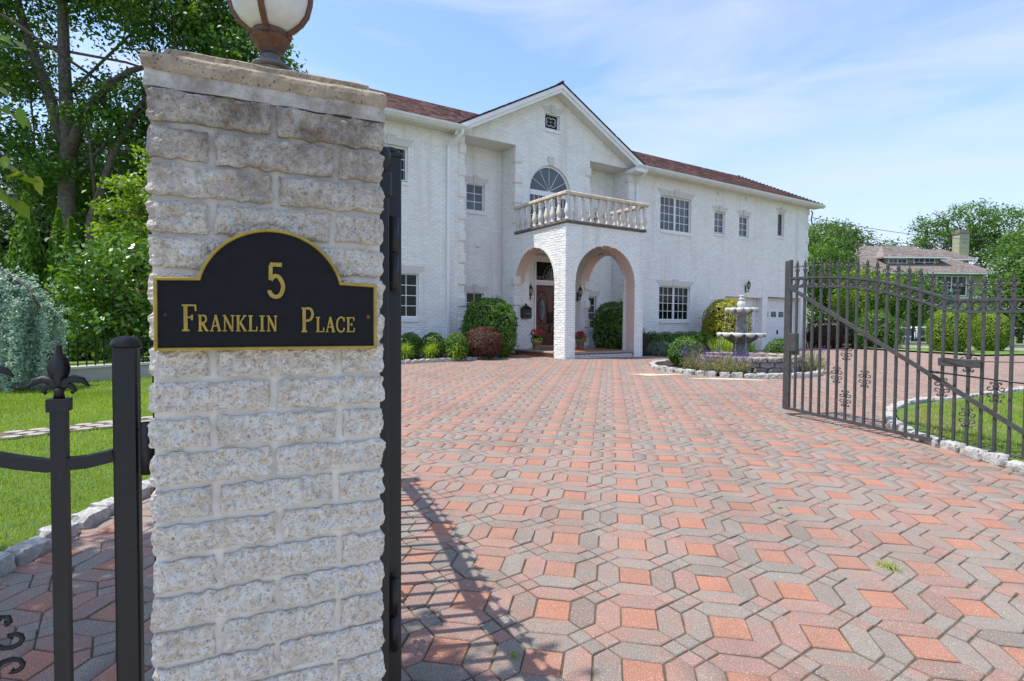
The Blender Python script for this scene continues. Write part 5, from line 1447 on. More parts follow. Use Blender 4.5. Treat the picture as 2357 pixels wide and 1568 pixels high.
# side gate left of the pillar
sg_ = empty('side_gate', (PL[0], PL[1], 0), PROT2); tag(sg_, 'black iron garden gate with fleur-de-lis pickets left of the pillar', 'gate')
PX, PY = -.085, .205
m = MB(); m.bbox(PX - .028, PX + .028, PY - .028, PY + .028, .0, 1.515, .005); m.lathe([(.036, 1.512), (.036, 1.522), (.030, 1.533), (.018, 1.540), (.006, 1.542)], 20, (PX, PY, 0)); m.build('post', M['iron'], sg_)
m = MB(); m.bbox(PX + .060, PX + .10, PY - .012, PY + .012, .0, 1.50, .003); m.build('wall_strap', M['iron'], sg_)
m = MB()
for z in (1.24, .45): m.tube([(PX + .05, PY - .03, z - .07), (PX + .05, PY - .03, z + .07)], .016, 12); m.box(PX + .03, PX + .075, PY - .035, PY, z - .05, z + .05)
m.build('hinge', M['iron'], sg_)
for k in range(4):
    x = PX - .034 - .112 - k * .155; z = 1.352 + .03 * k
    m = MB(); m.box(x - .0165, x + .0165, PY - .0165, PY + .0165, .25, z); m.build('picket', M['iron'], sg_)
    f = link('finial', FIN['iron'], None, sg_); f.location = (x, PY, z); f.scale = (1.08, 1.08, 1.08)
m = MB(); m.tube([(PX - .03, PY, 1.222), (PX - .09, PY, 1.210), (PX - .17, PY, 1.208), (PX - .23, PY, 1.222), (PX - .34, PY, 1.256), (PX - .55, PY, 1.32), (PX - .8, PY, 1.37)], .022, 4, sq=True, upv=(0, 0, 1)); m.build('curved_rail', M['iron'], sg_)
m = MB(); m.bbox(PX - .8, PX - .03, PY - .016, PY + .016, .22, .26, .004); m.build('bottom_rail', M['iron'], sg_)
o = link('scroll', SCR['iron'], None, sg_); o.location = (PX - .034 - .112 - .155, PY, .735); o.scale = (1.25, 1.25, 1.25)
# ------------------------------------------------------------------ foliage builders
frng = np.random.default_rng(21)
def unit(v): return v / np.maximum(1e-9, np.linalg.norm(v, axis=-1, keepdims=True))
def leaf_mesh(name, P, Nn, size, aspect, tone, long=None, jit=.35, fold=0.0):
    """diamond leaves: P centres, Nn facing, size (scalar or per leaf)"""
    n = len(P); Nn = unit(Nn)
    L = frng.normal(size=(n, 3)) if long is None else long + frng.normal(size=(n, 3)) * jit
    L = unit(L - Nn * np.sum(L * Nn, 1)[:, None]); W = np.cross(Nn, L)
    s = (np.full(n, size) if np.isscalar(size) else np.asarray(size)) * frng.uniform(.7, 1.3, n); s = s[:, None]
    up_ = Nn * s * fold
    V = np.stack([P - L * s * .5, P - W * s * aspect * .5 + L * s * .06 + up_, P + L * s * .5, P + W * s * aspect * .5 + L * s * .06 + up_], 1)
    return np_mesh(name, V.reshape(-1, 3), 4, tone)
def tones(n, base=.45, sd=.24, tip=0.0): return np.column_stack([np.clip(frng.normal(base, sd, n), 0, 1), np.clip(frng.random(n) * tip, 0, 1), np.zeros(n)])
def sphere_pts(n): return unit(frng.normal(size=(n, 3)))

def bush(name, c, r, n, size, aspect, mat, label, cat, group=None, rough=.10, base=.45, depth=.16, core=True, zmin=None, boxy=2.0, lift=.3, tip=0., seed=0):
    """clipped shrub: leaves through the outer shell of an uneven ellipsoid, over a twig core"""
    root = empty(name, (c[0], c[1], 0)); tag(root, label, cat, group)
    d = sphere_pts(n)
    k = (np.abs(d[:, 0]) ** boxy + np.abs(d[:, 1]) ** boxy + np.abs(d[:, 2]) ** boxy) ** (-1 / boxy)
    low = fbm(d * 1.0 + seed * 3.1 + 20, 3.0, 3)
    rad = k * (1 + rough * 1.9 * low) * (1 - depth * frng.random(n) ** 1.7) * (1 + (frng.random(n) < .05) * frng.uniform(.02, .11, n))
    P = d * rad[:, None] * np.array(r)
    Nn = d / np.array(r) * max(r) + frng.normal(size=(n, 3)) * .55 + np.array([0, 0, lift])
    P[:, 2] += c[2]
    m = P[:, 2] > (zmin if zmin is not None else zgf(c[0], c[1]) + .03)
    P, Nn = P[m], Nn[m]
    tn = tones(len(P), base, .22, tip); tn[:, 0] = np.clip(tn[:, 0] + low[m] * .5, 0, 1)
    link('foliage', leaf_mesh('foliage', P, Nn, size, aspect, tn, fold=.12), M[mat], root)
    if core:
        mb = MB(); mb.ell((0, 0, c[2]), tuple(x * (1 - depth) * .93 for x in r), 16, 10, lambda q: ((abs(q.x) ** boxy + abs(q.y) ** boxy + abs(q.z) ** boxy) ** (-1 / boxy)))
        z0 = (zmin if zmin is not None else zgf(c[0], c[1]) - .02); mb.v = [(x, y, max(z, z0)) for x, y, z in mb.v]; mb.build('stems', M['twig'], root)
    return root

def crown_pts(blobs, nclus, per, spread, flat=.7, shell=.55):
    vol = np.array([r[0] * r[1] * r[2] for _, r in blobs]) ** .8; cnt = np.maximum(1, (nclus * vol / vol.sum()).astype(int)); P, Nn, T = [], [], []
    for (c, r), k in zip(blobs, cnt):
        d = sphere_pts(k); q = np.array(c) + d * np.array(r) * (frng.uniform(shell, 1.0, k) ** .7 * (1 + .22 * fbm(d + np.array(c) * .7, 2.2, 2)))[:, None]
        t0 = np.clip(frng.normal(.45, .20, k) + d[:, 2] * .10, 0, 1)
        pp = np.repeat(q, per, 0) + frng.normal(size=(k * per, 3)) * np.array([spread, spread, spread * flat]) * np.repeat(frng.uniform(.6, 1.35, k), per)[:, None]
        P.append(pp); Nn.append(np.repeat(d, per, 0) * .5 + frng.normal(size=(k * per, 3)) * .6 + np.array([0, 0, .55])); T.append(np.clip(np.repeat(t0, per) + frng.normal(0, .14, k * per), 0, 1))
    return np.concatenate(P), np.concatenate(Nn), np.concatenate(T)

def tree(name, base, blobs, nclus, per, spread, size, mat, label, trunk=None, group=None, cat='tree', aspect=.55, limbs=14, r0=.25, shell=.55, flat=.7, bark='bark', branch_r=.07):
    z0 = zgf(base[0], base[1]); root = empty(name, (base[0], base[1], 0)); tag(root, label, cat, group)
    o = np.array([base[0], base[1], 0])
    P, Nn, T = crown_pts(blobs, nclus, per, spread, flat, shell)
    P = P - o; m = P[:, 2] > z0 + .05; P, Nn, T = P[m], Nn[m], T[m]
    link('crown', leaf_mesh('crown', P, Nn, size, aspect, np.column_stack([T, frng.random(len(T)) * .3, T * 0]), fold=.1), M[mat], root)
    mb = MB(); top = max(blobs, key=lambda b: b[0][2])
    paths = trunk or [[(0, 0, z0 - .3), (.05, 0, z0 + .4 * (top[0][2] - z0)), tuple(np.array(top[0]) - o)]]
    for i, pth in enumerate(paths):
        rr = r0 if i == 0 else r0 * .6; n = len(pth); mb.tube(pth, [rr * (1 - .72 * k / max(1, n - 1)) for k in range(n)], 10)
    if limbs:
        main = paths[0]
        for k in range(limbs):
            c, r = blobs[frng.integers(len(blobs))]; e = np.array(c) - o + sphere_pts(1)[0] * np.array(r) * .75
            pth = paths[frng.integers(len(paths))]; u = frng.uniform(.4, .95) * (len(pth) - 1); i = min(int(u), len(pth) - 2); s = np.array(pth[i]) + (np.array(pth[i + 1]) - np.array(pth[i])) * (u - i)
            md = (s + e) / 2 + frng.normal(size=3) * .13 * np.linalg.norm(e - s) + np.array([0, 0, .10 * np.linalg.norm(e - s)])
            m2 = (md + e) / 2 + frng.normal(size=3) * .06 * np.linalg.norm(e - s)
            mb.tube([s, md, m2, e], [branch_r, branch_r * .7, branch_r * .45, branch_r * .15], 6)
            for w in range(2):
                e2 = e + sphere_pts(1)[0] * np.array(r) * .35; mb.tube([m2, (m2 + e2) / 2 + frng.normal(size=3) * .1, e2], [branch_r * .35, branch_r * .25, branch_r * .08], 5)
    mb.build('trunk', M[bark], root)
    return root

def blades(P, az, h, lean, w, segs=4):
    """arching strap leaves as strips; returns quads (N*segs*4,3)"""
    n = len(P); d = np.column_stack([np.cos(az), np.sin(az), np.zeros(n)]); sd = np.column_stack([-np.sin(az), np.cos(az), np.zeros(n)])
    t = np.linspace(0, 1, segs + 1); out = []
    for i in range(segs):
        q = []
        for tt in (t[i], t[i + 1]):
            c = P + d * (lean * tt ** 1.4)[:, None] + np.array([0, 0, 1.]) * (h * (tt * 1.6 - .9 * (lean / np.maximum(h, 1e-3)) * tt ** 2.6 - .25 * tt ** 2))[:, None]
            ww = (w * (1 - tt ** 1.6) + .0008)[:, None] if not np.isscalar(w) else w * (1 - tt ** 1.6) + .0008
            q.append((c - sd * ww / 2, c + sd * ww / 2))
        out.append(np.stack([q[0][0], q[0][1], q[1][1], q[1][0]], 1))
    return np.stack(out, 1)

def grass(name, poly, dens, h, label, zfn=None, dz=.04, mask=None, tip=.25, dry=0.):
    x = np.array([p[0] for p in poly]); y = np.array([p[1] for p in poly]); A = (x.max() - x.min()) * (y.max() - y.min()); n = int(A * dens)
    px = frng.uniform(x.min(), x.max(), n); py = frng.uniform(y.min(), y.max(), n); m = inpoly(px, py, poly)
    if mask is not None: m &= mask(px, py)
    px, py = px[m], py[m]; n = len(px); z = zg(px, py) + dz + (zfn(px, py) if zfn is not None else 0)
    P = np.column_stack([px, py, z]); az = frng.uniform(0, 2 * math.pi, n); hh = h * frng.uniform(.55, 1.35, n) * (1 + .5 * fbm(P, 1.3, 2))
    d = np.column_stack([np.cos(az), np.sin(az), np.zeros(n)]); s = np.column_stack([-np.sin(az), np.cos(az), np.zeros(n)]); ln = hh * frng.uniform(.15, .9, n); w = (.0045 + .0007 * py)[:, None]
    V = np.stack([P - s * w / 2, P + s * w / 2, P + d * ln[:, None] + np.array([0, 0, 1]) * hh[:, None]], 1)
    pat = fbm(P, .9, 3); tn = np.column_stack([np.clip(frng.normal(.42, .22, n) + pat * .55, 0, 1), np.clip((frng.random(n) ** 3) * tip + dry * np.clip(fbm(P + 40, 1.1, 3) * 2.2 + .25, 0, 1), 0, 1), np.zeros(n)])
    o = link(name, np_mesh(name, V.reshape(-1, 3), 3, tn), M['grass']); tag(o, label, 'grass', kind='stuff'); return o

# ------------------------------------------------------------------ lawns' grass
offpath = lambda x, y: ~inpoly(x, y, pathpoly)
grass('grass', [(-3.02, 2.6), (-3.06, 4.6), (-3.1, 9), (-5.6, 9), (-8.6, 9.2), (-7.8, 7.2), (-5.6, 5), (-3.6, 2.6)], 2600, .042, 'short bright lawn grass near the left kerb', lawn_bump, .04, offpath)
grass('grass', [(-7.6, 7.4), (-4.2, 7.4), (-4.2, 10.8), (-7.3, 11.0), (-9.2, 9.0)], 1200, .045, 'short bright lawn grass beyond the stone path', lawn_bump, .04, offpath)
grass('grass', [(5.02, 5.0), (4.97, 6.6), (5.35, 7.5), (6.3, 8.55), (7.0, 8.9), (7.7, 9.2), (9.8, 10.3), (11.5, 10.9), (11, 8), (7, 4.2), (5.05, 4.2)], 1500, .042, 'patchy yellow green grass behind the right gate', lawn_bump, .045, None, .5, 1.6)
# weeds in the paving joints
for i, (x, y, sc_, lb) in enumerate(((2.27, 3.30, 1.0, 'largest tuft of grass growing between the pavers'), (2.07, 4.25, .28, 'tiny weed between pavers in the middle of the drive'), (2.26, 8.5, .6, 'weed tuft in the paving joints toward the fountain'), (.02, 2.42, .3, 'small weed in the shaded paving near the pillar'), (4.62, 10.4, .5, 'weed tuft in the paving left of the right gate'))):
    n = int(26 * sc_ + 8); P = np.column_stack([frng.normal(0, .02 * sc_ + .006, n), frng.normal(0, .014 * sc_ + .004, n), np.zeros(n)]); az = frng.uniform(0, 6.28, n)
    V = blades(P, az, .035 * sc_ * frng.uniform(.5, 1.4, n) + .012, .10 * sc_ * frng.uniform(.3, 1.2, n) + .01, np.full(n, .0045), 3); k = V.shape[1]
    o = link('weed', np_mesh('weed', V.reshape(-1, 3), 4, np.repeat(tones(n, .7, .2, .5), k, 0)), M['grass']); o.location = (x, y, zgf(x, y)); tag(o, lb, 'weed')

# ------------------------------------------------------------------ house planting
ZB = .53
for x, lb in ((-2.98, 'leftmost of the three clipped boxwood balls, beside the gate post'), (-2.31, 'middle one of the three clipped boxwood balls left of the red barberry'), (-1.63, 'clipped boxwood ball directly left of the red barberry')):
    bush('boxwood', (x, 16.2, .90), (.37, .37, .42), 4200, .045, .6, 'box_dark', lb, 'shrub', 'clipped boxwood balls left of the portico', .08, .42, zmin=ZB, seed=x)
bush('barberry', (-.88, 16.75, .98), (.56, .50, .50), 5200, .05, .45, 'barberry', 'rounded copper red barberry bush left of the portico', 'shrub', None, .10, .45, zmin=ZB, boxy=2.3)
bush('laurel', (-.72, 17.75, 1.40), (.86, .62, .98), 5200, .12, .32, 'laurel', 'tall glossy green laurel bush left of the front door', 'shrub', None, .10, .45, zmin=ZB, boxy=2.8, lift=.5)
lr = hxy(4.22, 2.25); bush('laurel', (lr[0], lr[1], 1.42), (.85, .70, 1.0), 4600, .12, .32, 'laurel', 'tall glossy laurel bush seen through the right side of the portico', 'shrub', None, .08, .36, zmin=ZB, boxy=3.2, lift=.5)
hx_ = [5.35, 6.1, 6.85, 7.6, 8.35]; nm_ = ['first boxwood of the row from the portico', 'second boxwood of the row from the portico', 'middle boxwood of the row under the big window', 'fourth boxwood of the row from the portico', 'last boxwood of the row, next to the golden shrub']
for s, lb in zip(hx_, nm_):
    p = hxy(s, 1.45); bush('boxwood', (p[0], p[1], .88), (.46, .44, .46), 2600, .05, .6, 'box_dark', lb, 'shrub', 'boxwoods in the row under the right wing', .08, .40, zmin=.48, seed=s)
p = hxy(4.0, .75); bush('barberry', (p[0], p[1], .98), (.30, .3, .45), 1500, .05, .4, 'barberry', 'small dark red barberry against the right portico pier', 'shrub', None, .2, .4, zmin=.48)
def spiky(name, c, r, n, h, mat, label, cat, group=None, w=.012, tip=.3, base=.45):
    a = frng.uniform(0, 6.28, n); q = np.sqrt(frng.random(n)) * r; P = np.column_stack([np.cos(a) * q, np.sin(a) * q, np.zeros(n)])
    V = blades(P, a + frng.normal(0, .5, n), h * frng.uniform(.6, 1.1, n), (q * .7 + .05 * r) * frng.uniform(.4, 1.3, n), np.full(n, w), 3); k = V.shape[1]
    o = link(name, np_mesh(name, V.reshape(-1, 3), 4, np.repeat(tones(n, base, .25, tip), k, 0)), M[mat]); o.location = (c[0], c[1], zgf(c[0], c[1]) + .04); tag(o, label, cat, group); return o
p = hxy(4.65, .35); spiky('juniper', p, .62, 1500, .40, 'juniper', 'low silvery grey juniper spreading beside the right portico pier', 'shrub', w=.035)
for s, d, lb in ((8.35, .62, 'arching daylily clump behind the round green bush'), (9.5, .5, 'green leafy clump directly behind the fountain')):
    p = hxy(s, d); spiky('daylily', p, .45, 260, .55, 'lily' if s < 9 else 'laurel', lb, 'plant', None, .05)
p = hxy(9.75, 1.45); bush('golden_shrub', (p[0], p[1], 1.45), (.98, .85, 1.22), 9000, .085, .5, 'gold', 'tall domed golden yellow shrub behind the fountain', 'shrub', None, .07, .55, zmin=.46, boxy=2.6)
for x, y, lb in ((-2.98, 15.42, 'flowering daylily clump nearest the gate post'), (-2.32, 15.85, 'middle daylily clump with yellow buds'), (-1.62, 16.0, 'daylily clump next to the red barberry')):
    n = 240; a = frng.uniform(0, 6.28, n); P = np.column_stack([frng.normal(0, .05, n), frng.normal(0, .05, n), np.zeros(n)])
    root = empty('daylily', (x, y, zgf(x, y) + .04)); tag(root, lb, 'plant', 'daylily clumps along the left bed edge')
    V = blades(P, a, .52 * frng.uniform(.5, 1.1, n), .40 * frng.uniform(.35, 1.15, n), np.full(n, .028), 5); k = V.shape[1]
    link('leaves', np_mesh('leaves', V.reshape(-1, 3), 4, np.repeat(tones(n, .55, .25, .2), k, 0)), M['lily'], root)
    for q in range(4):
        sx, sy = frng.normal(0, .10, 2); mb = MB(); mb.tube([(0, 0, .1), (sx * .6, sy * .6, .40), (sx, sy, .58)], .005, 5); mb.build('stalk', M['lily'], root)
        mb = MB(); mb.ell((sx, sy, .60), (.018, .018, .035), 8, 6); mb.c = [(1, 1, 0, 1)] * len(mb.v); mb.build('bud', M['lav_green'], root)
# pots on the portico floor
def potted(s, d, mat, label, kind):
    p = hxy(s, d); root = empty('flower_pot', (p[0], p[1], .70)); tag(root, label, 'flower pot', 'flower pots on the portico floor')
    mb = MB(); mb.lathe([(.10, 0), (.115, .02), (.155, .26), (.175, .265), (.178, .31), (.16, .315), (.15, .29)], 24); mb.build('pot', M['pot'], root)
    n = 170; d_ = sphere_pts(n); d_[:, 2] = np.abs(d_[:, 2]); P = d_ * np.array([.20, .20, .26]) * frng.uniform(.4, 1, n)[:, None] + np.array([0, 0, .36])
    m2 = leaf_mesh('leaves', P, d_ + frng.normal(size=(n, 3)) * .4, .10, .6, tones(n, .3, .2)); link('leaves', m2, M['box_dark' if kind else 'laurel'], root)
    n = 150; d_ = sphere_pts(n); d_[:, 2] = np.abs(d_[:, 2]) * .9 + .15; P = d_ * np.array([.23, .23, .27]) * frng.uniform(.75, 1.05, n)[:, None] + np.array([-.0, 0, .38 if kind else .46])
    if not kind: P = P[P[:, 2] > .52]; d_ = d_[:len(P)]
    link('flowers', leaf_mesh('flowers', P, d_ + frng.normal(size=(len(P), 3)) * .5, .065, .8, tones(len(P), .5, .3)), M['flower'], root)
    n = 60; a = frng.uniform(-1.5, 1.2, n) if kind else frng.uniform(0, 6.28, n); P = np.column_stack([np.cos(a) * .19, np.sin(a) * .19, frng.uniform(.26, .40, n)])
    link('trailing_leaves', leaf_mesh('trailing_leaves', P, np.column_stack([np.cos(a), np.sin(a), np.full(n, .6)]) + frng.normal(size=(n, 3)) * .3, .10, .45, tones(n, .6, .25)), M['coleus'], root)
potted(.30, 1.95, 'pot', 'terracotta pot of lime leaves and red flowers in the left arch', 0)
potted(2.22, 1.95, 'pot', 'terracotta pot of dark leaves and crimson flowers right of the corner pier', 1)

# ------------------------------------------------------------------ fountain bed
bush('round_bush', (4.58, 14.6, .86), (.48, .46, .41), 7000, .05, .5, 'box', 'bright green round bush at the left of the fountain bed', 'shrub', None, .13, .48, zmin=.47, depth=.2)
bush('round_bush', (7.42, 15.3, .82), (.46, .44, .40), 4500, .05, .5, 'box', 'green round bush right of the fountain, beside the gate post', 'shrub', None, .12, .45, zmin=.45)
def salvia(c, r, n, label, h=.50, purple=.9):
    root = empty('salvia', (c[0], c[1], zgf(*c) + .06)); tag(root, label, 'plant', 'purple flowering salvia clumps in the fountain bed')
    a = frng.uniform(0, 6.28, n); q = np.sqrt(frng.random(n)); P = np.column_stack([np.cos(a) * q * r[0] * .75, np.sin(a) * q * r[1] * .75, np.zeros(n)]); ln = q * .28 * frng.uniform(.3, 1.2, n) + .03; hh = h * frng.uniform(.45, 1.1, n) * (1 - .35 * q)
    V = blades(P, a + frng.normal(0, .4, n), hh, ln, np.full(n, .010), 3); k = V.shape[1]
    link('stems', np_mesh('stems', V.reshape(-1, 3), 4, np.repeat(tones(n, .5, .25, .2), k, 0)), M['lav_green'], root)
    nl = n * 4; i = frng.integers(n, size=nl); t = frng.uniform(.15, .7, nl); aa = a[i]
    LP = P[i] + np.column_stack([np.cos(aa), np.sin(aa), np.zeros(nl)]) * (ln[i] * t ** 1.4)[:, None] + np.array([0, 0, 1]) * (hh[i] * t * 1.1)[:, None] + frng.normal(size=(nl, 3)) * .012
    link('leaves', leaf_mesh('leaves', LP, frng.normal(size=(nl, 3)) + np.array([0, 0, .8]), .042, .4, tones(nl, .5, .25)), M['lav_green'], root)
    sel = np.where((frng.random(n) < .24 * purple) & (q < .85))[0]; m_ = 14; i = np.repeat(sel, m_); t = np.tile(np.linspace(.78, 1.12, m_), len(sel)); aa = a[i]
    FP = P[i] + np.column_stack([np.cos(aa), np.sin(aa), np.zeros(len(i))]) * (ln[i] * t ** 1.4)[:, None] + np.array([0, 0, 1]) * (hh[i] * (t * 1.35 - .15 * t ** 2 + .05))[:, None] + frng.normal(size=(len(i), 3)) * .006
    link('flowers', leaf_mesh('flowers', FP, frng.normal(size=(len(i), 3)), .022, .8, tones(len(i), .45, .3)), M['lav_purple'], root)
salvia((4.95, 12.95), (.72, .45), 620, 'large purple and straw coloured salvia clump in front of the fountain')
salvia((4.55, 13.65), (.40, .30), 240, 'smaller salvia clump between the round bush and the fountain', .55)
salvia((7.42, 13.75), (.42, .36), 300, 'salvia clump seen through the gate bars right of the fountain', .55, .7)

# block wall round the basin
FC = np.array([6.05, 14.3]); FR = 1.12
fw_ = empty('fountain_wall', (FC[0], FC[1], 0)); tag(fw_, 'ring wall of tumbled grey and red concrete blocks round the fountain', 'wall')
BST = []
for i in range(9):
    me_ = stone_mesh('wall_block', .30, .17, .125, 40 + i, .016, 8, 5, 4); c = [(0, 0), (.1, 0), (.9, 0), (0, .35), (.2, .1), (1, 0), (0, 0), (.4, .6), (0, .15)][i]
    at_ = me_.color_attributes.new('tone', 'FLOAT_COLOR', 'POINT'); at_.data.foreach_set('color', np.tile(np.array([c[0], c[1], 0, 1], np.float32), len(me_.vertices))); me_.materials.append(M['block']); BST.append(me_)
zb0 = zgf(*FC) + .04
for cr in range(3):
    n = 22; R_ = FR + (.0 if cr < 2 else .035)
    for k in range(n):
        a = 2 * math.pi * (k + .5 * (cr % 2)) / n + random.uniform(-.01, .01); o = link('wall_block', random.choice(BST), None, fw_)
        o.location = (R_ * math.cos(a), R_ * math.sin(a), zb0 - .03 + cr * .128); o.rotation_euler = (0, 0, a + math.pi / 2 + random.uniform(-.05, .05) + (math.pi if random.random() < .5 else 0)); o.scale = (2 * math.pi * R_ / n / .31, 1, 1.0)
mb = MB(); mb.lathe([(1.05, 0), (1.05, zb0 + .22), (.01, zb0 + .23)], 24); tag(mb.build('basin_gravel', M['mulch'], fw_), kind='stuff')

# the three tier fountain
ft_ = empty('fountain', (5.86, 14.2, 0)); tag(ft_, 'grey cast stone two bowl fountain with pineapple finial and falling water', 'fountain')
Z0 = zb0 + .15
def leafy(k, amp):
    return lambda r, z, a: (r * (1 + amp * math.cos(k * a) + amp * .5 * math.cos(2 * k * a + z * 30)), z)
m = MB(); m.lathe([(.26, Z0), (.25, .80), (.20, .84), (.185, .88), (.205, .93), (.205, .98), (.175, 1.03), (.20, 1.07), (.17, 1.09), (.16, 1.12)], 60, fn=leafy(8, .045)); m.build('pedestal', M['fountain'], ft_)
def bowl(R, zr, zb, rb, name):
    prof = [(rb, zb), (rb * 1.25, zb + .01)] + [(rb + (R - .05 - rb) * t, zb + .02 + (zr - .03 - zb) * t ** 1.5) for t in np.linspace(.15, 1, 9)] + [(R - .09, zr - .04), (R * .5, zr - .07), (.05, zr - .075)]
    m = MB(); m.lathe(prof, 96, fn=lambda r, z, a: (r * (1 + .030 * abs(math.sin(8 * a)) * min(1, max(0, (r - rb) / .1))), z)); b = m.build(name, M['fountain'], ft_)
    def sc_(r, z, a):
        s = abs(math.cos(6 * a)); d = max(0, zr - z); return (r * (1 + .05 * s * (r > R - .07)), zr + .014 * s - d * (.30 + 1.45 * s ** .8))
    m = MB(); m.lathe([(R - .11, zr - .02), (R - .09, zr + .0), (R - .05, zr + .0), (R - .01, zr - .005), (R + .008, zr - .025), (R + .004, zr - .055), (R - .018, zr - .07), (R - .04, zr - .055), (R - .06, zr - .03)], 96, fn=sc_); m.build('bowl_rim', M['fountain_rim'], b)
bowl(.565, 1.385, 1.10, .15, 'lower_bowl')
m = MB(); m.lathe([(.17, 1.28), (.17, 1.40), (.135, 1.42), (.125, 1.45), (.15, 1.50), (.155, 1.56), (.135, 1.61), (.12, 1.63), (.14, 1.66), (.125, 1.72), (.11, 1.76), (.13, 1.79), (.10, 1.82)], 60, fn=leafy(7, .04)); m.build('upper_pedestal', M['fountain'], ft_)
bowl(.385, 2.02, 1.79, .10, 'upper_bowl')
m = MB(); m.lathe([(.10, 1.94), (.10, 2.00), (.085, 2.02), (.105, 2.05), (.115, 2.10), (.105, 2.16), (.075, 2.20), (.06, 2.22), (.085, 2.245), (.09, 2.265), (.06, 2.275), (.05, 2.30), (.07, 2.325), (.068, 2.345), (.03, 2.355)], 48, fn=leafy(6, .06)); m.build('finial', M['fountain_rim'], ft_)
wr = random.Random(4)
for R, zt, zb_, n in ((.375, 1.95, 1.42, 11), (.56, 1.31, zb0 + .25, 13)):
    for k in range(n):
        a = 2 * math.pi * (k + wr.uniform(0, .6)) / n; m = MB(); z = zt; r = R + .02
        while z > zb_:
            l = wr.uniform(.02, .10); m.tube([(r * math.cos(a), r * math.sin(a), z), ((r + .004) * math.cos(a), (r + .004) * math.sin(a), max(zb_, z - l))], [.004, .0025], 5); z -= l + wr.uniform(.01, .06); r += .006
        m.build('water_stream', M['water'], ft_)
# ------------------------------------------------------------------ left background: wall, fence, conifers, big trees
lw = empty('garden_wall', (0, 0, 0)); tag(lw, 'low grey rendered garden wall behind the blue cedar', 'wall')
WL = [(-10.6, 7.4), (-8.75, 9.56), (-7.7, 10.80), (-5.2, 13.7)]
for (a, b) in zip(WL[:-1], WL[1:]):
    a_, b_ = np.array(a), np.array(b); d = (b_ - a_) / np.hypot(*(b_ - a_)); nrm = np.array([-d[1], d[0]]) * .1; z0 = zgf(*a_) - .1; z1 = zgf(*b_) - .1; h = .40
    def q(p, s, z): return (p[0] + nrm[0] * s, p[1] + nrm[1] * s, z)
    m = MB(); m.hexa([q(a_, -1, z0), q(b_, -1, z1), q(b_, 1, z1), q(a_, 1, z0), q(a_, -1, z0 + h), q(b_, -1, z1 + h), q(b_, 1, z1 + h), q(a_, 1, z0 + h)]); m.build('wall_section', M['garden_wall_grey'], lw)
    m = MB(); m.hexa([q(a_, -1.4, z0 + h + .001), q(b_, -1.4, z1 + h + .001), q(b_, 1.4, z1 + h + .001), q(a_, 1.4, z0 + h + .001), q(a_, -1.4, z0 + h + .04), q(b_, -1.4, z1 + h + .04), q(b_, 1.4, z1 + h + .04), q(a_, 1.4, z0 + h + .04)]); m.build('coping', M['garden_wall'], lw)
lf = empty('iron_fence', (0, 0, 0)); tag(lf, 'dark iron railing on top of the grey garden wall', 'fence')
for (a, b) in zip(WL[:-1], WL[1:]):
    a_, b_ = np.array(a), np.array(b); L_ = np.hypot(*(b_ - a_)); n = int(L_ / .125)
    for k in range(n):
        p = a_ + (b_ - a_) * (k + .5) / n; z = zgf(*p) + .33; m = MB(); m.box(p[0] - .009, p[0] + .009, p[1] - .009, p[1] + .009, z, z + .52); m.build('railing_bar', M['iron'], lf)
    for h in (.05, .46): m = MB(); m.tube([(a_[0], a_[1], zgf(*a_) + .33 + h), (b_[0], b_[1], zgf(*b_) + .33 + h)], .012, 4, sq=True); m.build('rail', M['iron'], lf)

def cedar():
    root = empty('weeping_cedar', (-8.5, 9.3, 0)); tag(root, 'weeping blue cedar with hanging silvery strands at the left edge', 'tree')
    spine = np.array([(-1.6, .1, 2.40), (-.9, 0, 2.52), (-.25, -.05, 2.46), (.10, 0, 2.32), (.38, .02, 2.12), (.60, 0, 1.80)])
    m = MB(); m.tube([(-.4, 0, .3), (-.35, .02, 1.4), (-.25, 0, 2.30)], [.08, .07, .05], 8); m.tube([tuple(p) for p in spine], [.05, .05, .05, .04, .03, .02], 7)
    P, Nn, T = [], [], []
    cum = np.linspace(0, 1, len(spine))
    for k in range(46):
        t = frng.random(); s = np.array([np.interp(t, cum, spine[:, j]) for j in range(3)]); s = s + np.array([frng.normal(0, .03), frng.normal(0, .22), 0])
        off = np.array([frng.normal(.05, .08), frng.normal(0, .16), 0]); zend = max(.42, frng.uniform(.38, .85)); n = int((s[2] - zend) / .030)
        if n < 4: continue
        u = np.linspace(0, 1, n); drop = (s[2] - zend) * u
        pts = s + off * np.minimum(1, u * 3)[:, None] - np.column_stack([np.zeros(n), np.zeros(n), drop]) + np.column_stack([.02 * np.sin(u * 9 + k), .02 * np.cos(u * 8 + k), np.zeros(n)])
        m.tube([tuple(p) for p in pts[::5]], .006, 4)
        c = np.repeat(pts, 15, 0); j = frng.normal(size=c.shape); P.append(c + j * np.array([.034, .034, .014]) * (1 + .55 * np.sin(np.repeat(np.arange(n), 15) * 2.1 + k))[:, None]); Nn.append(frng.normal(size=c.shape)); T.append(np.clip(frng.normal(.5 + .3 * math.sin(k * 2.3), .2, len(c)), 0, 1))
    c = np.repeat(spine[:-1], 130, 0) + frng.normal(size=(130 * 5, 3)) * np.array([.22, .2, .06]); P.append(c); Nn.append(frng.normal(size=c.shape) + np.array([0, 0, 1])); T.append(np.clip(frng.normal(.6, .2, len(c)), 0, 1))
    P, Nn, T = np.concatenate(P), np.concatenate(Nn), np.concatenate(T)
    link('crown', leaf_mesh('crown', P, Nn, .058, .42, np.column_stack([T, T * 0, T * 0])), M['cedar'], root); m.build('trunk', M['bark'], root)
cedar()
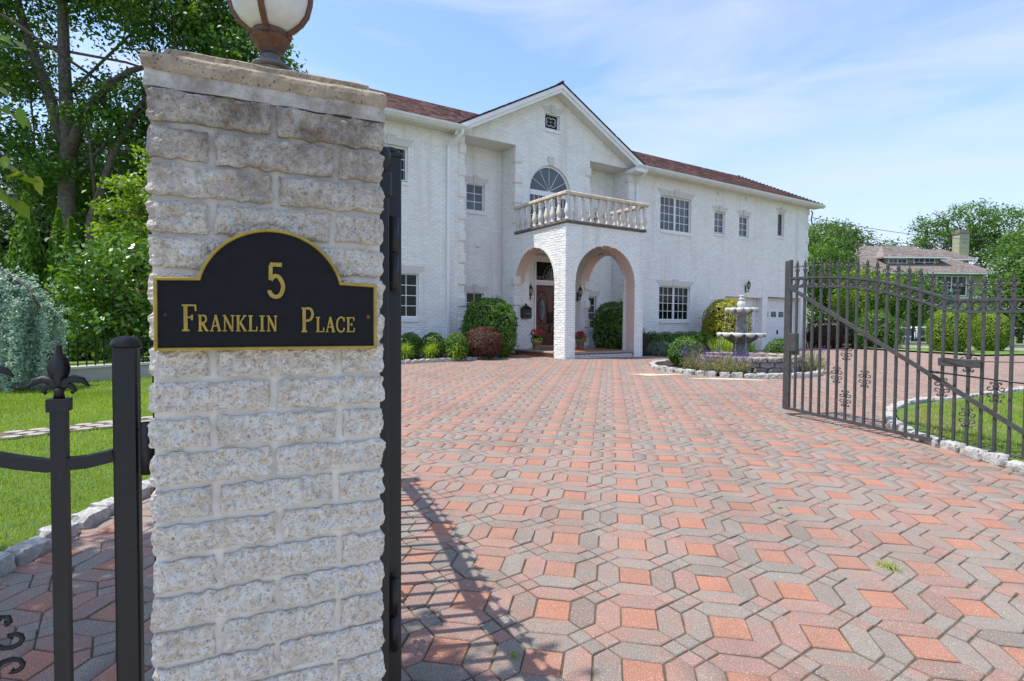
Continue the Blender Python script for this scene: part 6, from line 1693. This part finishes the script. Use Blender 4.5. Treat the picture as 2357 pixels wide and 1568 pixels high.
def arborvitae(x, y, h, r, label, n=13000):
    z0 = zgf(x, y); root = empty('arborvitae', (x, y, 0)); tag(root, label, 'tree', 'row of arborvitae conifers behind the cedar')
    t = frng.random(n) ** .75; a = frng.uniform(0, 6.28, n); rr = r * (1 - t ** 1.35) ** .85 * (1 + .20 * np.sin(a * 5 + t * 9) * (1 - t) + .12 * frng.normal(size=n)) * frng.uniform(.78, 1.02, n)
    P = np.column_stack([np.cos(a) * rr, np.sin(a) * rr, z0 + .1 + t * (h - z0 - .1)]); Nn = np.column_stack([np.cos(a), np.sin(a), np.full(n, .25)]) + frng.normal(size=(n, 3)) * .5
    lg = np.column_stack([np.cos(a) * .4, np.sin(a) * .4, np.ones(n)]); T = np.clip(frng.normal(.42, .22, n) + t * .2 + .25 * np.sin(a * 7 + t * 22) * .6, 0, 1)
    link('foliage', leaf_mesh('foliage', P, Nn, .13, .42, np.column_stack([T, T * 0, T * 0]), lg, .3), M['arb'], root)
    m = MB(); m.lathe([(r * .72, z0), (r * .62, z0 + (h - z0) * .4), (r * .25, z0 + (h - z0) * .8), (.02, h - .15)], 12); m.build('trunk', M['twig'], root)
for x, y, h, r, lb in ((-13.75, 14.2, 5.5, .80, 'tallest arborvitae, at the left edge'), (-12.55, 14.4, 4.85, .60, 'second arborvitae from the left edge'), (-11.95, 14.7, 4.5, .48, 'arborvitae with a bright pointed top in front of the oak trunk'), (-11.55, 14.6, 4.25, .42, 'shorter arborvitae in front of the leaning trunk'), (-11.0, 15.0, 4.55, .5, 'arborvitae with its tip beside the pale dogwood')): arborvitae(x, y, h, r, lb)
tree('lilac_bush', (-8.5, 12.2), [((-8.2, 12.2, 2.45), (1.35, 1.2, 1.15)), ((-9.1, 12.1, 1.95), (.95, .9, .9)), ((-8.0, 12.0, 1.5), (1.1, 1.0, .9)), ((-7.2, 12.6, 2.0), (1.0, 1, 1.2))], 420, 26, .17, .115, 'lilac', 'large loose lilac shrub between cedar and pillar', group=None, cat='shrub', aspect=.62, limbs=16, r0=.07, shell=.35, branch_r=.03)
tree('dogwood', (-9.2, 14.2), [((-9.2, 14.2, 4.95), (.95, .8, .28)), ((-9.7, 14.1, 4.4), (.75, .7, .22)), ((-8.7, 14.2, 4.45), (.9, .8, .25)), ((-9.3, 14.3, 3.8), (1.2, .8, .3)), ((-8.6, 14.0, 5.6), (.6, .5, .3))], 170, 26, .16, .13, 'dogwood', 'pale lime dogwood with layered branches behind the lilac', aspect=.55, limbs=12, r0=.09, branch_r=.03, flat=.35)
oak_tr = [[(0, 0, -.2), (.02, 0, 3), (.0, 0, 6), (.15, 0, 9.5), (.05, 0, 13), (.0, 0, 17), (.3, .2, 20)], [(.5, .3, -.2), (.75, .2, 3), (1.15, 0, 6.2), (2.2, 0, 9.2), (3.2, .2, 11.2), (4.6, .4, 13)], [(.1, 0, 8.8), (.9, -.1, 10.6), (1.55, 0, 11.6), (2.9, 0, 12.7), (5.2, .2, 13.4)], [(-.02, 0, 9.5), (-.9, 0, 12.4), (-1.6, .1, 14), (-2.3, .2, 16.5), (-3.2, .4, 19)]]
tree('oak_tree', (-20.0, 25), [((-19.5, 25.5, 18), (4.6, 3.5, 3.2)), ((-15.4, 25, 15.6), (3.4, 3, 2.4)), ((-12.6, 25, 14.0), (2.4, 2.2, 1.5)), ((-10.6, 25, 12.7), (1.5, 1.5, .7)), ((-24.5, 26, 14.5), (3.6, 3, 3.0)), ((-17.4, 26.4, 11.4), (3.0, 2.5, 1.9)), ((-22.4, 26.8, 9.2), (3.0, 2.6, 2.2)), ((-16.2, 26.6, 8.4), (3.2, 2.4, 1.7)), ((-19.8, 27.5, 6.8), (3.4, 2, 1.6)), ((-20.5, 24.2, 8.4), (1.6, 1, .9)), ((-18.3, 24.3, 10.2), (1.3, 1, .8)), ((-22.0, 24.3, 12.0), (1.7, 1, 1.1)), ((-10.8, 25, 13.2), (1.4, 1.3, .6)), ((-13.5, 25.5, 16), (2.6, 2, 1.6)), ((-24, 24.5, 17.5), (2.6, 2, 1.6))], 1550, 42, .38, .22, 'oak', 'big old oak with dark forked trunk and limbs, upper left', trunk=oak_tr, limbs=16, r0=.44, shell=.3, branch_r=.075)
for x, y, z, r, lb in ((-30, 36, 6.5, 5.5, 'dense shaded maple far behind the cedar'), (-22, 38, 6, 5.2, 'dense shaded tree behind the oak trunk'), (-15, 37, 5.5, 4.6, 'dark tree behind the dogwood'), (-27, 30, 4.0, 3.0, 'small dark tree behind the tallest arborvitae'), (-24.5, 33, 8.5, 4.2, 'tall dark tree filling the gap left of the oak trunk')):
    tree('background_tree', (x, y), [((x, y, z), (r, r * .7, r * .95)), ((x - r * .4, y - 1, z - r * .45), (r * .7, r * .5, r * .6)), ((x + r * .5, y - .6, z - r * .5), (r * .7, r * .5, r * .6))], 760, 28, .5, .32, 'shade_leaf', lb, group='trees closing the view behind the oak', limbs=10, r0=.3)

# near tree left of the camera whose twig shows at the upper left and whose crown shades the paving
nt = tree('near_tree', (-4.5, .9), [((-3.5, 1.6, 4.75), (1.5, .75, .85)), ((-2.5, 1.95, 4.6), (.5, .32, .5)), ((-3.6, 2.6, 3.95), (.9, .75, .6)), ((-4.25, 2.45, 4.9), (.9, .85, .7))], 200, 32, .20, .13, 'fg_leaf', 'young tree with bright pointed leaves at the upper left edge', limbs=12, r0=.09, branch_r=.035)
def twigs():
    m = MB(); P, Nn, L = [], [], []
    for s, e, k in (((-2.52, 2.42, 2.94), (-2.13, 2.42, 2.78), 11), ((-2.50, 2.40, 2.62), (-2.11, 2.40, 2.47), 13), ((-2.50, 2.44, 2.44), (-2.07, 2.44, 2.20), 13), ((-2.6, 2.4, 2.75), (-2.2, 2.38, 2.60), 8), ((-2.55, 2.44, 2.32), (-2.16, 2.44, 2.10), 9)):
        s, e = np.array(s), np.array(e); m.tube([tuple(s - .0), tuple((s + e) / 2 + np.array([0, 0, .02])), tuple(e)], [.006, .004, .002], 5)
        for i in range(k):
            u = (i + .7) / k; p = s + (e - s) * u; sg = 1 if i % 2 else -1; dirv = unit(np.array([.55, .25 * sg, -.45 - .35 * (sg > 0)]) + frng.normal(size=3) * .22); P.append(p + dirv * .05); L.append(dirv); Nn.append(np.array([.25, -.75, .75]) + frng.normal(size=3) * .4)
    m.tube([(-2.5, 2.4, 2.9), (-2.75, 2.2, 3.4), (-3.2, 2.0, 4.2), (-3.9, 1.4, 4.4)], [.006, .012, .02, .03], 6); m.tube([(-2.5, 2.42, 2.45), (-2.7, 2.3, 2.8), (-2.95, 2.1, 3.6)], [.006, .010, .015], 6)
    n = len(P); o = np.array([-4.5, .9, 0]); P, L, Nn = np.array(P) - o, np.array(L), np.array(Nn); m.v = [tuple(np.array(p) - o) for p in m.v]
    Nn = unit(Nn); L = unit(L - Nn * np.sum(L * Nn, 1)[:, None]); W = np.cross(Nn, L); sz = .10 * frng.uniform(.75, 1.25, (n, 1)); dr = np.array([0, 0, -1.0])
    V = np.stack([P - L * sz * .5, P - L * sz * .25 - W * sz * .17, P + L * sz * .12 - W * sz * .20, P + L * sz * .55 + dr * sz * .14, P + L * sz * .12 + W * sz * .20, P - L * sz * .25 + W * sz * .17], 1)
    link('twig_leaves', np_mesh('twig_leaves', V.reshape(-1, 3), 6, tones(n, .5, .3, .35)), M['fg_leaf'], nt); m.build('twig', M['bark'], nt)
twigs()

# ------------------------------------------------------------------ right side: maple, yews, wall, cars, trees, neighbour
bush('red_maple', (17.0, 29.9, .95), (1.55, 1.2, 1.02), 6500, .12, .3, 'jmaple', 'low domed dark red maple right of the garage', 'shrub', None, .16, .42, depth=.25, zmin=.34)
bush('egg_yew', (19.75, 25.1, 1.36), (.86, .82, 1.06), 9000, .075, .5, 'yew', 'left egg shaped clipped yew on the far lawn', 'shrub', 'egg shaped yews on the far lawn', .05, .45, zmin=.40, boxy=2.25)
bush('egg_yew', (22.65, 26.3, 1.32), (.78, .75, 1.0), 8000, .075, .5, 'yew', 'right egg shaped clipped yew, by the mulched bed', 'shrub', 'egg shaped yews on the far lawn', .05, .45, zmin=.40, boxy=2.25)
bush('rose_bush', (25.6, 25.4, .75), (.45, .4, .4), 500, .10, .5, 'box', 'straggly rose bush in the far mulched bed', 'shrub', None, .4, .4, core=False)
FWL = [(17.6, 32.3), (20.8, 29.6), (24.5, 26.6), (31, 21.6)]
fwl = empty('boundary_wall', (0, 0, 0)); tag(fwl, 'low cream boundary wall behind the egg shaped yews', 'wall')
ff = empty('iron_fence', (0, 0, 0)); tag(ff, 'spear topped iron fence on the far cream wall', 'fence')
spear = MB(); spear.box(-.010, .010, -.010, .010, 0, .52); spear.lathe([(.012, .50), (.034, .55), (.004, .64)], 6); spear_me = spear.mesh('fence_bar'); spear_me.materials.append(M['iron'])
for a, b in zip(FWL[:-1], FWL[1:]):
    a_, b_ = np.array(a), np.array(b); L_ = np.hypot(*(b_ - a_)); d = (b_ - a_) / L_; nrm = np.array([-d[1], d[0]]) * .12
    q = lambda p, s, z: (p[0] + nrm[0] * s, p[1] + nrm[1] * s, z); z0, h = .1, .64
    m = MB(); m.hexa([q(a_, -1, z0), q(b_, -1, z0), q(b_, 1, z0), q(a_, 1, z0), q(a_, -1, z0 + h), q(b_, -1, z0 + h), q(b_, 1, z0 + h), q(a_, 1, z0 + h)]); m.build('wall_section', M['garden_wall'], fwl)
    m = MB(); m.hexa([q(a_, -1.4, z0 + h + .001), q(b_, -1.4, z0 + h + .001), q(b_, 1.4, z0 + h + .001), q(a_, 1.4, z0 + h + .001), q(a_, -1.4, z0 + h + .05), q(b_, -1.4, z0 + h + .05), q(b_, 1.4, z0 + h + .05), q(a_, 1.4, z0 + h + .05)]); m.build('coping', M['garden_wall_grey'], fwl)
    for k in range(int(L_ / .16)):
        p = a_ + (b_ - a_) * (k + .5) / int(L_ / .16); o = link('fence_bar', spear_me, None, ff); o.location = (p[0], p[1], .79)
    for hh in (.10, .44): m = MB(); m.tube([(a_[0], a_[1], .79 + hh), (b_[0], b_[1], .79 + hh)], .012, 4, sq=True); m.build('rail', M['iron'], ff)

def car(x, y, z, paint, label, suv=True, flip=False):
    root = empty('parked_car', (x, y, z), math.pi if flip else 0); tag(root, label, 'car', 'cars parked beyond the far wall')
    L_, Hh, W = (4.6, 1.72, .92) if suv else (4.5, 1.42, .88)
    sec = [(0, .42, .78, .80), (.12, .30, .95, .9), (.9, .26, 1.0, .98), (2.2, .26, .98, 1.0), (3.4, .26, .96, .98), (4.2, .30, .86, .93), (L_, .42, .72, .78)]
    vs, fs = [], []
    for (px, zl, zh, w) in sec:
        ww = W * w; vs += [(px, -ww, zl), (px, -ww * 1.0, (zl + zh) / 2), (px, -ww * .94, zh), (px, ww * .94, zh), (px, ww, (zl + zh) / 2), (px, ww, zl)]
    for i in range(len(sec) - 1):
        for k in range(6): a, b = i * 6 + k, i * 6 + (k + 1) % 6; fs.append((a, b, b + 6, a + 6))
    fs += [tuple(range(6))[::-1], tuple(len(sec) * 6 - 6 + k for k in range(6))]
    m = MB(); m.add(vs, fs, True); body = m.build('body', M[paint], root)
    tp_ = [(.10 if suv else .5, .96), (.42 if suv else 1.25, Hh), (2.5 if suv else 2.5, Hh + .02), (3.45, .95)]
    m = MB(); vs = [(px, s * W * (.90 if pz < 1.1 else .76), pz) for s in (-1, 1) for px, pz in tp_]
    m.add(vs, [(3, 2, 1, 0), (4, 5, 6, 7), (0, 1, 5, 4), (1, 2, 6, 5), (2, 3, 7, 6)]); m.build('cabin', M[paint], root)
    ins = lambda a, b, t: tuple(np.array(a) + (np.array(b) - np.array(a)) * t)
    for s in (-1, 1):
        cx_, cz_ = np.mean([p[0] for p in tp_]), 1.28; e = s * .012
        for u0, u1 in ((.06, .46), (.50, .93)):
            lo0, lo1 = tp_[0][0] + (tp_[3][0] - tp_[0][0]) * u0, tp_[0][0] + (tp_[3][0] - tp_[0][0]) * u1; hi0, hi1 = tp_[1][0] + (tp_[2][0] - tp_[1][0]) * max(.02, u0 - .02), tp_[1][0] + (tp_[2][0] - tp_[1][0]) * min(.98, u1)
            wl_, wh_ = W * .885, W * .775; zl, zh = 1.02, Hh - .07
            m = MB(); m.add([(lo0, s * wl_ + e, zl), (lo1, s * wl_ + e, zl), (hi1, s * wh_ + e, zh), (hi0, s * wh_ + e, zh)], [(0, 1, 2, 3)]); m.build('side_window', M['car_glass'], root)
        m = MB(); m.bbox(-.02, .14, s * W * .62 - .12, s * W * .62 + .12, .72, 1.02, .02); m.build('tail_light', M['tail_red'], root)
        m = MB(); m.bbox(L_ - .18, L_ - .02, s * W * .55 - .14, s * W * .55 + .14, .62, .76, .02); m.build('headlight', M['lantern_glass'], root)
        for wx in (.95, 3.65):
            m = MB(); m.tube([(wx, s * (W - .22), .33), (wx, s * (W + .01), .33)], .33, 20); wh = m.build('wheel', M['rubber'], root)
            m = MB(); m.tube([(wx, s * (W - .05), .33), (wx, s * (W + .02), .33)], .21, 14); m.build('rim', M['gutter'], wh)
    for i0, i1, nm in ((0, 1, 'rear_window'), (3, 2, 'windscreen')):
        a, b = tp_[i0], tp_[i1]; sx = -.012 if i0 == 0 else .012; p0 = (a[0] + (b[0] - a[0]) * .12 + sx, a[1] + (b[1] - a[1]) * .12); p1 = (a[0] + (b[0] - a[0]) * .88 + sx, a[1] + (b[1] - a[1]) * .88)
        m = MB(); m.add([(p0[0], -W * .80, p0[1]), (p0[0], W * .80, p0[1]), (p1[0], W * .70, p1[1]), (p1[0], -W * .70, p1[1])], [(0, 1, 2, 3)]); m.build(nm, M['car_glass'], root)
car(24.75, 35.2, -.15, 'car_white', 'white car with red tail light behind the far fence')
car(22.6, 33.4, -.42, 'car_silver', 'silver blue saloon in front of the white car', False)
car(29.5, 30.5, -.22, 'car_red', 'red car half hidden by the far wall at the right edge', False)

nh = empty('neighbour_house', (0, 55, 0)); tag(nh, 'sage green neighbour house with brown hipped roof beyond the gate', 'house')
m = MB(); m.box(31.5, 45.0, -2.0, 7.0, .4, 6.72); m.build('wall', M['neigh_wall'], nh)
def hip(x0, x1, y0, y1, ze, rx0, rx1, ry_, zr, nm='roof'):
    m = MB(); v = [(x0, y0, ze), (x1, y0, ze), (x1, y1, ze), (x0, y1, ze), (rx0, ry_, zr), (rx1, ry_, zr)]
    m.add(v, [(0, 1, 5, 4), (1, 2, 5), (2, 3, 4, 5), (3, 0, 4)]); m.add([(x0, y0, ze - .16), (x1, y0, ze - .16), (x1, y1, ze - .16), (x0, y1, ze - .16), (x0, y0, ze - .001), (x1, y0, ze - .001), (x1, y1, ze - .001), (x0, y1, ze - .001)], [(3, 2, 1, 0), (0, 1, 5, 4), (1, 2, 6, 5), (2, 3, 7, 6), (3, 0, 4, 7)])
    r = m.build(nm, M['neigh_roof'], nh)
    q = MB(); q.box(x0 - .02, x1 + .02, y0 - .06, y0 - .005, ze - .18, ze - .02); q.build('gutter', M['white_trim'], r)
    # courses of shingle on the front slope
    sh = MB(); n = int(math.hypot(ry_ - y0, zr - ze) / .20)
    for k in range(n):
        t0, t1 = k / n, (k + 1) / n; xa, xb = x0 + (rx0 - x0) * t0, x1 + (rx1 - x1) * t0; x = xa
        while x < xb:
            w = hr.uniform(.25, .6); e = min(xb, x + w); yy0, zz0 = y0 + (ry_ - y0) * t0, ze + (zr - ze) * t0; yy1, zz1 = y0 + (ry_ - y0) * t1, ze + (zr - ze) * t1; l = hr.uniform(.015, .045)
            sh.add([(x + .01, yy0 - .02, zz0 + l), (e - .01, yy0 - .02, zz0 + l), (e - .01, yy1 - .02, zz1 + .01), (x + .01, yy1 - .02, zz1 + .01), (x + .01, yy0 - .02, zz0), (e - .01, yy0 - .02, zz0)], [(0, 1, 2, 3), (4, 5, 1, 0)]); x = e
    tag(sh.build('roof_shingles', M['neigh_roof'], r), kind='stuff'); return r
hip(30.6, 45.6, -2.6, 7.6, 6.72, 36.2, 41.2, 2.6, 9.85)
m = MB(); m.box(36.2, 41.3, -1.0, 2.0, 6.9, 8.30); m.build('dormer_wall', M['neigh_wall'], nh)
hip(35.7, 41.9, -1.5, 3.2, 8.32, 38.0, 38.9, 2.3, 9.85, 'dormer_roof')
hip(41.6, 46.0, 0.2, 5.2, 8.35, 42.6, 44.4, 2.6, 9.55, 'dormer_roof')
m = MB(); m.box(42.2, 45.6, .7, 4.5, 6.6, 8.2); m.build('dormer_wall', M['neigh_wall'], nh)
def nwin(x0, x1, y, z0, z1, n):
    m = MB(); f = .10; m.box(x0, x1, y - .08, y, z0, z0 + f); m.box(x0, x1, y - .08, y, z1 - f, z1)
    for k in range(n + 1): xx = x0 + (x1 - x0 - f) * k / n; m.box(xx, xx + f, y - .085, y, z0 + f, z1 - f)
    w = m.build('window', M['white_trim'], nh)
    for k in range(n):
        a, b = x0 + (x1 - x0 - f) * k / n + f, x0 + (x1 - x0 - f) * (k + 1) / n; zm = (z0 + z1) / 2
        for q0, q1 in ((z0 + f, zm - .03), (zm + .03, z1 - f)):
            q = MB(); q.box(a, b, y - .03, y - .01, q0, q1); q.build('pane', M['pane_light' if q0 > zm else 'pane_dark'], w)
        q = MB(); q.box(a, b, y - .07, y - .005, zm - .03, zm + .03); q.box((a + b) / 2 - .02, (a + b) / 2 + .02, y - .055, y - .012, zm + .03, z1 - f); q.build('glazing_bar', M['white_trim'], w)
nwin(36.35, 38.2, -1.0, 7.25, 8.18, 2); nwin(38.8, 40.9, -1.0, 7.35, 8.25, 2)
nwin(40.3, 43.2, -2.0, 4.5, 6.45, 2); nwin(36.5, 39.2, -2.0, 4.4, 6.3, 2)
for x0, x1 in ((43.4, 43.6), (44.75, 45.03)):
    m = MB(); m.box(x0, x1, -2.06, -1.99, 4.3, 6.5); m.build('corner_board', M['white_trim'], nh)
m = MB(); m.box(43.6, 44.75, -2.06, -1.99, 4.3, 4.5); m.box(39.5, 43.4, -2.07, -1.99, 4.25, 4.4); m.build('corner_board', M['white_trim'], nh)
for x0, x1, y, z0, z1 in ((45.0, 46.0, 1.2, 6.5, 11.0), (36.0, 37.1, 3.5, 8.5, 9.9)):
    m = MB(); m.box(x0, x1, y, y + .9, z0, z1); c = m.build('chimney', M['neigh_wall'], nh)
    q = MB(); q.box(x0 - .08, x1 + .08, y - .08, y + .98, z1 + .001, z1 + .14); q.box(x0 + .2, x1 - .2, y + .2, y + .7, z1 + .14, z1 + .4); q.build('chimney_cap', M['neigh_roof'], c)

T_ = lambda *a, **k: tree(*a, **k)
G_ = 'trees round the neighbour house'
T_('background_tree', (29.5, 50), [((28.0, 50, 8.3), (2.3, 2.4, 2.8)), ((29.6, 51, 6.0), (2.0, 2.2, 2.2)), ((27.4, 49, 5.0), (2.2, 2, 2.4))], 420, 26, .40, .27, 'maple_back', 'dark leafy tree just right of the house corner', group=G_, limbs=14, r0=.3)
T_('background_tree', (35.2, 62), [((34.6, 62, 10.6), (3.6, 3, 2.8)), ((38.2, 63, 10.0), (3.0, 2.6, 2.3)), ((31.6, 61, 9.3), (2.8, 2.5, 3.0)), ((42, 63, 9.2), (2.6, 2.4, 1.8))], 560, 26, .42, .29, 'maple_back', 'broad dark tree behind the brown roof', group=G_, limbs=20, r0=.35)
T_('background_tree', (48.5, 60), [((49, 60, 12.4), (3.6, 3, 2.3)), ((52.5, 60, 11.8), (3.5, 3, 2.6)), ((46, 60, 10.2), (3.0, 2.4, 2.0)), ((44.4, 59.5, 12.4), (1.7, 1.5, .7)), ((43.6, 59.5, 10.6), (1.5, 1.3, .45)), ((51, 59, 8.5), (4.5, 3, 3))], 620, 26, .42, .28, 'tree_mid', 'tall airy tree above the right chimney', group=G_, limbs=34, r0=.32)
T_('background_tree', (41.5, 44), [((41.0, 44, 6.9), (2.9, 2.4, 2.6)), ((43.5, 43.5, 5.2), (3.4, 2.4, 3.2)), ((39.4, 43.5, 4.4), (1.8, 1.8, 2.0)), ((42, 42.5, 2.4), (3.2, 2, 1.9)), ((46, 45, 8), (3, 2.5, 3))], 620, 28, .34, .24, 'tree_mid', 'dense green maple at the right edge in front of the chimney', group=G_, limbs=20, r0=.28)
T_('background_tree', (37.5, 41), [((37.0, 41, 3.0), (2.6, 2.0, 2.6)), ((34.2, 40.5, 1.6), (2.2, 1.6, 1.7)), ((40, 42, 4.5), (3, 2.4, 3.5))], 480, 26, .36, .25, 'maple_back', 'dark undergrowth and low trees at the right edge', group=G_, limbs=12, r0=.2)
T_('roadside_tree', (18.9, 33.2), [((18.6, 33.2, 5.0), (1.5, 1.4, 1.9)), ((19.6, 33.0, 3.4), (1.6, 1.4, 1.6)), ((18.0, 33.5, 3.0), (1.2, 1.2, 1.6))], 320, 26, .22, .17, 'tree_mid', 'slender fresh green tree beside the house end wall', limbs=16, r0=.12, branch_r=.04)
T_('lime_tree', (19.6, 30.6), [((19.4, 30.6, 3.6), (1.7, 1.3, 1.3)), ((18.6, 30.4, 2.6), (1.2, 1.1, 1.0)), ((20.4, 30.6, 2.8), (1.3, 1.1, 1.2))], 260, 26, .20, .15, 'lime_leaf', 'yellow green tree behind the middle of the gate', limbs=16, r0=.10, branch_r=.035)
T_('roadside_tree', (22.2, 30.8), [((22.1, 30.8, 3.5), (1.2, 1.1, 1.2)), ((22.7, 30.8, 2.7), (1.2, 1.1, 1.0)), ((21.5, 30.6, 2.4), (1.1, 1, 1.0))], 230, 26, .19, .15, 'tree_mid', 'small rounded tree right of the yellow green tree', limbs=14, r0=.09, branch_r=.03)
bush('hedge_bush', (18.8, 28.6, 1.25), (1.25, 1.0, 1.15), 4600, .13, .5, 'tree_mid', 'bushy green shrub below the yellow green tree', 'shrub', None, .25, .5, depth=.3)
def spruce(x, y, h, r):
    z0 = zgf(x, y); root = empty('blue_spruce', (x, y, 0)); tag(root, 'small blue spruce in front of the neighbour house', 'tree'); P, Nn = [], []; m = MB(); m.tube([(0, 0, z0 - .2), (0, 0, h)], [.09, .02], 7)
    for k in range(17):
        t = k / 17; z = z0 + .4 + (h - z0 - .5) * t; rr = r * (1 - t) + .08
        for j in range(9):
            a = j * .698 + k * .9 + frng.normal(0, .1); e = np.array([math.cos(a) * rr, math.sin(a) * rr, z - .10 * rr]); s = np.array([0, 0, z + .05]); m.tube([tuple(s), tuple(e)], [.015, .006], 4)
            u = frng.random(70) ** .7; P.append(s + (e - s) * u[:, None] + frng.normal(size=(70, 3)) * np.array([.07, .07, .05])); Nn.append(frng.normal(size=(70, 3)) + np.array([0, 0, .6]))
    P, Nn = np.concatenate(P), np.concatenate(Nn); link('crown', leaf_mesh('crown', P, Nn, .13, .35, tones(len(P), .55, .25)), M['spruce'], root); m.build('trunk', M['bark'], root)
spruce(25.2, 32.2, 3.9, 1.25)
def wire(p, q, sag, label):
    p, q = np.array(p), np.array(q); m = MB(); m.tube([tuple(p + (q - p) * t - np.array([0, 0, 4 * sag * t * (1 - t)])) for t in np.linspace(0, 1, 14)], .016, 5); tag(m.build('overhead_wire', M['wire']), label, 'wire', 'overhead wires at the right')
mast = hxy(18.4, 2.7)
wire((mast[0], mast[1], 7.25), (48, 49, 9.6), .7, 'overhead wire running from the house corner to the right edge')
wire((mast[0], mast[1], 6.9), (52, 62, 11.4), .9, 'second thinner wire from the house corner')
wire((30, 53, 9.6), (54, 48, 8.6), .4, 'lowest overhead wire crossing the brown roof and chimney')
